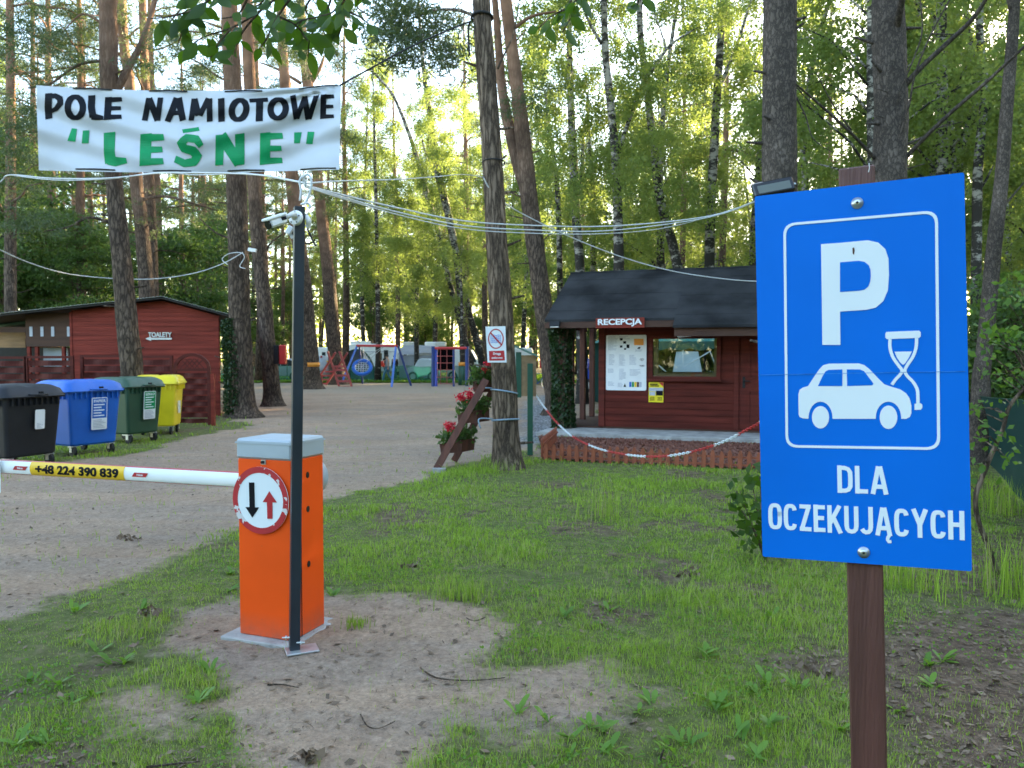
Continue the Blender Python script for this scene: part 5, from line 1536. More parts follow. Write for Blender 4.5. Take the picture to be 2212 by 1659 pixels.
# woven board fence panels and the arched gate
def woven(name, label, fn, x0, x1, ytop, D, arch=None, cat='fence', nb=9, frame=True):
    pl = Plane((0, D, 0), (1, 0, 0), (0, 0, 1))
    a0, ztop = pl.loc(*fn(x0, ytop)); a1 = pl.loc(*fn(x1, ytop))[0]
    t = T(name, label, cat, (((a0 + a1) / 2), D, 0))
    mb = MB()
    for a in (a0, a1): mb.rect(pl, a - .035, a + .035, .02, ztop - (.0 if not arch else arch), -.03, .03)
    if not arch: mb.rect(pl, a0 + .036, a1 - .036, ztop - .06, ztop, -.028, .028)
    else:
        n = 16; ou = []; inn = []; w = (a1 - a0) / 2; cx = (a0 + a1) / 2
        for k in range(n + 1):
            q = PI * k / n
            ou.append((cx + (w + .035) * math.cos(q), ztop - arch + arch * math.sin(q))); inn.append((cx + (w - .035) * math.cos(q), ztop - arch + (arch - .07) * math.sin(q)))
        for k in range(n): mb.prism(pl, [ou[k], ou[k + 1], inn[k + 1], inn[k]], -.03, .03)
        mb.rect(pl, a0 + .036, a1 - .036, ztop - arch - .05, ztop - arch + .01, -.028, .028)
        for k in range(1, 7):                                   # trellis in the arch
            q = a0 + (a1 - a0) * k / 7
            for s_ in (-1, 1):
                x2 = q + s_ * arch * .6
                if a0 + .05 < x2 < a1 - .05: mb.prism(pl, [(q - .012, ztop - arch), (q + .012, ztop - arch), (x2 + .012, ztop - arch * .35), (x2 - .012, ztop - arch * .35)], -.006 + .007 * s_, .0 + .007 * s_)
    mb.build('frame', M['fence_wood'], t)
    mb = MB(); zt = ztop - (.08 if not arch else arch + .07); bh = (zt - .06) / nb; n = 14
    for k in range(nb):
        vs = []
        for i in range(n + 1):
            f = i / n; x = a0 + .04 + (a1 - a0 - .08) * f; y = .05 * math.sin(f * PI * 3) * (1 if k % 2 else -1)
            z0 = .06 + k * bh; vs += [pl.p(x, z0, y + .005), pl.p(x, z0 + bh - .03, y - .012)]
        mb.add(vs, [(2 * i, 2 * i + 2, 2 * i + 3, 2 * i + 1) for i in range(n)])
    mb.build('boards', M['fence_wood'], t)
    return t
woven('fence_panel', 'woven red board panel left of the toilet hut wall', R2, 215, 590, 625, 19.0)
woven('fence_panel', 'woven red board panel at the left picture edge behind the black bin', R2, -160, 205, 630, 19.0)
woven('fence_panel', 'woven red board panel standing against the toilet hut wall behind the big pine', R2, 668, 1010, 618, 19.6)
woven('fence_panel', 'woven red board panel between the big pine and the arched gate', R2, 1060, 1400, 622, 19.6)
gd = ground(*R2(1720, 1195)).y
woven('garden_gate', 'arched red trellis gate right of the yellow bin', R2, 1428, 1705, 603, gd, .36, 'gate', 9)
mb = MB(); q = ground(*R2(1722, 1195)); mb.box(q.x + .02, q.x + .1, q.y - .04, q.y + .04, 0, 1.2); tag(mb.build('gate_post', M['red_wood']), 'short red post at the hinge side of the arched gate', 'post')

# ------------------------------------------------------------------ wheeled bins
def bin_(name, label, near, rot, W, D, H, m, cat='rubbish bin', lidmat=None, round_lid=True):
    """near: ground point below the front-left corner; rot: direction of the front edge; front faces the viewer"""
    lidmat = lidmat or m
    c, s = math.cos(rot), math.sin(rot)
    ux = Vector((c, s, 0)); uy = Vector((-s, c, 0)); o = Vector(near)
    t = T(name, label, cat, o + ux * W / 2 + uy * D / 2)
    Pp = lambda a, b, z: o + ux * a + uy * b + ZZ * z
    hb, ht = .17 * H / 1.2, .84 * H
    tp_ = .055
    mb = MB(); ring = []
    for (z, e) in ((hb, tp_ + .02), (hb + .03, tp_), (ht * .96, .0), (ht, .0), (ht, -.045), (ht + .05, -.05)):
        r_ = .05
        loop = []
        for (cx, cy, q0) in ((W - e - r_, D - e - r_, 0), (e + r_, D - e - r_, 1), (e + r_, e + r_, 2), (W - e - r_, e + r_, 3)):
            for k in range(4):
                q = (q0 + k / 3) * PI / 2; loop.append(Pp(cx + r_ * math.cos(q), cy + r_ * math.sin(q), z))
        ring.append(loop)
    n = 16
    vs = [p for l in ring for p in l]
    fs = [(i * n + k, i * n + (k + 1) % n, (i + 1) * n + (k + 1) % n, (i + 1) * n + k) for i in range(len(ring) - 1) for k in range(n)]
    fs += [tuple(range(n))[::-1]]
    mb.add(vs, fs)
    body = mb.build('body', m, t)
    mb = MB()                                   # ribs under the rim
    for k in range(1, int(W / .085)):
        a = k * W / int(W / .085); mb.obox(Pp(a, -.02, ht - .05), ux * .008, uy * .025, ZZ * .05)
    for k in range(1, int(D / .1)):
        b = k * D / int(D / .1); mb.obox(Pp(-.02, b, ht - .05), ux * .025, uy * .008, ZZ * .05); mb.obox(Pp(W + .02, b, ht - .05), ux * .025, uy * .008, ZZ * .05)
    mb.build('ribs', m, body)
    # lid : low dome in two pressed panels
    mb = MB(); nx_, ny_ = 17, 12; vs = []
    z0 = ht + .052
    for j in range(ny_ + 1):
        for i in range(nx_ + 1):
            f, g_ = i / nx_, j / ny_
            e = min(f, 1 - f) * W; q = min(g_, 1 - g_) * D
            z = z0 + (H - z0) * (1 - (1 - min(1, e / (.16 * W))) ** 2) ** .5 * (1 - (1 - min(1, q / (.3 * D))) ** 2) ** .5
            z -= .028 * math.exp(-((f - .5) / .05) ** 2) * (1 if .12 < g_ < .88 else 0) + .012 * (1 if abs(g_ - .42) < .06 else 0)
            if 0 in (i, j) or i == nx_ or j == ny_: z = z0 - .03
            vs.append(Pp(-.06 + (W + .12) * f, -.07 + (D + .12) * g_, z))
    w1 = nx_ + 1
    mb.add(vs, [(j * w1 + i, j * w1 + i + 1, (j + 1) * w1 + i + 1, (j + 1) * w1 + i) for j in range(ny_) for i in range(nx_)])
    lid = mb.build('lid', lidmat, t, True)
    mb = MB(); mb.tube([Pp(W * .35, -.07, z0), Pp(W * .36, -.115, z0 - .005), Pp(W * .64, -.115, z0 - .005), Pp(W * .65, -.07, z0)], .016, 6); mb.build('handle', m, lid, True)
    mb = MB(); mb.obox(Pp(W * .55, -.085, z0 + .02), ux * .03, uy * .015, ZZ * .02); mb.build('lock', M['black'], lid)
    for (a, b) in ((.12, .12), (W - .12, .12), (.12, D - .12), (W - .12, D - .12)):
        R_ = hb * .5
        wm = MB(); wm.lathe(Pp(a - .025, b, R_), ux, [(0, R_ * .8), (.006, R_), (.044, R_), (.05, R_ * .8)], 16); wh = wm.build('wheel', M['rubber'], t)
        wm = MB()
        for sg in (-1, 1): wm.obox(Pp(a + sg * .034, b + .01, R_ + .045), ux * .004, uy * .03, ZZ * .06)
        wm.obox(Pp(a, b + .01, hb - .01), ux * .05, uy * .05, ZZ * .012); wm.build('fork', M['galv'], wh)
    t['_'] = 0; del t['_']
    front = Plane(Pp(0, tp_ * .55, 0), ux, (ZZ * (ht - hb) + uy * -tp_))
    return t, front, Pp, (W, D, H, hb, ht)

def bin_sticker(t, pl, W, x0, x1, z0, z1, head, word, base='white'):
    MB().prism(pl, rrect(x0, x1, z0, z1, .02), .018, .024).build('sticker', M[base], t)
    h = z1 - z0; mb = MB()
    if head: mb.rect(pl, x0 + .012, x1 - .012, z0 + h * .36, z1 - .012, .0245, .027); mb.build('sticker_band', M[head], t)
    if word: MB().text(pl, word, x0 + .03, x1 - .03, z1 - h * .15, z1 - h * .06, .0275, .03, 0, .02).build('sticker_word', M['sign_white'], t)
    mb = MB()
    for k in range(6): mb.rect(pl, x0 + .025, x1 - .03 - (k % 3) * .03, z0 + h * (.05 + k * .048), z0 + h * (.07 + k * .048), .0275, .029)
    mb.build('small_print', M['ink_grey'], t)
    if head:
        mb = MB()
        for k in range(5): mb.rect(pl, x0 + .03, x1 - .05 - (k % 2) * .05, z0 + h * (.42 + k * .085), z0 + h * (.455 + k * .085), .0275, .029)
        mb.build('band_print', M['sign_white'], t)

def G(fn, x, y): return ground(*fn(x, y))
t, pl, Pp, dm = bin_('bin', 'black rubbish container with white label, leftmost of the bins', (-7.0, 10.6, 0), math.radians(70), .88, 1.0, 1.2, M['bin_black'])
bin_sticker(t, pl, .88, .42, .57, .56, .84, None, None)
t, pl, Pp, dm = bin_('bin', 'blue paper container between the black and the green bin', (-6.95, 12.05, 0), math.radians(60), .87, 1.0, 1.22, M['bin_blue'])
bin_sticker(t, pl, .87, .34, .6, .42, .94, 'bin_blue', 'PAPIER')
t, pl, Pp, dm = bin_('bin', 'dark green glass container between the blue and the yellow bin', (-6.96, 13.9, 0), math.radians(66), .78, 1.0, 1.22, M['bin_green'])
bin_sticker(t, pl, .78, .32, .58, .44, .96, 'ink_green', 'SZKŁO')
t, pl, Pp, dm = bin_('bin', 'yellow plastics container, rightmost of the bins', (-7.62, 15.5, 0), math.radians(12), .78, .8, 1.22, M['yellow'])
rs2 = Plane(Pp(.78 - .02, 0, 0), Pp(0, 1, 0) - Pp(0, 0, 0), ZZ)
MB().prism(rs2, rrect(.3, .5, .42, .68, .03), .0, .012).build('sticker', M['white'], t)

# ------------------------------------------------------------------ barrier cabinet, boom, sign, pole
A_ = ground(518, 1376); Bn = ground(632, 1394); C_ = ground(690, 1353)
ux = (Bn - A_); W_ = ux.length; ux.normalize(); uy = Vector((-ux.y, ux.x, 0)); D_ = (C_ - Bn).dot(uy)
cp = lambda a, b, z: A_ + ux * a + uy * b + ZZ * z
Hc = at(513, 990, A_.y).z; Hl = at(512, 947, A_.y).z
cab = T('barrier_cabinet', 'orange barrier cabinet with pale grey lid on a concrete plate', 'barrier', cp(W_ / 2, D_ / 2, 0))
mb = MB(); mb.cbox(cp(W_ / 2, D_ / 2, Hc / 2 + .01), ux * (W_ / 2), uy * (D_ / 2), ZZ * (Hc / 2 - .01), .006)
mb.obox(cp(W_ + .001, D_ * .28, Hc / 2), ux * .0015, uy * .0025, ZZ * (Hc / 2 - .02), 1)
for k in range(3): pass
def grime_orange():
    m = M['orange']; N = m.node_tree.nodes; L = m.node_tree.links; B = N['Principled BSDF']
    src = B.inputs['Base Color'].links[0].from_socket
    tc = N.new('ShaderNodeTexCoord'); sp = N.new('ShaderNodeSeparateXYZ'); L.new(tc.outputs['Object'], sp.inputs[0])
    nz = N.new('ShaderNodeTexNoise'); nz.inputs['Scale'].default_value = 22; nz.inputs['Detail'].default_value = 6; L.new(tc.outputs['Object'], nz.inputs['Vector'])
    mr = N.new('ShaderNodeMapRange'); mr.inputs[1].default_value = .02; mr.inputs[2].default_value = .16; mr.inputs[3].default_value = .75; mr.inputs[4].default_value = 0
    L.new(sp.outputs[2], mr.inputs[0])
    mu = N.new('ShaderNodeMath'); mu.operation = 'MULTIPLY'; L.new(mr.outputs[0], mu.inputs[0]); L.new(nz.outputs['Fac'], mu.inputs[1])
    n2 = N.new('ShaderNodeTexVoronoi'); n2.inputs['Scale'].default_value = 14; L.new(tc.outputs['Object'], n2.inputs['Vector'])
    lt = N.new('ShaderNodeMath'); lt.operation = 'LESS_THAN'; lt.inputs[1].default_value = .06; L.new(n2.outputs['Distance'], lt.inputs[0])
    l2 = N.new('ShaderNodeMath'); l2.operation = 'MULTIPLY'; l2.inputs[1].default_value = .3; L.new(lt.outputs[0], l2.inputs[0])
    mxx = N.new('ShaderNodeMath'); mxx.operation = 'MAXIMUM'; L.new(mu.outputs[0], mxx.inputs[0]); L.new(l2.outputs[0], mxx.inputs[1])
    mx = N.new('ShaderNodeMix'); mx.data_type = 'RGBA'; mx.inputs[7].default_value = (.16, .11, .085, 1)
    L.new(mxx.outputs[0], mx.inputs[0]); L.new(src, mx.inputs[6]); L.new(mx.outputs[2], B.inputs['Base Color'])
grime_orange()
body = mb.build('housing', [M['orange'], M['black']], cab)
mb = MB(); mb.cbox(cp(W_ / 2, D_ / 2, (Hc + Hl) / 2 + .001), ux * (W_ / 2 + .007), uy * (D_ / 2 + .007), ZZ * ((Hl - Hc) / 2), .012)
mb.obox(cp(W_ / 2, D_ / 2, Hl - .022), ux * (W_ / 2 + .0095), uy * (D_ / 2 + .0095), ZZ * .004)
mb.build('lid', M['lid'], cab)
side = Plane(cp(W_, 0, 0), uy, ZZ)
for q in ((597, 365), (600, 587), (605, 946)):
    a, b = side.loc(*R4(*q)); MB().prism(side, ellipse(a, b, .013, .018, 16), .0005, .004).build('hole_plug', M['black'], cab)
fr = Plane(cp(0, 0, 0), ux, ZZ)
a, b = fr.loc(*R4(313, 281)); mb = MB(); mb.rect(fr, a - .016, a + .016, b - .013, b + .013, .001, .006); mb.build('lock_plate', M['galv'], cab)
MB().lathe(fr.p(a, b, .006), fr.n, [(0, .009), (.012, .008)], 12).build('lock', M['black'], cab)
mb = MB(); c = at(692, 1035, C_.y - .03)
mb.lathe(cp(W_ - .125, D_ + .002, c.z), uy, [(0, .112), (.07, .112), (.1, .09), (.11, .03)], 28)
mb.build('arm_hub', M['lid'], cab, True)
# plate under cabinet
mb = MB(); mb.cbox(cp(W_ / 2 - .02, D_ / 2 + .02, -.0), ux * (W_ / 2 + .06), uy * (D_ / 2 + .09), ZZ * .02, .006); tag(mb.build('base_plate', M['concrete']), 'grey concrete plate under the orange barrier cabinet', 'plate')
# round sign on the cabinet
rs_ = T('road_sign', 'chipped round red-rimmed sign with two arrows on the orange cabinet', 'sign', fr.p(*fr.loc(567, 1080), .01))
cx_, cz_ = fr.loc(*R4(302, 528)); rx = (fr.loc(*R4(484, 528))[0] - fr.loc(*R4(119, 528))[0]) / 2; ry = (fr.loc(*R4(302, 313))[1] - fr.loc(*R4(302, 745))[1]) / 2
rr_ = (rx + ry) / 2 * 1.0
def chipped():
    m = mat('chipped_red_film', (.42, .02, .03), .45, .1, 6)
    N = m.node_tree.nodes; L = m.node_tree.links; B = N['Principled BSDF']; src = B.inputs['Base Color'].links[0].from_socket
    tc = N.new('ShaderNodeTexCoord'); nz = N.new('ShaderNodeTexNoise'); nz.inputs['Scale'].default_value = 16; nz.inputs['Detail'].default_value = 5
    L.new(tc.outputs['Object'], nz.inputs['Vector'])
    gt_ = N.new('ShaderNodeMath'); gt_.operation = 'GREATER_THAN'; gt_.inputs[1].default_value = .605; L.new(nz.outputs['Fac'], gt_.inputs[0])
    mx = N.new('ShaderNodeMix'); mx.data_type = 'RGBA'; mx.inputs[7].default_value = (.62, .6, .6, 1)
    L.new(gt_.outputs[0], mx.inputs[0]); L.new(src, mx.inputs[6]); L.new(mx.outputs[2], B.inputs['Base Color'])
    return m
MB().prism(fr, ellipse(cx_, cz_, rr_, rr_, 48), .012, .016).build('disc', M['sign_white'], rs_)
MB().ring(fr, ellipse(cx_, cz_, rr_, rr_, 48), ellipse(cx_, cz_, rr_ * .82, rr_ * .82, 48), .0162, .018).build('rim', chipped(), rs_)
L4 = lambda pts: [fr.loc(*R4(x, y)) for x, y in pts]
MB().prism(fr, L4([(230, 411), (264, 411), (268, 573), (295, 573), (252, 639), (208, 571), (234, 571)]), .0165, .019).build('down_arrow', M['ink'], rs_)
MB().prism(fr, L4([(362, 469), (411, 541), (383, 541), (383, 647), (350, 647), (347, 540), (320, 538)]), .0165, .019).build('up_arrow', M['sign_red'], rs_)

# boom
hb_ = at(500, 1035, 4.62); e0 = at(0, 1007, 5.15)
bd = (e0 - hb_).normalized(); hb_ = hb_ - bd * .25
bl = (e0 - hb_).length + 2.2
boom = T('boom', 'white barrier boom with red edges and yellow phone number sticker', 'barrier arm', hb_)
bu = ZZ - bd * bd.z; bu.normalize(); bs = bd.cross(bu)
bpl = Plane(hb_, -bd, bu)                       # faces the viewer; x runs to the right
hh = .048; mb = MB()
prof = [(.03 * math.cos(2 * PI * k / 24), hh * math.sin(2 * PI * k / 24)) for k in range(24)]
n = 24; vs = []
for L_ in (0, bl):
    vs += [hb_ + bd * L_ + bs * (-1 if bpl.n.dot(bs) < 0 else 1) * 0 + bpl.n * a + bu * b for a, b in prof]
fs = [(k, (k + 1) % n, n + (k + 1) % n, n + k) for k in range(n)]
mi = [1 if abs(prof[k][1] + prof[(k + 1) % n][1]) / 2 > hh * .9 else 0 for k in range(n)]
for f, m_ in zip(fs, mi): mb.f.append(f); mb.m.append(m_)
mb.v += [tuple(v) for v in vs]; mb.f += [tuple(range(n)), tuple(range(n, 2 * n))]; mb.m += [0, 0]
mb.build('arm', [M['sign_white'], M['sign_red']], boom, True)
def wrap(mb, a0, a1, b0, b1, h, mi=0, cols=1):
    """patch lying on the curved front of the boom"""
    m_ = 8; vs = []
    for i in range(cols + 1):
        for k in range(m_ + 1):
            b = b0 + (b1 - b0) * k / m_; d = .03 * math.sqrt(max(0, 1 - (b / hh) ** 2))
            vs.append(bpl.p(a0 + (a1 - a0) * i / cols, b, d + h))
    mb.add(vs, [(i * (m_ + 1) + k, (i + 1) * (m_ + 1) + k, (i + 1) * (m_ + 1) + k + 1, i * (m_ + 1) + k + 1) for i in range(cols) for k in range(m_)], mi)
LB = lambda x, y: bpl.loc(*R2(x, y))
a0 = LB(275, 1530)[0]; a1 = LB(1040, 1570)[0]
mb = MB(); wrap(mb, a0, a1, -hh * .92, hh * .92, .0012); mb.build('phone_sticker', M['sticker_yellow'], boom, True)
V_, F_ = text_shape('+48 224 390 839', .045)
x0, x1 = min(v[0] for v in V_), max(v[0] for v in V_); y0, y1 = min(v[1] for v in V_), max(v[1] for v in V_)
ta0, ta1 = LB(322, 1550)[0], LB(998, 1560)[0]; tb = hh * .62
mb = MB(); vs = []
for v in V_:
    a = ta0 + (v[0] - x0) / (x1 - x0) * (ta1 - ta0); b = -tb + (v[1] - y0) / (y1 - y0) * 2 * tb
    d = .03 * math.sqrt(max(0, 1 - (b / hh) ** 2)); vs.append(bpl.p(a, b, d + .0016 + .0012 * v[2]))
mb.add(vs, F_); mb.build('phone_number', M['ink'], boom)
for (q0, q1) in ((138, 258), (1105, 1238)):
    a0, a1 = LB(q0, 1540)[0], LB(q1, 1560)[0]
    mb = MB(); mb.prism(bpl, [(a0, -.013), (a1 - .02, -.013), (a1, .013), (a0 + .02, .013)], .0285, .0315); mb.build('maker_badge', M['sign_red'], boom)
    MB().text(bpl, 'Nice', a0 + (a1 - a0) * .32, a0 + (a1 - a0) * .68, -.007, .007, .0318, .0325, 0, .02).build('badge_word', M['sign_white'], boom)
# stop sign on the boom, at the very edge of the view
sc_ = bpl.loc(-52, 1022); st_ = T('stop_sign', 'red and white octagonal sign fixed to the boom at the left picture edge', 'sign', bpl.p(sc_[0], sc_[1], .04))
oct_ = lambda r: [(sc_[0] + r * math.cos(PI / 8 + k * PI / 4), sc_[1] + r * math.sin(PI / 8 + k * PI / 4)) for k in range(8)]
rw = bpl.loc(12, 1020)[0] - sc_[0]
MB().prism(bpl, oct_(rw / math.cos(PI / 8)), .036, .04).build('plate', M['sign_white'], st_)
MB().prism(bpl, oct_(rw * .93 / math.cos(PI / 8)), .0402, .042).build('face', M['sign_red'], st_)
MB().text(bpl, 'STOP', sc_[0] - rw * .7, sc_[0] + rw * .7, sc_[1] - rw * .28, sc_[1] + rw * .28, .0422, .044, 0, .03).build('lettering', M['sign_white'], st_)

# black pole with foot plate
pb = ground(636, 1408); pt_ = at(646.5, 447, pb.y - .0)
pole = T('pole', 'dark navy square steel pole in front of the orange cabinet', 'pole', pb)
pd = (pt_ - Vector((pb.x, pb.y, 0))).normalized()
mb = MB(); pu = (ux * .75 + uy * .45).normalized(); pv = ZZ.cross(pu)
pu = Vector((math.cos(math.radians(24)), math.sin(math.radians(24)), 0)); pv = Vector((-pu.y, pu.x, 0))
Lp = (pt_ - Vector((pb.x, pb.y, 0))).length
mb.cbox(Vector((pb.x, pb.y, 0)) + pd * Lp / 2, pu * .027, pv * .027, pd * Lp / 2, .003); mb.build('tube', M['pole'], pole)
mb = MB(); mb.cbox((pb.x + .04, pb.y - .0, .012), pu * .085, pv * .06, ZZ * .005, .002); mb.build('foot_plate', M['galv'], pole)
for q in (R4(458, 1428), R4(553, 1460)):
    c = at(*q, pb.y - .02); MB().lathe(c - Vector((.022, 0, 0)), (1, .12, 0), [(0, .004), (.018, .004), (.019, .011), (.026, .011), (.027, .005), (.044, .005)], 10).build('bolt', M['screw'], pole)

# cameras on the pole
sc = T('security_camera', 'white bullet camera on a round base at the top of the pole', 'camera', at(645, 470, pb.y - .06))
D0 = pb.y - .052
c = at(*R3(1175, 955), D0)
ax = Vector((-.35, -.93, .05)).normalized()
rr_d = 108 * .2712 * KV * D0 / F
MB().lathe(c, ax, [(-.0, rr_d), (.012, rr_d), (.02, rr_d * .93), (.022, rr_d * .5)], 28).build('base', M['white'], sc)
mb = MB()
for k in range(5):
    q = k * 2 * PI / 5 + .4; u = ax.cross(ZZ).normalized(); v = u.cross(ax)
    mb.lathe(c + ax * .02 + (u * math.cos(q) + v * math.sin(q)) * rr_d * .76, ax, [(0, .004), (.003, .004)], 8)
mb.build('screw', M['black'], sc)
j0 = at(*R3(1100, 900), D0 - .05); j1 = at(*R3(1030, 945), D0 - .09)
MB().tube([c + ax * .02, at(*R3(1130, 900), D0 - .045), j0, j1], [.017, .018, .013, .012], 10).build('joint', M['offwhite'], sc, True)
h0 = at(*R3(1005, 945), D0 - .09); h1 = at(*R3(745, 1030), D0 - .17)
cd = (h1 - h0).normalized(); cs = cd.cross(ZZ).normalized(); cu_ = cs.cross(cd)
mid = (h0 + h1) / 2; hl = (h1 - h0).length / 2
MB().cbox(mid - cu_ * .008, cd * hl * .92, cs * .024, cu_ * .02, .009).build('housing', M['white'], sc)
MB().cbox(mid + cu_ * .018 + cd * .006, cd * hl * 1.06, cs * .029, cu_ * .007, .004).build('sun_shield', M['white'], sc)
MB().obox(mid + cu_ * .0 - cd * hl * .55 + cs * -.0245, cd * hl * .25, cs * .002, cu_ * .008).build('badge', M['ink'], sc)
MB().lathe(mid - cu_ * .008 + cd * hl * .9, cd, [(0, .024), (hl * .14, .024)], 18).build('lens', M['blackgloss'], sc)
sc2 = T('security_camera', 'second small white camera half hidden behind the pole top', 'camera', at(628, 492, pb.y + .06))
c2 = at(*R3(1085, 1140), pb.y + .07)
MB().cbox(c2, Vector((.012, 0, .02)), Vector((.0, .03, 0)), Vector((-.013, 0, .009)), .004).build('housing', M['white'], sc2)
MB().obox(at(*R3(1105, 1215), pb.y + .07), Vector((.008, 0, -.014)), Vector((0, .02, 0)), Vector((.006, 0, .005))).build('bracket', M['offwhite'], sc2)
mb = MB(); mb.tube(smooth_path([at(*R3(1310, 930), pb.y + .01), at(*R3(1345, 990), pb.y - .01), at(*R3(1340, 1060), pb.y), at(*R3(1310, 1090), pb.y)], 5), .014, 8)
mb.build('junction', M['offwhite'], sc2, True)
def cable(label, pts, r, m='cable', cat='cable', n=8, name='cable', sides=6):
    P = smooth_path([at(*q) for q in pts], n)
    mb = MB(); mb.tube(P, r, sides)
    return tag(mb.build(name, M[m], None, True), label, cat)
cable('black lead looping from the camera behind the pole top', [(*R3(1110, 1080), pb.y + .05), (*R3(1115, 1190), pb.y + .06), (*R3(1180, 1280), pb.y + .07), (*R3(1300, 1325), pb.y + .05), (*R3(1410, 1300), pb.y + .03), (*R3(1440, 1260), pb.y)], .0035, 'rope')
cable('black lead hanging straight down right of the pole top', [(*R3(1320, 1080), pb.y + .0), (*R3(1370, 1200), pb.y), (*R3(1450, 1360), pb.y)], .005, 'rope')
lp = pb.y
cable('white cable loop standing up over the pole top', [(*R3(1220, 700), lp), (*R3(1235, 560), lp), (*R3(1215, 430), lp), (*R3(1250, 360), lp), (*R3(1290, 400), lp + .01), (*R3(1300, 470), lp + .02), (*R3(1270, 420), lp + .03), (*R3(1285, 350), lp), (*R3(1330, 322), lp), (*R3(1380, 380), lp), (*R3(1380, 520), lp), (*R3(1325, 690), lp), (*R3(1290, 740), lp)], .006)
cable('white cable tail knotted at the pole top', [(*R3(1240, 755), lp), (*R3(1290, 745), lp - .02), (*R3(1340, 740), lp), (*R3(1370, 790), lp), (*R3(1340, 810), lp)], .006)
# long cables
cable('white cable running from the left edge under the banner to the pole', [(-60, 425, 7.5), (0, 393, 7.5), (22, 378, 7.3), (110, 385, 7), (230, 385, 6.4), (330, 375, 6.0), (372, 373, 5.6), (480, 374, 5.2), (560, 378, 4.8), (620, 388, 4.4), (655, 395, 4.18)], .006)
cable('pale double cable sagging below the left half of the banner', [(22, 378, 7.5), (120, 389, 7.2), (240, 386, 7.0), (340, 373, 6.8), (430, 378, 6.8), (540, 372, 6.6)], .005)
cable('white cable from the pole top to the pine with the sign', [(655, 397, 4.18), (740, 391, 5.5), (850, 388, 7.2), (940, 382, 9), (1000, 377, 10.2), (1045, 383, 10.9)], .006)
fl = (1668, 420, 7.7)
cable('upper white cable sagging from pole to floodlight', [(658, 400, 4.18), (720, 416, 4.6), (850, 447, 5.3), (1000, 477, 5.9), (1150, 487, 6.3), (1300, 489, 6.8), (1450, 478, 7.2), (1560, 460, 7.5), fl], .0055)
cable('middle white cable sagging from pole to floodlight', [(658, 402, 4.18), (720, 420, 4.6), (850, 456, 5.3), (1000, 487, 5.9), (1150, 497, 6.3), (1300, 499, 6.8), (1450, 483, 7.2), (1560, 462, 7.5), (1668, 422, 7.72)], .0055)
cable('lowest thin cable sagging from pole to floodlight', [(658, 403, 4.18), (730, 426, 4.6), (860, 464, 5.3), (1000, 494, 5.9), (1150, 504, 6.3), (1300, 505, 6.8), (1420, 495, 7.2), (1520, 472, 7.4), (1600, 447, 7.6)], .004)
cable('bright cable descending from the pine over the reception roof', [(1045, 385, 10.8), (1060, 410, 10.9), (1100, 445, 11.2), (1160, 478, 11.6), (1240, 515, 12.0), (1340, 554, 12.5), (1450, 585, 13), (1560, 602, 13.5), (1640, 608, 14), (1760, 610, 14.4)], .009)
cable('pale cable at the far left leading to the ivy pine', [(-80, 500, 14), (0, 540, 15), (70, 570, 16), (150, 592, 17), (250, 602, 18), (340, 602, 18.6), (420, 590, 19.2), (480, 570, 19.6), (525, 545, 19.9)], .012)
cable('coiled cable end on the ivy pine trunk', [(492, 572, 19.6), (480, 560, 19.7), (495, 548, 19.6), (520, 546, 19.6), (528, 556, 19.6), (518, 575, 19.7), (530, 580, 19.6)], .01)
mb = MB(); mb.obox(at(545, 540, 19.8), Vector((.1, 0, -.015)), Vector((0, .04, 0)), Vector((.01, 0, .04))); tag(mb.build('cable_clamp', M['white']), 'white clamp holding a cable to the ivy pine', 'clamp')

# ------------------------------------------------------------------ banner
BD = 9.2
def top_y(u): return 184 - 2 * u + 13 * math.sin(PI * u) ** .9 * (1 if 0 < u < 1 else 0) - 0
def bot_y(u): return 368 - 1.5 * u + 5.5 * math.sin(PI * u)
def bsurf(u, v, h=0.0):
    x = (78 + 659 * u) * (1 - v) + (84 + 649 * u) * v
    y = top_y(u) * (1 - v) + bot_y(u) * v
    w = .03 * math.sin(9 * u + 5 * v) * v + .014 * math.sin(23 * u - 9 * v + 1.0) + .03 * math.sin(PI * u) * math.sin(PI * v)
    # folds fanning from the right-hand corner and from the ties
    a = math.atan2(v, 1.0 - u + 1e-6); r = math.hypot(v * .28, 1 - u)
    w += .034 * math.sin(a * 13) * math.exp(-(r / .3) ** 2) * min(1, r * 12)
    w += .026 * math.sin((v - .55 * (1 - abs(2 * u - 1))) * 16) * math.sin(PI * v)
    for k in range(4):
        ut = .17 + k * .245
        w += .012 * math.exp(-((u - ut) / .035) ** 2) * math.exp(-v * 5)
    return at(x, y, BD - w - h)
ban = T('banner', 'white vinyl banner reading POLE NAMIOTOWE LEŚNE hung between trees', 'banner', at(407, 370, BD))
mb = MB(); nu, nv = 110, 34
mb.add([bsurf(i / nu, j / nv) for j in range(nv + 1) for i in range(nu + 1)], [(j * (nu + 1) + i, (j + 1) * (nu + 1) + i, (j + 1) * (nu + 1) + i + 1, j * (nu + 1) + i + 1) for j in range(nv) for i in range(nu)])
M['vinyl'] = mat('white_vinyl', (.5, .53, .58), .38, .06, 2)
mb.build('sheet', M['vinyl'], ban, True)
def uv_of(x, y):
    X, Y = R1(x, y)
    u = (X - 78) / 659
    for _ in range(3):
        v = (Y - top_y(u)) / (bot_y(u) - top_y(u)); x0 = 78 * (1 - v) + 84 * v; w = 659 * (1 - v) + 649 * v; u = min(max((X - x0) / w, 0), 1)
    return u, v
_hs = [0]
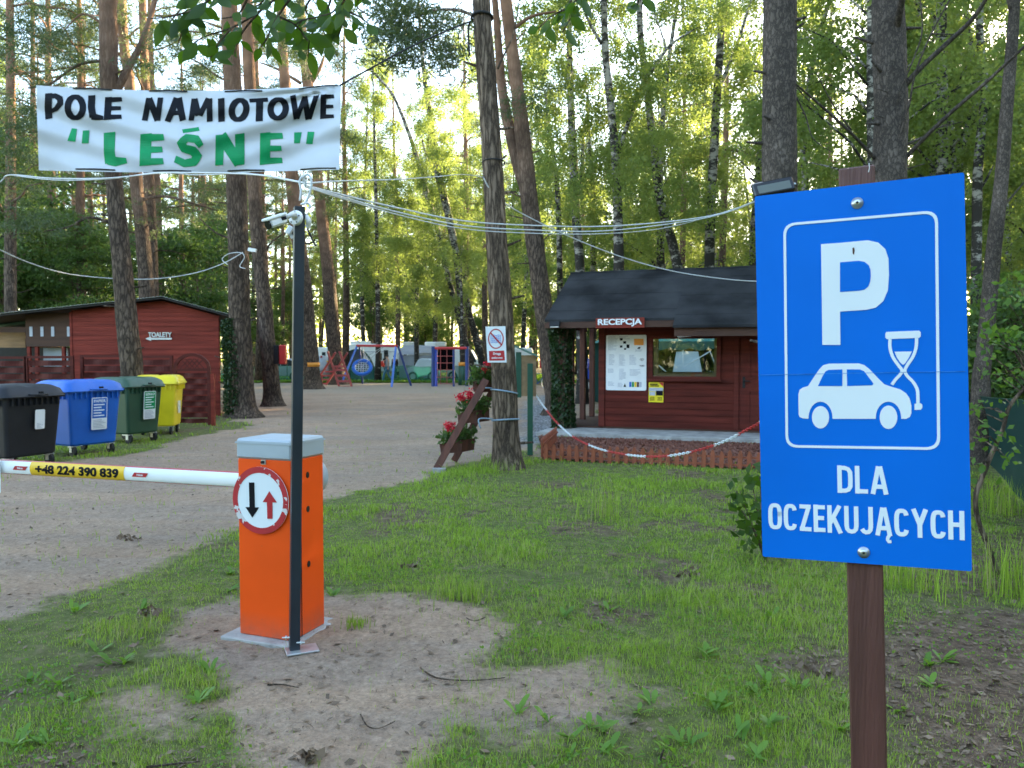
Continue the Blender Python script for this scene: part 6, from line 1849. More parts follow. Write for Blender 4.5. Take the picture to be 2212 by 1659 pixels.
def bstroke(mb, pts, w, closed=False):
    """one brush stroke on the cloth; pts in banner pixels (optional third value: width)"""
    _hs[0] = (_hs[0] + 1) % 7
    h = .004 + .0004 * _hs[0]
    P = [Vector((q[0], q[1])) for q in pts]; Wd = [(q[2] if len(q) > 2 else w) for q in pts]
    D = [];
    out = []
    for i in range(len(P) - 1):
        n = max(2, int((P[i + 1] - P[i]).length / 14))
        for k in range(n):
            out.append((P[i].lerp(P[i + 1], k / n), Wd[i] + (Wd[i + 1] - Wd[i]) * k / n))
    out.append((P[-1], Wd[-1]))
    if closed: out = out[:-1]
    n = len(out); vs = []
    for i in range(n):
        a = out[(i - 1) % n if closed else max(i - 1, 0)][0]; b = out[(i + 1) % n if closed else min(i + 1, n - 1)][0]
        d = (b - a).normalized(); nn = Vector((-d.y, d.x)); p, wd = out[i]
        if not closed and (i == 0 or i == n - 1): nn = (nn + d * .12).normalized()
        for s in (-.5, -.17, .17, .5):
            q = p + nn * wd * s
            vs.append(bsurf(*uv_of(q.x, q.y), h))
    m_ = n if closed else n - 1
    mb.add(vs, [(i * 4 + k, i * 4 + k + 1, ((i + 1) % n) * 4 + k + 1, ((i + 1) % n) * 4 + k) for i in range(m_) for k in range(3)])
def oval(cx, cy, rx, ry, tilt=0, n=30, w0=38, w1=28):
    o = []
    for k in range(n + 1):
        q = 2 * PI * k / n; x, y = rx * math.cos(q), ry * math.sin(q)
        o.append((cx + x - y * tilt, cy + y, w0 if abs(math.cos(q)) > .6 else (w0 + w1) / 2 if abs(math.cos(q)) > .3 else w1))
    return o
def E_(mb, x, y0, y1, w, st=40, lean=-8, b=30):
    bstroke(mb, [(x + st / 2 + lean * 0, y0), (x + st / 2 + lean, y1)], st)
    h = y1 - y0
    bstroke(mb, [(x + st * .5, y0 + b * .55, b), (x + w, y0 + b * .5 - 2, b * .85)], b)
    bstroke(mb, [(x + st * .5, y0 + h * .5, b * .9), (x + w * .94, y0 + h * .49, b * .75)], b)
    bstroke(mb, [(x + st * .4 + lean, y1 - b * .5, b), (x + w * .98, y1 - b * .6, b * .8)], b)
K = []
def letter(name, m, fn):
    mb = MB(); fn(mb); o = mb.build(name, m, ban); K.append(o)
ink = M['ink']; grn = M['ink_green']
def P_(mb):
    bstroke(mb, [(283, 541), (279, 620), (284, 690)], 42)
    bstroke(mb, [(283, 560, 26), (320, 556, 30), (348, 572, 38), (350, 600, 36), (325, 632, 28), (290, 650, 22)], 34)
def W_1(mb):
    bstroke(mb, [(1700, 553), (1722, 692)], 34); bstroke(mb, [(1770, 560), (1724, 690)], 28); bstroke(mb, [(1768, 560), (1790, 694)], 34); bstroke(mb, [(1840, 545), (1794, 692)], 30)
letter('black_letter', ink, P_)
letter('black_letter', ink, lambda mb: bstroke(mb, oval(437, 623, 44, 61, .0), 38, True))
letter('black_letter', ink, lambda mb: (bstroke(mb, [(533, 553), (530, 620), (540, 680)], 42), bstroke(mb, [(530, 675, 40), (560, 680, 36), (600, 684, 22)], 30)))
letter('black_letter', ink, lambda mb: E_(mb, 610, 563, 695, 98))
letter('black_letter', ink, lambda mb: (bstroke(mb, [(865, 568), (840, 700)], 34), bstroke(mb, [(866, 572), (915, 698)], 38), bstroke(mb, [(932, 566), (914, 700)], 32)))
letter('black_letter', ink, lambda mb: (bstroke(mb, [(1028, 568, 40), (1000, 640, 38), (972, 706, 34)], 36), bstroke(mb, [(1036, 568, 42), (1050, 640, 40), (1062, 700, 38)], 38), bstroke(mb, [(1000, 655), (1050, 655)], 26)))
letter('black_letter', ink, lambda mb: (bstroke(mb, [(1128, 572), (1110, 700)], 32), bstroke(mb, [(1128, 575), (1152, 670)], 38), bstroke(mb, [(1210, 570), (1160, 672)], 30), bstroke(mb, [(1215, 572), (1218, 706)], 34)))
letter('black_letter', ink, lambda mb: bstroke(mb, [(1284, 570), (1286, 706)], 38))
letter('black_letter', ink, lambda mb: bstroke(mb, oval(1388, 638, 42, 56, .12), 36, True))
letter('black_letter', ink, lambda mb: (bstroke(mb, [(1508, 572), (1505, 704)], 42), bstroke(mb, [(1448, 584, 22), (1556, 578, 24)], 24)))
letter('black_letter', ink, lambda mb: bstroke(mb, oval(1615, 632, 44, 54, .06), 38, True))
letter('black_letter', ink, W_1)
letter('black_letter', ink, lambda mb: E_(mb, 1862, 548, 690, 78, 34, -4, 26))
letter('green_mark', grn, lambda mb: bstroke(mb, [(432, 746, 30), (414, 820, 46)], 40))
letter('green_mark', grn, lambda mb: bstroke(mb, [(500, 757, 38), (494, 832, 40)], 40))
letter('green_letter', grn, lambda mb: (bstroke(mb, [(636, 768, 68), (634, 880, 64), (642, 945, 66)], 66), bstroke(mb, [(622, 930, 50), (670, 938, 56), (735, 932, 30)], 40)))
letter('green_letter', grn, lambda mb: E_(mb, 815, 776, 962, 136, 66, -6, 44))
letter('green_letter', grn, lambda mb: bstroke(mb, [(1168, 850, 34), (1140, 808, 48), (1085, 800, 46), (1050, 830, 48), (1070, 862, 50), (1120, 876, 54), (1146, 905, 54), (1125, 940, 50), (1070, 948, 44), (1016, 922, 40)], 48))
letter('green_mark', grn, lambda mb: bstroke(mb, [(1060, 762, 22), (1156, 748, 22)], 24))
letter('green_letter', grn, lambda mb: (bstroke(mb, [(1278, 782, 52), (1272, 960, 46)], 50), bstroke(mb, [(1284, 786, 66), (1388, 950, 60)], 64), bstroke(mb, [(1392, 776, 56), (1394, 958, 52)], 52)))
letter('green_letter', grn, lambda mb: E_(mb, 1510, 770, 955, 132, 60, -2, 40))
letter('green_mark', grn, lambda mb: bstroke(mb, [(1730, 768, 44), (1724, 832, 34)], 38))
letter('green_mark', grn, lambda mb: bstroke(mb, [(1806, 765, 40), (1796, 836, 38)], 38))
for k, (x0, x1, y0, y1) in enumerate(((425, 650, 512, 521), (865, 1088, 527, 531), (1305, 1522, 532, 527), (1735, 1960, 517, 492), (440, 668, 981, 987), (888, 1110, 992, 994), (1322, 1535, 992, 988), (1745, 1950, 984, 976))):
    a = bsurf(*uv_of(x0, y0), .006); b = bsurf(*uv_of(x1, y1), .006)
    mb = MB(); mb.tube([a, a.lerp(b, .5) + Vector((0, -.012, .004)), b], .008, 6); mb.build('tie_cord', M['rope'], ban)
mb = MB(); c = at(1030, 42, N1D - .2)
mb.tube(smooth_path([at(735, 184, BD), at(800, 148, 9.6), at(900, 95, 10.1), at(1016, 46, N1D - .14)], 6), .011, 6)
tag(mb.build('rope', M['rope'], None, True), 'black rope from the banner corner up to the pine', 'rope')
def tree_loop(name, label, V, d, w, r, m, n=26, tail=None, drop=0.0):
    """ring of rope round the stem: V=(x, y) centre in the picture, w=width"""
    c = at(V[0], V[1], d); R_ = w / 2 * d / F
    P = [c + Vector((math.sin(2 * PI * k / n) * R_, -math.cos(2 * PI * k / n) * R_, drop * math.sin(2 * PI * k / n) + .02 * math.cos(2 * PI * k / n))) for k in range(n + 1)]
    mb = MB(); mb.tube(P, r, 6)
    if tail: mb.tube(smooth_path([at(*q) for q in tail], 5), r * .8, 6)
    return tag(mb.build(name, M[m], None, True), label, 'rope')
tree_loop('rope', 'black rope knotted round the pine high above the banner', (1041, 38), N1D, 44, .018, 'rope', tail=[(1018, 46, N1D - .1), (1012, 60, N1D - .12), (1014, 120, N1D - .12)])
tree_loop('rope', 'thin black cord round the pine at cable height', (1066, 352), N1D, 48, .01, 'rope')
tree_loop('rope', 'upper blue-grey rope tying the flower ladder to the pine', (1089, 846), N1D, 57, .013, 'bluerope', drop=-.03, tail=[(1062, 838, N1D - .1), (1050, 838, N1D - .3)])
tree_loop('rope', 'lower blue-grey rope tying the flower ladder to the pine', (1092, 907), N1D, 59, .013, 'bluerope', drop=.01, tail=[(1064, 905, N1D - .15), (1035, 905, N1D - .3), (1038, 925, N1D - .3)])

# ------------------------------------------------------------------ parking sign
K7 = [R7(80, 168), R7(888, 75), R7(905, 1610), R7(100, 1553)]
r1 = Vector((.91004, -.01885 * -1, -.41408)); r2 = Vector((-.01841, .99975, -.01233))
cam2w = lambda v: Vector((1, 0, 0)) * v.x + UPV * v.y + FWD * v.z
# picture frame: x right, y up, z forward (depth of the lower left corner is one unit)
SX = cam2w(Vector((.91004501, .01885105, -.41408071))); SY = cam2w(Vector((-.01840843, .99975449, -.01233265)))
SC = .35 / .23514933
so_ = CAMP + cam2w(Vector((.32561489, -.22425027, 1.0))) * SC
sg = Plane(so_, SX, SY)
SWd, SHt = .35, .4671758 * SC
L7 = lambda x, y: sg.loc(*R7(x, y))
ps = T('parking_sign', 'large blue parking sign for waiting cars on a red-brown post', 'sign', (so_ + SX * .17 - Vector((0, 0, so_.z))))
MB().prism(sg, rrect(0, SWd, 0, SHt, .004, 3), -.006, 0, 0, 1).build('panel', [M['sign_blue'], M['offwhite']], ps)
ps_panel_extra = MB().rect(sg, .002, SWd - .002, .002, SHt - .002, -.0095, -.0062); ps_panel_extra.build('backing_sheet', M['concrete'], ps)
wl = lambda pts: [L7(*q) for q in pts]
# border: outer and inner loops with rounded corners
def rq(c4, r, n=6):
    out = []
    C4 = [Vector(q) for q in c4]
    for i in range(4):
        p = C4[i]; a = (C4[i - 1] - p).normalized() * r; b = (C4[(i + 1) % 4] - p).normalized() * r
        for k in range(n + 1):
            t = k / n; out.append(tuple((p + a) * (1 - t) ** 2 + p * 2 * t * (1 - t) + (p + b) * t ** 2))
    return out
c_out = [L7(180, 274), L7(774, 222), L7(783, 1144), L7(189, 1134)]
cen = sum((Vector(q) for q in c_out), Vector((0, 0))) / 4
bw = .0047
c_in = [tuple(Vector(q) + Vector((bw if q[0] < cen.x else -bw, bw if q[1] < cen.y else -bw))) for q in c_out]
MB().ring(sg, rq(c_out, .022), rq(c_in, .019), .0002, .0012).build('border', M['sign_white'], ps)
# P
mb = MB(); ou = wl([(398, 348), (505, 338), (545, 347), (572, 372), (584, 408), (586, 470), (582, 530), (564, 572), (535, 597), (500, 605), (398, 612)])
inn = wl([(398, 423), (470, 417), (492, 421), (508, 434), (515, 452), (516, 475), (514, 496), (507, 515), (492, 528), (470, 532), (398, 537)])
mb.prism(sg, wl([(325, 353)]) + ou + wl([(399.5, 740), (330, 740)]), .0002, .0012)
mb.prism(sg, inn, .0013, .0018, 1)
mb.build('letter_p', [M['sign_white'], M['sign_blue']], ps)
# car
def arch(cx, cy, rx, ry, n=12): return [(cx + rx * math.cos(PI * k / n), cy - ry * math.sin(PI * k / n)) for k in range(n + 1)]
car = [(239, 1008), (238, 930), (243, 912), (255, 904), (275, 898), (300, 860), (318, 834), (333, 818), (355, 812), (470, 811), (490, 817), (510, 832), (548, 872), (568, 891), (590, 899), (630, 911), (652, 926), (665, 945), (672, 972), (672, 1003), (666, 1017), (652, 1024)]
car += [(633, 1024)] + arch(584, 1020, 49, 62) + [(535, 1024), (370, 1024)] + arch(323, 1020, 46, 62) + [(276, 1024), (254, 1022), (243, 1017)]
MB().prism(sg, wl(car), .0002, .0012).build('car_symbol', M['sign_white'], ps)
mb = MB(); mb.prism(sg, wl([(313, 898), (330, 862), (342, 842), (354, 836), (407, 834), (407, 898)]), .0013, .0018); mb.prism(sg, wl([(425, 898), (424, 834), (474, 834), (490, 841), (520, 880), (526, 889), (522, 895)]), .0013, .0018)
mb.build('car_window', M['sign_blue'], ps)
for (x, rx_, ry_) in ((323, 33, 43), (584, 34, 45)): MB().prism(sg, wl(ellipse(x, 1018, rx_, ry_, 32)), .0002, .0012).build('wheel_symbol', M['sign_white'], ps)
# hourglass
mb = MB(); sw = .0053; H_ = lambda pts: smooth_path([Vector((*L7(*q), 0)) for q in pts], 5)
st2 = lambda pts: [(q.x, q.y) for q in H_(pts)]
mb.prism(sg, wl([(576, 690), (702, 685), (708, 692), (708, 707), (702, 713), (578, 718), (572, 712), (572, 697)]), .0002, .0012)
mb.stroke(sg, st2([(590, 718), (590, 750), (600, 785), (622, 818), (636, 838), (628, 855), (612, 872), (597, 893)]), sw, .0003, .0013)
mb.stroke(sg, st2([(692, 714), (690, 750), (678, 785), (658, 815), (647, 838), (655, 858), (678, 882), (694, 910), (697, 940), (697, 968)]), sw, .0004, .0014)
mb.prism(sg, wl([(684, 966), (708, 964), (714, 970), (714, 982), (708, 989), (684, 990)]), .0002, .0011)
mb.prism(sg, wl([(607, 766), (674, 765), (662, 790), (650, 808), (643, 816), (637, 815), (628, 806), (616, 788)]), .0002, .0012)
mb.build('hourglass_symbol', M['sign_white'], ps)
# words, in narrow road-sign lettering
def rloop(w, q0=0.0, q1=1.0, n=24, e=.62):
    o = []
    for k in range(n + 1):
        q = 2 * PI * (q0 + (q1 - q0) * k / n); c, s_ = math.cos(q), math.sin(q)
        o.append((w / 2 + (w - .17) / 2 * math.copysign(abs(c) ** e, c), .5 + .415 * math.copysign(abs(s_) ** e, s_)))
    return o
DIN = {'O': (.6, [rloop(.6) + rloop(.6)[1:2]]), 'C': (.58, [rloop(.58, .075, .925)]), 'L': (.5, [[(.085, 1), (.085, 0)], [(.085, .085), (.5, .085)]]),
       'D': (.6, [[(.085, 1), (.085, 0)], [(.085, .915), (.3, .915), (.43, .87), (.505, .76), (.515, .5), (.505, .24), (.43, .13), (.3, .085), (.085, .085)]]),
       'A': (.68, [[(.085, 0), (.31, 1)], [(.595, 0), (.37, 1)], [(.17, .27), (.51, .27)]]), 'Z': (.54, [[(.02, .915), (.52, .915)], [(.42, .9), (.12, .1)], [(.02, .085), (.53, .085)]]),
       'E': (.5, [[(.085, 1), (.085, 0)], [(.085, .915), (.49, .915)], [(.085, .52), (.45, .52)], [(.085, .085), (.5, .085)]]), 'K': (.62, [[(.085, 1), (.085, 0)], [(.1, .35), (.52, 1)], [(.24, .58), (.55, 0)]]),
       'U': (.58, [[(.085, 1), (.085, .3), (.11, .17), (.19, .1), (.29, .085), (.39, .1), (.47, .17), (.495, .3), (.495, 1)]]), 'J': (.5, [[(.415, 1), (.415, .3), (.39, .17), (.31, .1), (.21, .085), (.12, .12), (.05, .2)]]),
       'Y': (.66, [[(.085, 1), (.33, .45)], [(.575, 1), (.33, .45)], [(.33, .5), (.33, 0)]]), 'H': (.6, [[(.085, 1), (.085, 0)], [(.515, 1), (.515, 0)], [(.085, .52), (.515, .52)]])}
DIN['Ą'] = (.68, DIN['A'][1] + [[(.56, .02), (.5, -.06), (.49, -.14), (.53, -.2), (.64, -.19)]])
def din(word, a0, a1, b0, b1):
    gap = .1; tot = sum(DIN[c][0] for c in word) + gap * (len(word) - 1)
    sx_ = (a1 - a0) / tot; sy_ = b1 - b0; x = 0; th = .165 * (sx_ + sy_) / 2
    for c in word:
        w, st = DIN[c]; mb = MB()
        for k, pts in enumerate(st):
            mb.stroke(sg, [(a0 + (x + q[0]) * sx_, b0 + q[1] * sy_) for q in pts], th * (.75 if k == 3 and c == 'Ą' else 1), .0002, .0012 + .00012 * k)
        mb.build('letter', M['sign_white'], ps); x += w + gap
a0, b1 = L7(387, 1203); a1, b0 = L7(584, 1316); b0 = L7(387, 1308)[1]
din('DLA', a0, a1, b0, b1)
a0, b1 = L7(122, 1346); b0 = L7(122, 1448)[1]; a1 = L7(874, 1380)[0]
din('OCZEKUJĄCYCH', a0, a1, b0, b1)
# bolts, crease, rust fleck, small specks
for q in ((464, 195), (489, 1537)):
    a, b = L7(*q); mb = MB(); mb.lathe(sg.p(a, b, .0003), sg.n, [(0, .0105), (.0015, .0105), (.002, .0075), (.005, .0068), (.0065, .004)], 20); bo = mb.build('bolt', M['screw'], ps, True)
    MB().lathe(sg.p(a, b, .0066), sg.n, [(0, .0026), (.0003, .0026)], 6).build('socket', M['black'], bo)
a, b = L7(450, 380); mb = MB()
mb.prism(sg, [(a - .0018, b + .006), (a + .0012, b + .0065), (a + .002, b + .001), (a + .0005, b - .007), (a - .0016, b - .004)], .0013, .0017); mb.build('rust_fleck', M['brown_wood'], ps)
M['crease'] = mat('worn_crease', (.02, .2, .55), .6, .5, 60)
y_ = L7(100, 857)[1]; MB().stroke(sg, [(.003, y_ + .001), (.12, y_ + .0004), (.24, y_), (SWd - .004, y_ - .001)], .0008, .0014, .0019).build('crease', M['crease'], ps)
# post
pcx = L7(0, 0)[0]; tpost = Plane(sg.p(0, 0, -.0105), SX, SY)
l0 = tpost.loc(*S3(1453, 460)); l1 = tpost.loc(*S3(1610, 470)); 
t0 = tpost.loc(1812, 362); t1 = tpost.loc(1889, 356)
bl_, br_ = tpost.loc(1838, 1659), tpost.loc(1917, 1659)
wp = (l1[0] - l0[0]); mid_t = (t0[0] + t1[0]) / 2; mid_b = (bl_[0] + br_[0]) / 2
pa = tpost.p(mid_t, (t0[1] + t1[1]) / 2); pbm = tpost.p(mid_b, bl_[1]); dn = (pbm - pa).normalized(); pe = pa + dn * ((pa.z + .15) / -dn.z)
mb = MB(); nrm = SX.cross(dn).normalized(); nrm = nrm if nrm.dot(sg.n) > 0 else -nrm; sxx = dn.cross(nrm).normalized()
mb.cbox((pa + pe) / 2 - nrm * .024, sxx * (wp / 2), nrm * .0235, dn * ((pe - pa).length / 2), .003); mb.build('post', M['post_wood'], ps)
cable('thin frayed string hanging at the sign post top', [(1852 + 25, 352, 1.4), (1852 + 26, 362, 1.4), (1852 + 24, 372, 1.4)], .0008, 'offwhite', 'string', 4, 'string')

# floodlight on the trunk
fd = 7.55
fo = T('floodlight', 'black rectangular floodlight on the trunk above the parking sign', 'lamp', at(1675, 400, fd))
a, b, c, d = [at(*S1(*q), fd) for q in ((425, 1195), (690, 1135), (720, 1245), (470, 1285))]
o_ = (a + b + c + d) / 4; fx = ((b - a) + (c - d)).normalized(); fy = ((a - d) + (b - c)).normalized(); tilt = Vector((0, -.25, 0))
fpl = Plane(o_, fx, fy + Vector((0, .35, 0)))
wx = (b - a).length / 2; wy = (a - d).length / 2
MB().cbox(fpl.p(0, 0, -.03), fpl.ux * wx, fpl.uy * wy, fpl.n * .03, .012).build('housing', M['blackgloss'], fo)
MB().prism(fpl, rrect(-wx * .8, wx * .8, -wy * .72, wy * .4, .01), .001, .004).build('glass', mat('frosted_glass', (.1, .115, .1), .35, .05, 3), fo)
MB().tube([fpl.p(wx * 1.02, -wy * .2, -.03), fpl.p(wx * 1.2, 0, -.06), fpl.p(wx * 1.15, wy * .5, -.15)], .014, 6).build('bracket', M['black'], fo)
MB().lathe(fpl.p(wx * 1.0, -wy * .1, -.03), fpl.ux, [(0, .014), (.016, .014)], 10).build('knob', M['screw'], fo)

# ------------------------------------------------------------------ flower ladder
def flower_ladder():
    f0 = ground(*S5(48, 1659)); f0 = ground(943, 1016); 
    topA = at(*S5(700, 500), 10.95); botA = Vector((f0.x, f0.y, .02))
    topB = at(*S5(800, 620), 11.35); botB = at(*S5(290, 1550), 11.6); botB.z = max(botB.z, .02)
    t = T('flower_ladder', 'red-brown planter ladder with three geranium boxes leaning on the pine', 'planter', botA)
    mb = MB(); mb.bar(botA, topA + (topA - botA) * .02, .1, .032, up=(0, -1, .3), ch=.003); mb.build('rail', M['brown_wood'], t)
    mb = MB(); mb.bar(botB, topB + (topB - botB) * .12, .1, .032, up=(0, -1, .3), ch=.003); mb.build('rail', M['brown_wood'], t)
    mb = MB(); q = ground(948, 1020); mb.cbox((q.x, q.y, .02), (.09, 0, 0), (0, .06, 0), (0, 0, .035), .004); tag(mb.build('paving_stone', M['concrete']), 'small grey stone under the flower ladder foot', 'stone')
    bx = [((530, 505), (700, 480), (655, 650), (545, 640), (800, 590)), ((340, 920), (590, 880), (590, 1040), (345, 1060), (710, 960)), ((100, 1320), (400, 1270), (385, 1430), (120, 1450), (510, 1350))]
    for k, (tl, tr, br, bl, far) in enumerate(bx):
        dA = 11.08 - .06 * k
        a, b, c, d = at(*S5(*tl), dA), at(*S5(*tr), dA), at(*S5(*br), dA), at(*S5(*bl), dA)
        dx = Vector((.17, .3, 0)) if k else Vector((.13, .25, 0))
        th_ = .014; mb = MB()
        A2, B2, C2, D2 = [p + dx for p in (a, b, c, d)]
        vs = [a, b, c, d, A2, B2, C2, D2]
        ia = [(p + (a + b) / 2 * 0) for p in vs]
        mb.add(vs, [(3, 2, 1, 0), (4, 5, 6, 7), (0, 4, 7, 3), (2, 6, 5, 1), (3, 7, 6, 2)])
        cen = sum((Vector(p) for p in vs), Vector()) / 8
        inn = [cen + (p - cen) * .93 for p in vs]
        mb.add(inn, [(0, 1, 2, 3), (7, 6, 5, 4), (3, 7, 4, 0), (1, 5, 6, 2)])
        mb.add([a, b, B2, A2] + [inn[0], inn[1], inn[5], inn[4]], [(0, 1, 5, 4), (1, 2, 6, 5), (2, 3, 7, 6), (3, 0, 4, 7)])
        box = mb.build('planter_box', M['brown_wood'], t)
        m2 = MB(); e = [p - Vector((0, 0, .03)) for p in (inn[0], inn[1], inn[5], inn[4])]; m2.add(e, [(0, 1, 2, 3)]); m2.build('soil', M['rubber'], box)
        # geranium
        g_ = T('geranium', 'red geranium in the %s planter box of the flower ladder' % ('top', 'middle', 'bottom')[k], 'flowers', cen)
        rr = np.random.default_rng(30 + k); n = 420
        ctop = (a + b + A2 + B2) / 4
        u = rr.uniform(-.6, .6, n)[:, None]; w = rr.uniform(-.6, .6, n)[:, None]
        C = np.array(ctop)[None, :] + np.array(b - a)[None, :] * u + np.array(dx)[None, :] * w
        C[:, 2] += rr.uniform(-.03, .17, n); C += rr.normal(size=(n, 3)) * .03
        leaves('foliage', C, .06, M['leaf_dark'], g_, .95, (0, 0, .2), rr)
        heads = ([(735, 265), (690, 330), (800, 290)], [(360, 715), (500, 650), (495, 710), (395, 705)], [(205, 1075), (270, 1075), (215, 1110)])[k]
        for hx, hy in heads:
            c_ = at(*S5(hx, hy), dA - .03); C = np.array(c_)[None, :] + rr.normal(size=(55, 3)) * .026
            leaves('flower_head', C, .034, M['flower'], g_, .8, (0, 0, 0), rr)
            m2 = MB(); m2.tube([c_, c_.lerp(ctop, .5) + Vector((.01, 0, 0)), c_.lerp(ctop, .95)], .004, 5); m2.build('stalk', M['leaf_dark'], g_)
        if k == 0:
            m2 = MB()
            for hx, hy in ((545, 290), (590, 330), (450, 500)): m2.tube([ctop, ctop.lerp(at(*S5(hx, hy), dA), .6) + Vector((0, 0, .03)), at(*S5(hx, hy), dA)], .004, 5)
            m2.build('stalk', M['leaf_dark'], g_)
            P = [at(*S5(x, y), dA) for x, y in ((540, 300), (570, 330), (550, 370), (530, 400), (590, 390), (620, 350), (600, 410), (470, 490), (430, 510), (410, 530), (450, 535), (500, 480), (520, 520), (480, 540))]
            leaves('leaf_spray', np.array(P * 3) + rr.normal(size=(len(P) * 3, 3)) * .015, .07, M['leaf_dark'], g_, .6, (0, 0, 0), rr)
flower_ladder()

# no-map sign on the pine
np_ = Plane(at(*R5(1848, 200), N1D - .2), Vector((1, .06, 0)), Vector((0, -.03, 1)))
L5 = lambda x, y: np_.loc(*R5(x, y))
ns = T('prohibition_sign', 'white sign with red crossed circle and red fire-road panel, nailed to the pine', 'sign', np_.p(0, 0))
MB().prism(np_, [L5(1772, 67), L5(1917, 63), L5(1926, 327), L5(1788, 327)], -.008, 0).build('panel', M['sign_white'], ns)
c = L5(1848, 155); ry_ = L5(1848, 82)[1] - c[1]; rx_ = L5(1905, 155)[0] - c[0]
MB().ring(np_, ellipse(*c, rx_, ry_, 40), ellipse(*c, rx_ * .86, ry_ * .89, 40), .0004, .003).build('ring', M['sign_red'], ns)
MB().stroke(np_, [L5(1806, 108), L5(1892, 203)], .02, .0034, .0055).build('slash', M['sign_red'], ns)
mb = MB()
for k in range(5): y = 130 + k * 13; mb.stroke(np_, [L5(1812, y), L5(1832, y - 4), L5(1848, y + 3), L5(1866, y - 4), L5(1884, y)], .006, .0005, .002)
for k in range(6): x = 1812 + k * 14.4; mb.stroke(np_, [L5(x, 128), L5(x, 186)], .006, .0006, .0021)
mb.build('map_symbol', M['blue_paint'], ns)
MB().prism(np_, [L5(1798, 243), L5(1908, 240), L5(1914, 312), L5(1800, 314)], .0004, .003).build('red_panel', M['sign_red'], ns)
a = L5(1828, 276); b = L5(1884, 254)
MB().text(np_, 'Droga', a[0], b[0], a[1], b[1], .0032, .0045, 0, .03).build('word', M['sign_white'], ns)
a = L5(1818, 303); b = L5(1896, 284)
MB().text(np_, 'pożarowa', a[0], b[0], a[1], b[1], .0032, .0045, 0, .03).build('word', M['sign_white'], ns)
# red box on the dark pine, orange bands and wrappings
q = at(*R5(280, 270), 24.7)
fb = T('extinguisher_box', 'red fire box mounted on the dark pine left of the pole', 'box', q)
MB().cbox(q + Vector((.1, 0, 0)), (.1, 0, 0), (0, .12, 0), (0, 0, .31), .03).build('cover', M['red_paint'], fb)
MB().cbox(q + Vector((-.09, 0, 0)), (.085, 0, 0), (0, .12, 0), (0, 0, .3), .02).build('back_box', M['black'], fb)
def wrap_tree(label, x, y0, y1, w0, w1, d, band=True):
    a, b = at(x, y1, d), at(x + .5, y0, d); t = T('tree_guard', label, 'tree guard', (a.x, a.y, 0))
    mb = MB(); mb.tube([Vector((a.x, a.y, 0)), a.lerp(b, .5), b], [w1 / 2 * d / F, (w0 + w1) / 4 * d / F, w0 / 2 * d / F], 18); mb.build('green_wrap', M['green_paint'], t, True)
    if band:
        mb = MB(); mb.lathe(b - Vector((0, 0, .02)), (0, 0, 1), [(0, w0 / 2 * d / F * 1.06), (.2, w0 / 2 * d / F * 1.06)], 18); mb.build('orange_band', M['orange_band'], t, True)
wrap_tree('green guard with orange band round the thick pine left of the play ladder', 672, 791, 840, 34, 42, 38)
wrap_tree('green guard with orange band glimpsed beside the ivy pine', 492, 768, 836, 14, 16, 40)
p5 = trunk_tree('birch_tree', 'grey birch standing by the rope net with an orange band', w_(S7, [(1415, 960, 70), (1415, 600, 66), (1418, 300, 62), (1412, 0, 58), (1405, -500, 46), (1390, -1200, 36)]), 43, M['birch'], 'birch tree', 'birch1', (), .08, 12, 1.1)
wrap_tree('green guard with orange band on the birch by the rope net', S7(1417, 600)[0], S7(0, 615)[1], S7(0, 960)[1], 17, 18, 43)
trunk_tree('pine_tree', 'broad grey trunk behind the white van, left of the prohibition sign', w_(S7, [(1790, 900, 150), (1770, 600, 140), (1690, 250, 140), (1620, 0, 120), (1520, -400, 100), (1440, -1000, 80), (1390, -1800, 60)]), 48, M['birch'], 'tree', 'birch2', (), .1, 14, 1.1)

# ------------------------------------------------------------------ leafy twigs hanging into the view
def hanging(label, twigs, d, seed, nper=1.0, size=.062):
    r = random.Random(seed); V = []
    p0 = at(*twigs[0][0], d)
    root = T('hanging_branch', label, 'branch', p0)
    mb = MB()
    for tw in twigs:
        dd = d + r.uniform(-.12, .15)
        P = smooth_path([at(x, y, dd + .03 * i) for i, (x, y) in enumerate(tw)], 5)
        mb.tube(P, [.0035 - .0022 * i / len(P) for i in range(len(P))][::-1] if P[0].z < P[-1].z else [.0035 - .0022 * i / len(P) for i in range(len(P))], 5)
        L = sum((P[i + 1] - P[i]).length for i in range(len(P) - 1)); n = max(3, int(L / .022 * nper)); side = 1
        for k in range(n):
            f = k / n * (len(P) - 1); i = min(int(f), len(P) - 2); c = P[i].lerp(P[i + 1], f - i)
            side = -side
            ln = size * r.uniform(.65, 1.25)
            ax = Vector((side * r.uniform(.1, .9), r.uniform(-.6, .6), -r.uniform(.25, 1.1))).normalized()
            wd = ax.cross(Vector((r.gauss(0, .6), -1, r.gauss(0, .5)))).normalized(); nn = ax.cross(wd)
            st = c + ax * ln * .16; blade = []
            for t, w in ((0, .02), (.15, .15), (.35, .24), (.58, .23), (.8, .12), (1, .0)):
                m_ = st + ax * ln * t - nn * (ln * .12 * t * t)
                blade.append((m_ + wd * ln * w + nn * ln * w * .2, m_, m_ - wd * ln * w + nn * ln * w * .2))
            V.append([c, c + ax * ln * .16 + wd * .0012] + [tuple(q) for row in blade for q in row])
    mb.build('twig', M['oak'], root)
    Vn = np.array([[tuple(p) for p in b] for b in V])
    fs = []
    for i in range(5):
        o = 2 + i * 3; fs += [(o, o + 1, o + 4, o + 3), (o + 1, o + 2, o + 5, o + 4)]
    fs.append((0, 1, 3))
    fast_mesh('foliage', Vn, fs, M['leaf_near'], root, True)
    return root
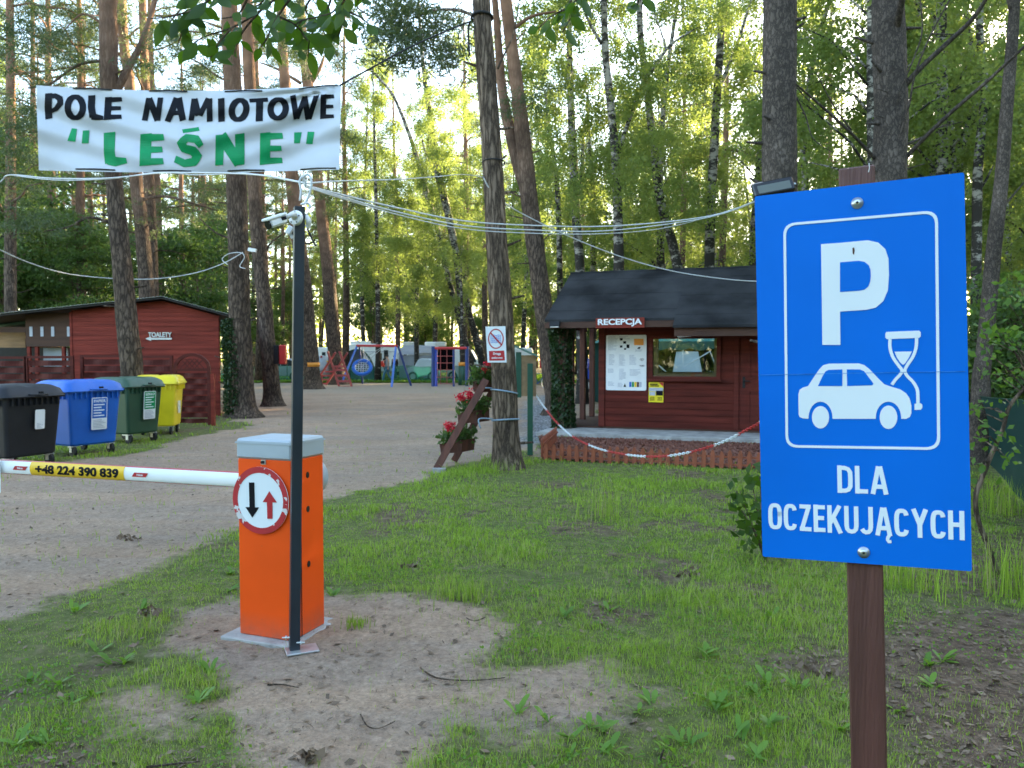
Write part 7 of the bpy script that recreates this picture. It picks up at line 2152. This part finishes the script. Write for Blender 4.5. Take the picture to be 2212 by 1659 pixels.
hanging('leafy branch hanging in front of the sky above the banner', [[(620, -25), (560, 25), (500, 60), (440, 80), (395, 110)], [(560, 25), (520, 75), (505, 120)], [(480, -25), (430, 15), (370, 35), (325, 40)], [(430, 15), (400, 55), (385, 95)], [(500, 60), (470, 95), (455, 125)],
        [(440, -20), (395, 15), (350, 70)], [(640, -20), (600, 35), (575, 85), (560, 105)], [(600, 35), (640, 55), (665, 90)], [(540, -15), (515, 30), (480, 40)], [(580, -20), (560, 10), (525, 20)]], 2.15, 5, .85, .062)
hanging('right-hand leafy branch drooping towards the banner corner', [[(690, -25), (660, 20), (690, 55), (715, 95)], [(760, -30), (735, 20), (740, 50), (725, 90)], [(720, -20), (700, 30), (650, 45), (620, 70)], [(735, 20), (775, 35), (800, 55)], [(790, -25), (770, 10), (790, 30)], [(650, 45), (640, 85), (655, 115)], [(740, -10), (720, 25), (690, 35)], [(690, 55), (670, 80), (665, 125)]], 2.25, 6, .95, .062)
hanging('small leafy spray at the top edge right of the sign-bearing pine', [[(1250, -30), (1225, 15), (1190, 35), (1160, 65)], [(1225, 15), (1230, 40), (1215, 70)], [(1270, -25), (1240, 5), (1215, 25)]], 2.3, 7, 1.2)
hanging('pair of leaves dangling at the top edge above the hut', [[(1388, -30), (1380, 0), (1374, 18)], [(1395, -25), (1388, 5), (1386, 20)]], 2.2, 8, .9)

# saplings and the green net at the right
def sapling(label, stem, w0, w1, d0, d1, spread, n, seed, size, lm='leaf_sap', zones=None):
    r = random.Random(seed); k = len(stem)
    P = smooth_path([at(x, y, d0 + (d1 - d0) * i / (k - 1)) for i, (x, y) in enumerate(stem)], 6)
    root = T('sapling', label, 'young tree', (P[0].x, P[0].y, 0))
    mb = MB(); mb.tube(P, [w0 + (w1 - w0) * i / (len(P) - 1) for i in range(len(P))], 8, True, 0, .15); mb.build('trunk', M['oak'], root, True)
    C = []; tw = MB()
    for (x, y, rx, ry, m_) in zones:
        for c_ in range(max(2, m_ // 9)):
            d = d0 + r.uniform(-.35, .35)
            a = at(x + r.gauss(0, rx), y + r.gauss(0, ry), d); near = min(P, key=lambda q: (q - a).length)
            tw.tube([near, near.lerp(a, .5) + Vector((0, 0, .03)), a], [.006, .004, .002], 4)
            for _ in range(9): C.append(tuple(a + Vector((r.gauss(0, .09), r.gauss(0, .09), r.gauss(0, .035)))))
    tw.build('twig', M['oak'], root)
    leaves('crown', np.array(C), size, M[lm], root, .6, (0, 0, 0))
    return root
sapling('crooked young tree with pale green leaves right of the parking sign', [(2155, 1243), (2135, 1180), (2112, 1120), (2108, 1070), (2122, 1030), (2140, 985), (2165, 930), (2180, 880), (2212, 840), (2260, 800)], .02, .012, 5.55, 5.4, .3, 0, 3, .06, 'leaf_sap',
        [(2150, 950, 28, 18, 60), (2135, 880, 20, 14, 40), (2175, 720, 30, 30, 90), (2195, 640, 20, 30, 60), (2130, 1010, 18, 18, 20), (2170, 800, 25, 20, 50)])
def low_plant(label, x, y, d, pts, seed, size, n, lm='leaf_near'):
    r = random.Random(seed); b = ground(x, y); root = T('shrub', label, 'shrub', (b.x, b.y, 0)); C = []; mb = MB()
    for q in pts:
        e = at(*q, b.y + r.uniform(-.15, .15)); mb.tube([Vector((b.x, b.y, 0)), Vector((b.x, b.y, 0)).lerp(e, .6) + Vector((0, 0, .05)), e], [.007, .005, .003], 5)
        for _ in range(n): C.append(tuple(Vector((b.x, b.y, .0)).lerp(e, r.uniform(.55, 1.05)) + Vector((r.gauss(0, .06), r.gauss(0, .08), r.gauss(0, .05)))))
    mb.build('stem', M['oak'], root); leaves('foliage', np.array(C), size, M[lm], root, .65, (0, 0, 0)); return root
low_plant('dark leafy shrub peeping out left of the parking sign', 1655, 1215, 5.9, [(1590, 1060), (1600, 1100), (1625, 1050), (1620, 1130), (1635, 1170), (1650, 1090), (1670, 1140), (1640, 1030), (1690, 1100)], 4, .09, 16)
def green_net():
    t = T('shade_net', 'sagging dark green shade net strung along the wood at the right', 'net', ground(2150, 1000))
    n = 26; m_ = 10; vs = []
    for i in range(n + 1):
        f = i / n; x = 2040 + (2440 - 2040) * f; d = 2659 / (215 + .98 * (x - 2105))
        yt = 845 + .23 * (x - 2105) + 7 * math.sin(f * 9); zt = at(x, yt, d); 
        for j in range(m_ + 1):
            g = j / m_; p = Vector((zt.x, zt.y, 0)); z = zt.z * (1 - g) + .03 * g
            vs.append(p + Vector((0, 0, z)) + Vector((.05 * math.sin(f * 22 + g * 3), -.14 * math.sin(g * PI) + .05 * math.sin(f * 30 - g * 5) - .12 * g, 0)))
    mb = MB(); mb.add(vs, [(i * (m_ + 1) + j, (i + 1) * (m_ + 1) + j, (i + 1) * (m_ + 1) + j + 1, i * (m_ + 1) + j + 1) for i in range(n) for j in range(m_)])
    mb.build('net', M['net_dense'], t, True)
    mb = MB(); mb.tube([vs[i * (m_ + 1)] for i in range(n + 1)], .006, 5); mb.build('top_cord', M['green_paint'], t)
green_net()
def tuft(label, x, y, h, n, seed, spread=.1):
    r = np.random.default_rng(seed); b = ground(x, y); V = []
    for _ in range(n):
        o = np.array([b.x, b.y, 0]) + r.normal(size=3) * np.array([spread, spread, 0]); hh_ = h * r.uniform(.5, 1.1); a = r.uniform(0, 2 * PI); l = hh_ * r.uniform(.05, .4)
        s = np.array([-math.sin(a), math.cos(a), 0]) * .003; d = np.array([math.cos(a), math.sin(a), 0]) * l
        V.append([o - s, o + s, o + s * .8 + d * .35 + [0, 0, hh_ * .6], o - s * .8 + d * .35 + [0, 0, hh_ * .6], o + d + [0, 0, hh_]])
    o = fast_mesh('grass_tuft', np.array(V), [(0, 1, 2, 3), (3, 2, 4)], M['grass']); return tag(o, label, 'grass tuft')
tuft('tall grass tuft standing alone in the middle of the lawn', 1310, 1120, .42, 90, 1, .12)
tuft('tall grass tuft under the green net beside the sign', 2160, 1110, .4, 160, 2, .16)
tuft('tall grass tuft at the right edge of the picture', 2200, 1290, .45, 150, 3, .12)
tuft('grass tuft growing right behind the parking sign post', 1960, 1270, .3, 110, 4, .14)
tuft('bright grass tuft at the edge of the bare sand', 1010, 1300, .16, 110, 5, .08)
tuft('small grass tuft in the sand right of the base plate', *S2(1548, 640), .09, 70, 6, .035)
tuft('dense grass tuft at the foot of the sign-bearing pine', 1070, 1020, .2, 160, 7, .22)
def twig_(label, pts, r0=.005):
    P = smooth_path([ground(x, y, .012) for x, y in pts], 4); mb = MB(); mb.tube(P, [r0 * (1 - .6 * i / len(P)) for i in range(len(P))], 5, True, 0, .2)
    return tag(mb.build('fallen_twig', M['oak'], None, True), label, 'twig')
twig_('thin twig lying on the sand at the right of the cabinet', [S2(1830, 805), S2(1900, 850), S2(2050, 862), S2(2200, 850)])
twig_('short dark twig on the sand below the cabinet', [S2(1165, 880), S2(1230, 880), S2(1300, 893)])
twig_('bent pale twig in the sand near the bottom', [S2(1570, 1010), S2(1600, 1060), S2(1650, 1070), S2(1720, 1040)], .004)
twig_('dark twig pair on the sand by the lawn edge', [S2(2030, 590), S2(2080, 600), S2(2200, 545)], .004)
twig_('twig lying on the bare earth at the bottom left', [S2(640, 1240), S2(760, 1225), S2(870, 1215)], .006)
twig_('pale straight stick on the grass right of the sign post', [S3(1710, 1000), S3(1740, 1060), S3(1765, 1090)], .004)
twig_('dry stick lying behind the sign post', [S3(1610, 590), S3(1660, 630), S3(1710, 670)], .006)
twig_('grey stick near the bottom edge in the grass', [S3(650, 1310), S3(665, 1260), S3(700, 1230)], .005)
def debris(label, x, y, w, seed):
    r = np.random.default_rng(seed); b = ground(x, y, .015); n = 26
    C = np.array(b)[None, :] + r.normal(size=(n, 3)) * np.array([w, w * .7, .012]); C[:, 2] = np.abs(C[:, 2] - .015) + .01
    o = leaves('dead_leaves', C, .05, M['litter'], None, .7, (0, 0, 0), r); return tag(o, label, 'dead leaves')
debris('crumpled dead leaves in the grass left of the cabinet', *S2(650, 565), .07, 1)
debris('heap of dried leaves beside the sign post', *S3(1330, 920), .07, 2)
debris('dry leaf clump on the lawn behind the sand', *S2(1795, 368), .04, 3)
debris('dead leaves on the sandy track behind the boom', *S2(545, 240), .07, 4)
debris('curled dead leaves on the sand at the bottom', *S2(1360, 1195), .02, 5)
debris('dark leaf clump under the parking sign', *S3(770, 500), .05, 6)

# ------------------------------------------------------------------ play area
def tb(mb, pts, r, n=8): return mb.tube(pts, r, n)
def swing():
    t = T('swing_frame', 'blue and red swing frame on the sand', 'swing', ground(*S6(1000, 960)))
    fl_, bl_ = ground(*S6(622, 950)), ground(*S6(1010, 937)); fr_, br_ = ground(*S6(1512, 990)), ground(*S6(1857, 970))
    tL = at(*S6(915, 270), 44.2); tR = at(*S6(1588, 275), 41.2)
    for a, b, m in ((fl_, tL, 'blue_paint'), (bl_, tL + Vector((.1, .1, 0)), 'navy_paint'), (fr_, tR, 'blue_paint'), (br_, tR + Vector((.1, .1, 0)), 'navy_paint')):
        mb = MB(); tb(mb, [a - Vector((0, 0, .05)), b], .06); mb.build('leg', M[m], t)
    mb = MB(); tb(mb, [tL - (tR - tL) * .01, tR + (tR - tL) * .02], .07); mb.build('top_bar', M['red_paint'], t)
    c = at(*S6(1000, 648), 42.6); ns_ = T('nest_swing', 'round blue nest swing hanging from the swing frame', 'swing seat', c)
    ax = Vector((.1, -.75, .6)).normalized(); u = ax.cross(ZZ).normalized(); v = u.cross(ax)
    rx, rz = 150 * .226 * KV * 42.6 / F, 150 * .226 * KV * 42.6 / F
    ring = [c + u * math.cos(2 * PI * k / 30) * rx + v * math.sin(2 * PI * k / 30) * rz for k in range(31)]
    mb = MB(); tb(mb, ring, .1, 10); mb.build('ring', M['bin_blue'], ns_, True)
    mb = MB()
    for k in range(1, 7):
        f = -1 + k * 2 / 7; h = math.sqrt(1 - f * f)
        tb(mb, [c + u * rx * f - v * rz * h, c + u * rx * f + v * rz * h], .014, 4); tb(mb, [c + v * rz * f - u * rx * h, c + v * rz * f + u * rx * h], .014, 4)
    mb.build('net', M['ink_grey'], ns_)
    for s_ in (-1, 1):
        for w in (-1, 1):
            mb = MB(); top = tL.lerp(tR, .42 + .3 * s_); tb(mb, [c + u * s_ * rx * .7 + v * w * rz * .7, top], .015, 4); mb.build('chain', M['galv'], ns_)
swing()
def climber():
    t = T('climbing_ladder', 'red wooden double climbing ladder left of the swing', 'climbing frame', ground(*S6(600, 990)))
    d = 41
    G_ = lambda x, y: at(*S6(x, y), d)
    for (x0, y0, x1, y1, dd) in ((400, 370, 600, 1000, 0), (605, 370, 820, 1000, 0), (535, 390, 262, 800, 1.0), (745, 395, 370, 945, 1.4)):
        mb = MB(); a = at(*S6(x0, y0), d + dd * .3); b = at(*S6(x1, y1), d + dd); b.z = max(b.z, 0.0) if dd == 0 else b.z
        mb.bar(a, b, .1, .1, up=(0, 1, .1)); mb.build('rail', M['red_play'], t)
    for k, y in enumerate((632, 692, 790, 888, 990)):
        f = (y - 370) / 630; mb = MB(); mb.bar(at(*S6(400 + 200 * f, y), d - .03), at(*S6(605 + 215 * f, y), d - .03), .1, .11); mb.build('rung', M['red_play'], t)
    for y in (720, 790, 860, 930):
        f = (y - 395) / 550; mb = MB(); x = 745 - 375 * f; mb.bar(at(*S6(x, y), d + 1.2), at(*S6(x - 170, y + 5), d + 1.1), .08, .08); mb.build('rung', M['red_play'], t)
climber()
def net_climber():
    t = T('rope_net_frame', 'blue-posted climbing frame with red rope net', 'climbing frame', ground(*S7(950, 985)))
    d = 41.0
    for (x, y0, y1, w, m) in ((910, 285, 990, .1, 'navy_paint'), (960, 300, 985, .08, 'bluecar'), (1268, 300, 965, .06, 'navy_paint'), (1500, 285, 965, .11, 'navy_paint')):
        a, b = at(*S7(x, y1), d), at(*S7(x, y0), d); a.z = -.05; mb = MB(); tb(mb, [a, b], w); mb.build('post', M[m], t)
    mb = MB(); tb(mb, [at(*S7(940, 315), d - .05), at(*S7(1500, 312), d - .05)], .07); mb.build('top_bar', M['red_paint'], t)
    mb = MB()
    for x in (1037, 1148): tb(mb, [at(*S7(x, 320), d - .03), at(*S7(x, 935), d - .03)], .018, 5)
    for y in (452, 572, 692, 820, 935): tb(mb, [at(*S7(965, y), d - .03), at(*S7(1262, y), d - .03)], .018, 5)
    mb.build('rope_net', M['red_play'], t)
    mb = MB()
    a, b = at(*S7(968, 605), 46.4), at(*S7(1262, 330), 46.4); bt_ = T('notice_board', 'dark board behind the red rope net', 'board', (a.x, 46.4, 0))
    mb.box(a.x, b.x, 46.4, 46.45, a.z - .3, b.z); mb.build('panel', mat('matt_black', (.004, .003, .004), .95, .2, 5, spec=.03), bt_)
    for x in (a.x + .05, b.x - .05): MB().box(x - .04, x + .04, 46.46, 46.52, 0, b.z).build('post', M['black'], bt_)
net_climber()
def play_slide():
    t = T('play_house', 'small play house with yellow panel and bluish hood behind the ladder', 'play house', ground(*S6(400, 900)))
    d = 44.5; a, b = at(*S6(280, 690), d), at(*S6(525, 535), d)
    MB().box(a.x, b.x, d, d + .08, a.z, b.z).build('panel', M['sticker_yellow'], t)
    for x in (a.x, b.x, ): MB().box(x - .05, x + .05, d + .1, d + .2, 0, b.z + .3).build('post', M['red_play'], t)
    c = at(*S6(320, 560), d + .6); mb = MB()
    mb.lathe((c.x, d + .5, .55), (0, 0, 1), [(0, .75), (.5, .75), (.8, .6), (1.05, .3), (1.12, .02)], 16); mb.build('hood', M['lid'], t, True)
play_slide()
def campsite_fence():
    A, B = ground(470, 824), ground(1095, 827); t = T('net_fence', 'waist-high green net fence along the camp lawn', 'fence', A)
    n = 24; mb = MB(); vs = []
    for i in range(n + 1):
        p = A.lerp(B, i / n); z = 1.02 + .04 * math.sin(i * 1.7) - .03 * abs(math.sin(i * PI / 2)); vs += [p + Vector((0, .03 * math.sin(i * 2.1), .01)), p + Vector((0, .03 * math.sin(i * 1.3), z))]
    mb.add(vs, [(2 * i, 2 * i + 2, 2 * i + 3, 2 * i + 1) for i in range(n)]); mb.build('net', M['net'], t)
    for i in range(0, n + 1, 3):
        p = A.lerp(B, i / n); mb = MB(); mb.tube([p + Vector((0, .05, 0)), p + Vector((0, .05, 1.1))], .03, 6); mb.build('post', M['green_paint'], t)
campsite_fence()
M['lawn'] = M['grass']
rl = np.random.default_rng(12); k = 30000
xx = rl.uniform(-22, 4, k); yy = 46.3 + rl.uniform(0, 1, k) ** 1.5 * 22
C_l = np.stack([xx, yy, .05 + rl.uniform(0, .05, k)], 1)
lw = leaves('camp_lawn', C_l, .22, M['leaf_lime'], None, .5, (0, 0, 0), rl); tag(lw, kind='stuff')

# ------------------------------------------------------------------ campers, tents, cars at the far side
def shell(prof, y0, y1, X, mirror=False):
    """side profile (x, z) swept across depth with rounded edge"""
    mb = MB(); n = len(prof); vs = []
    cx = sum(p[0] for p in prof) / n; cz = sum(p[1] for p in prof) / n
    for (y, s) in ((y0, .94), (y0 + .12, 1.0), (y1 - .12, 1.0), (y1, .94)):
        vs += [(X(cx + (p[0] - cx) * s), y, cz + (p[1] - cz) * s) for p in prof]
    fs = [(i * n + k, i * n + (k + 1) % n, (i + 1) * n + (k + 1) % n, (i + 1) * n + k) for i in range(3) for k in range(n)]
    fs += [tuple(range(n))[::-1], tuple(range(3 * n, 4 * n))]
    return mb.add(vs, fs)
def wheels(t, xs, y, r=.32, X=lambda a: a):
    for x in xs:
        mb = MB(); mb.lathe((X(x), y, r), (0, 1, 0), [(-.02, r * .6), (-.02, r), (.18, r), (.18, r * .6)], 20); w = mb.build('wheel', M['rubber'], t)
        mb = MB(); mb.lathe((X(x), y - .03, r), (0, 1, 0), [(-.005, r * .55), (.01, r * .58)], 16); mb.build('rim', M['galv'], w)
xo = lambda fn, x, d: at(*fn(x, 0), d).x
zo = lambda fn, y, d: at(*fn(0, y), d).z
def caravan():
    d = 55.0; x0, x1 = xo(S6, 600, d), xo(S6, 1640, d); z1 = zo(S6, 240, d)
    t = T('caravan', 'long white caravan behind the swing', 'caravan', ((x0 + x1) / 2, d + 1, 0)); I = lambda a: a
    prof = [(x0 + .1, .5), (x1 - .3, .5), (x1, .9), (x1 + .02, z1 - .6), (x1 - .3, z1 - .1), (x1 - .8, z1), (x0 + .9, z1 + .03), (x0 + .3, z1 - .2), (x0, z1 - .7), (x0 - .02, .9)]
    shell(prof, d, d + 2.3, I).build('body', M['camper'], t)
    for (q0, q1, r0, r1) in ((690, 880, 420, 560), (1230, 1340, 400, 520)):
        a, b = xo(S6, q0, d), xo(S6, q1, d); MB().cbox(((a + b) / 2, d - .01, (zo(S6, r0, d) + zo(S6, r1, d)) / 2), ((b - a) / 2, 0, 0), (0, .03, 0), (0, 0, abs(zo(S6, r0, d) - zo(S6, r1, d)) / 2), .02).build('window', M['tinted'], t)
    a, b = xo(S6, 1378, d), xo(S6, 1450, d); MB().box(a, b, d - .03, d + .02, .55, zo(S6, 350, d)).build('door', M['black'], t)
    mb = MB(); mb.bar((x0 + .2, d - .02, z1 - .55), (x1 - .2, d - .02, z1 - .55), .02, .05); mb.build('stripe', M['ink_grey'], t)
    for q in (830, 1010): MB().cbox((xo(S6, q, d), d + 1, z1 + .12), (.35, 0, 0), (0, .3, 0), (0, 0, .1), .04).build('roof_vent', M['offwhite'], t)
    wheels(t, [(x0 + x1) / 2 + .3], d + .05)
    at_ = T('dome_tent', 'dark blue dome tent in front of the white caravan', 'tent', at(*S6(930, 850), 51))
    mb = MB(); n = 18; m_ = 7; x0, x1 = xo(S6, 640, 51), xo(S6, 1240, 51); h = zo(S6, 345, 51); vs = []
    for j in range(m_ + 1):
        for i in range(n + 1):
            q = PI * i / n; s = 1 - .5 * (j / m_) ** 2.5; vs.append(((x0 + x1) / 2 - (x1 - x0) / 2 * math.cos(q) * s, 50.2 + j * .33, h * (math.sin(q) ** .75 if 0 < i < n else 0) * s))
    mb.add(vs, [(j * (n + 1) + i, j * (n + 1) + i + 1, (j + 1) * (n + 1) + i + 1, (j + 1) * (n + 1) + i) for j in range(m_) for i in range(n)])
    mb.add(vs[:n + 1], [tuple(range(n + 1))]); mb.build('shell', M['tent_dark'], at_, True)
    mb = MB(); mb.tube([Vector(v) + Vector((0, -.02, .02)) for v in vs[:n + 1]], .05, 5); mb.build('pole', M['green_paint'], at_)
    x = xo(S6, 1080, 50.15); z = zo(S6, 480, 50.15); MB().prism(Plane((0, 50.18, 0), (1, 0, 0), ZZ), [(x - .3, z - .1), (x + .22, z - .25), (x + .24, z - .05), (x - .2, z + .2)], 0, .01).build('window', M['lid'], at_)
caravan()
def awning_caravan():
    d = 53.0; x0, x1 = xo(S7, 300, d), xo(S7, 960, d); zt, ze = zo(S7, 262, d), zo(S7, 425, d)
    t = T('awning_tent', 'grey caravan awning with wavy front edge right of the swing', 'awning', ((x0 + x1) / 2, d, 0))
    mb = MB(); n = 20; vs = []
    for i in range(n + 1):
        f = i / n; x = x0 + (x1 - x0) * f; vs += [(x + .15 * (1 - f), d + 2.0, zt + .04 * math.sin(f * 5)), (x, d + .7, zt - .22 + .05 * math.sin(f * 9)), (x, d - .1, ze + .14 * math.sin(max(0, f - .45) * 6))]
    mb.add(vs, [(i * 3 + k, i * 3 + k + 1, (i + 1) * 3 + k + 1, (i + 1) * 3 + k) for i in range(n) for k in range(2)]); mb.build('roof', M['awning'], t, True)
    mb = MB(); mb.box(x0 + .05, x1 - .05, d + .02, d + .06, 0, ze - .05); mb.box(x0 + .05, x0 + .1, d + .06, d + 2, 0, ze); mb.box(x1 - .1, x1 - .05, d + .06, d + 2, 0, ze); mb.build('wall', M['awning'], t)
    mb = MB(); 
    for k in range(16): mb.box(x0 + 2.0 + k * .16, x0 + 2.1 + k * .16, d - .0, d + .015, ze - .75, ze - .3)
    mb.build('curtain', M['lid'], t)
    cv = T('caravan', 'caravan roofs showing above the grey awning', 'caravan', ((x0 + x1) / 2, d + 4, 0))
    shell([(x0 + .3, .5), (x1 + .6, .5), (x1 + .8, 1.6), (x1 + .5, zt - .1), (x0 + .6, zt - .08), (x0 + .2, 1.6)], d + 2.3, d + 4.4, lambda a: a).build('body', M['camper'], cv)
    for q, m in ((490, 'offwhite'), (870, 'sticker_yellow'), (1035, 'offwhite')): MB().cbox((xo(S7, q, d + 3), d + 3, zt + .12), (.42, 0, 0), (0, .35, 0), (0, 0, .16), .06).build('roof_vent', M[m if m == 'offwhite' else 'camper'], cv)
    wheels(cv, [(x0 + x1) / 2], d + 2.35)
awning_caravan()
def car(name, label, cat, d, x0, x1, z1, m, prof, glass, wx, y1=1.75, rooff=None):
    t = T(name, label, cat, ((x0 + x1) / 2, d, 0)); w = x1 - x0
    P = [(x0 + w * a, z1 * b) for a, b in prof]
    shell(P, d, d + y1, lambda a: a).build('body', M[m], t)
    pl = Plane((0, d - .0, 0), (1, 0, 0), ZZ)
    for gpts in glass: MB().prism(pl, [(x0 + w * a, z1 * b) for a, b in gpts], -.02, .02).build('window', M['tinted'], t)
    wheels(t, [x0 + w * a for a in wx], d - .02, .31)
    return t
CARP = [(0, .22), (.02, .55), (.1, .62), (.25, .68), (.36, .95), (.45, 1), (.7, 1), (.82, .92), (.95, .66), (1, .55), (1, .22)]
CARG = [[(.29, .68), (.37, .92), (.5, .95), (.5, .68)], [(.52, .68), (.52, .95), (.7, .95), (.8, .88), (.88, .68)]]
d = 49.5; car('car', 'car under a pale silvery cover in front of the grey awning', 'car', d, xo(S7, 440, d), xo(S7, 1000, d), zo(S7, 495, d), 'cover', CARP, [], (.2, .8))
VANP = [(0, .12), (0, .96), (.06, 1), (.55, 1), (.68, .97), (.84, .62), (.97, .5), (1, .4), (1, .12)]
d = 51; car('van', 'white van parked right of the red rope net', 'van', d, xo(S7, 1150, d), xo(S7, 1790, d), zo(S7, 330, d), 'camper', VANP, [[(.58, .6), (.6, .9), (.67, .9), (.8, .62), (.78, .58)]], (.15, .85), 2.0)
d = 54; car('motorhome', 'white motorhome with overcab half hidden behind the wrapped pine', 'motorhome', d, xo(S6, 60, d), xo(S6, 440, d), zo(S6, 300, d), 'camper', [(0, .15), (0, .97), (.04, 1), (.9, 1), (1, .93), (.98, .72), (.9, .6), (.95, .45), (1, .4), (1, .15)], [[(.62, .6), (.62, .85), (.78, .85), (.78, .6)]], (.2, .8), 2.2)
d = 52; car('motorhome', 'white motorhome roof seen above the green-roofed post box', 'motorhome', d, xo(S5, 1000, d), xo(S5, 1330, d), zo(S5, 65, d), 'camper', [(0, .12), (0, .95), (.05, 1), (.93, 1), (1, .9), (1, .12)], [[(.3, .5), (.3, .75), (.6, .75), (.6, .5)]], (.2, .8), 2.2)
d = 50; p0_ = at(565, 770, d); car('car', 'grey car behind the green net left of the black pole', 'car', d, at(545, 0, d).x, at(648, 0, d).x, 1.45, 'lid', CARP, CARG, (.2, .8))
d = 34; car('car', 'blue car with pale windscreen seen through the hut porch', 'car', d, xo(S4, -20, d), xo(S4, 230, d), 1.5, 'bluecar', CARP, CARG, (.2, .8))
q = at(1178, 779, 46); bt_ = T('post_sign', 'small red panel on a post left of the hut ivy', 'sign', (q.x, q.y, 0))
MB().box(q.x - .35, q.x + .35, 45.95, 46, q.z - .45, q.z + .45).build('panel', M['red_paint'], bt_); MB().box(q.x - .04, q.x + .04, 46.003, 46.08, 0, q.z + .3).build('post', M['green_paint'], bt_)
def bike():
    c = ground(1164, 838); c = at(1162, 800, 36); t = T('bicycle', 'bicycle half hidden behind the post box', 'bicycle', (c.x, c.y, 0))
    for x in (-.5, .5):
        mb = MB(); mb.tube([(c.x + x + .33 * math.cos(2 * PI * k / 20), c.y, .35 + .33 * math.sin(2 * PI * k / 20)) for k in range(21)], .022, 6, False); w = mb.build('wheel', M['galv'], t)
    P = lambda a, b: (c.x + a, c.y, b); mb = MB()
    for pts in ((P(-.5, .35), P(-.18, .8)), (P(-.5, .35), P(0, .33)), (P(0, .33), P(-.2, .85)), (P(0, .33), P(.38, .82)), (P(-.18, .78), P(.38, .82)), (P(.5, .35), P(.36, .98))): mb.tube(pts, .018, 6)
    mb.build('frame', M['navy_paint'], t); mb = MB(); mb.cbox(P(-.2, .88), (.13, 0, 0), (0, .06, 0), (0, 0, .025), .01); mb.build('saddle', M['rubber'], t)
    mb = MB(); mb.tube([(c.x + .34, c.y - .28, .98), (c.x + .36, c.y, 1.0), (c.x + .34, c.y + .28, .98)], .014, 6); mb.build('handlebar', M['black'], t)
bike()
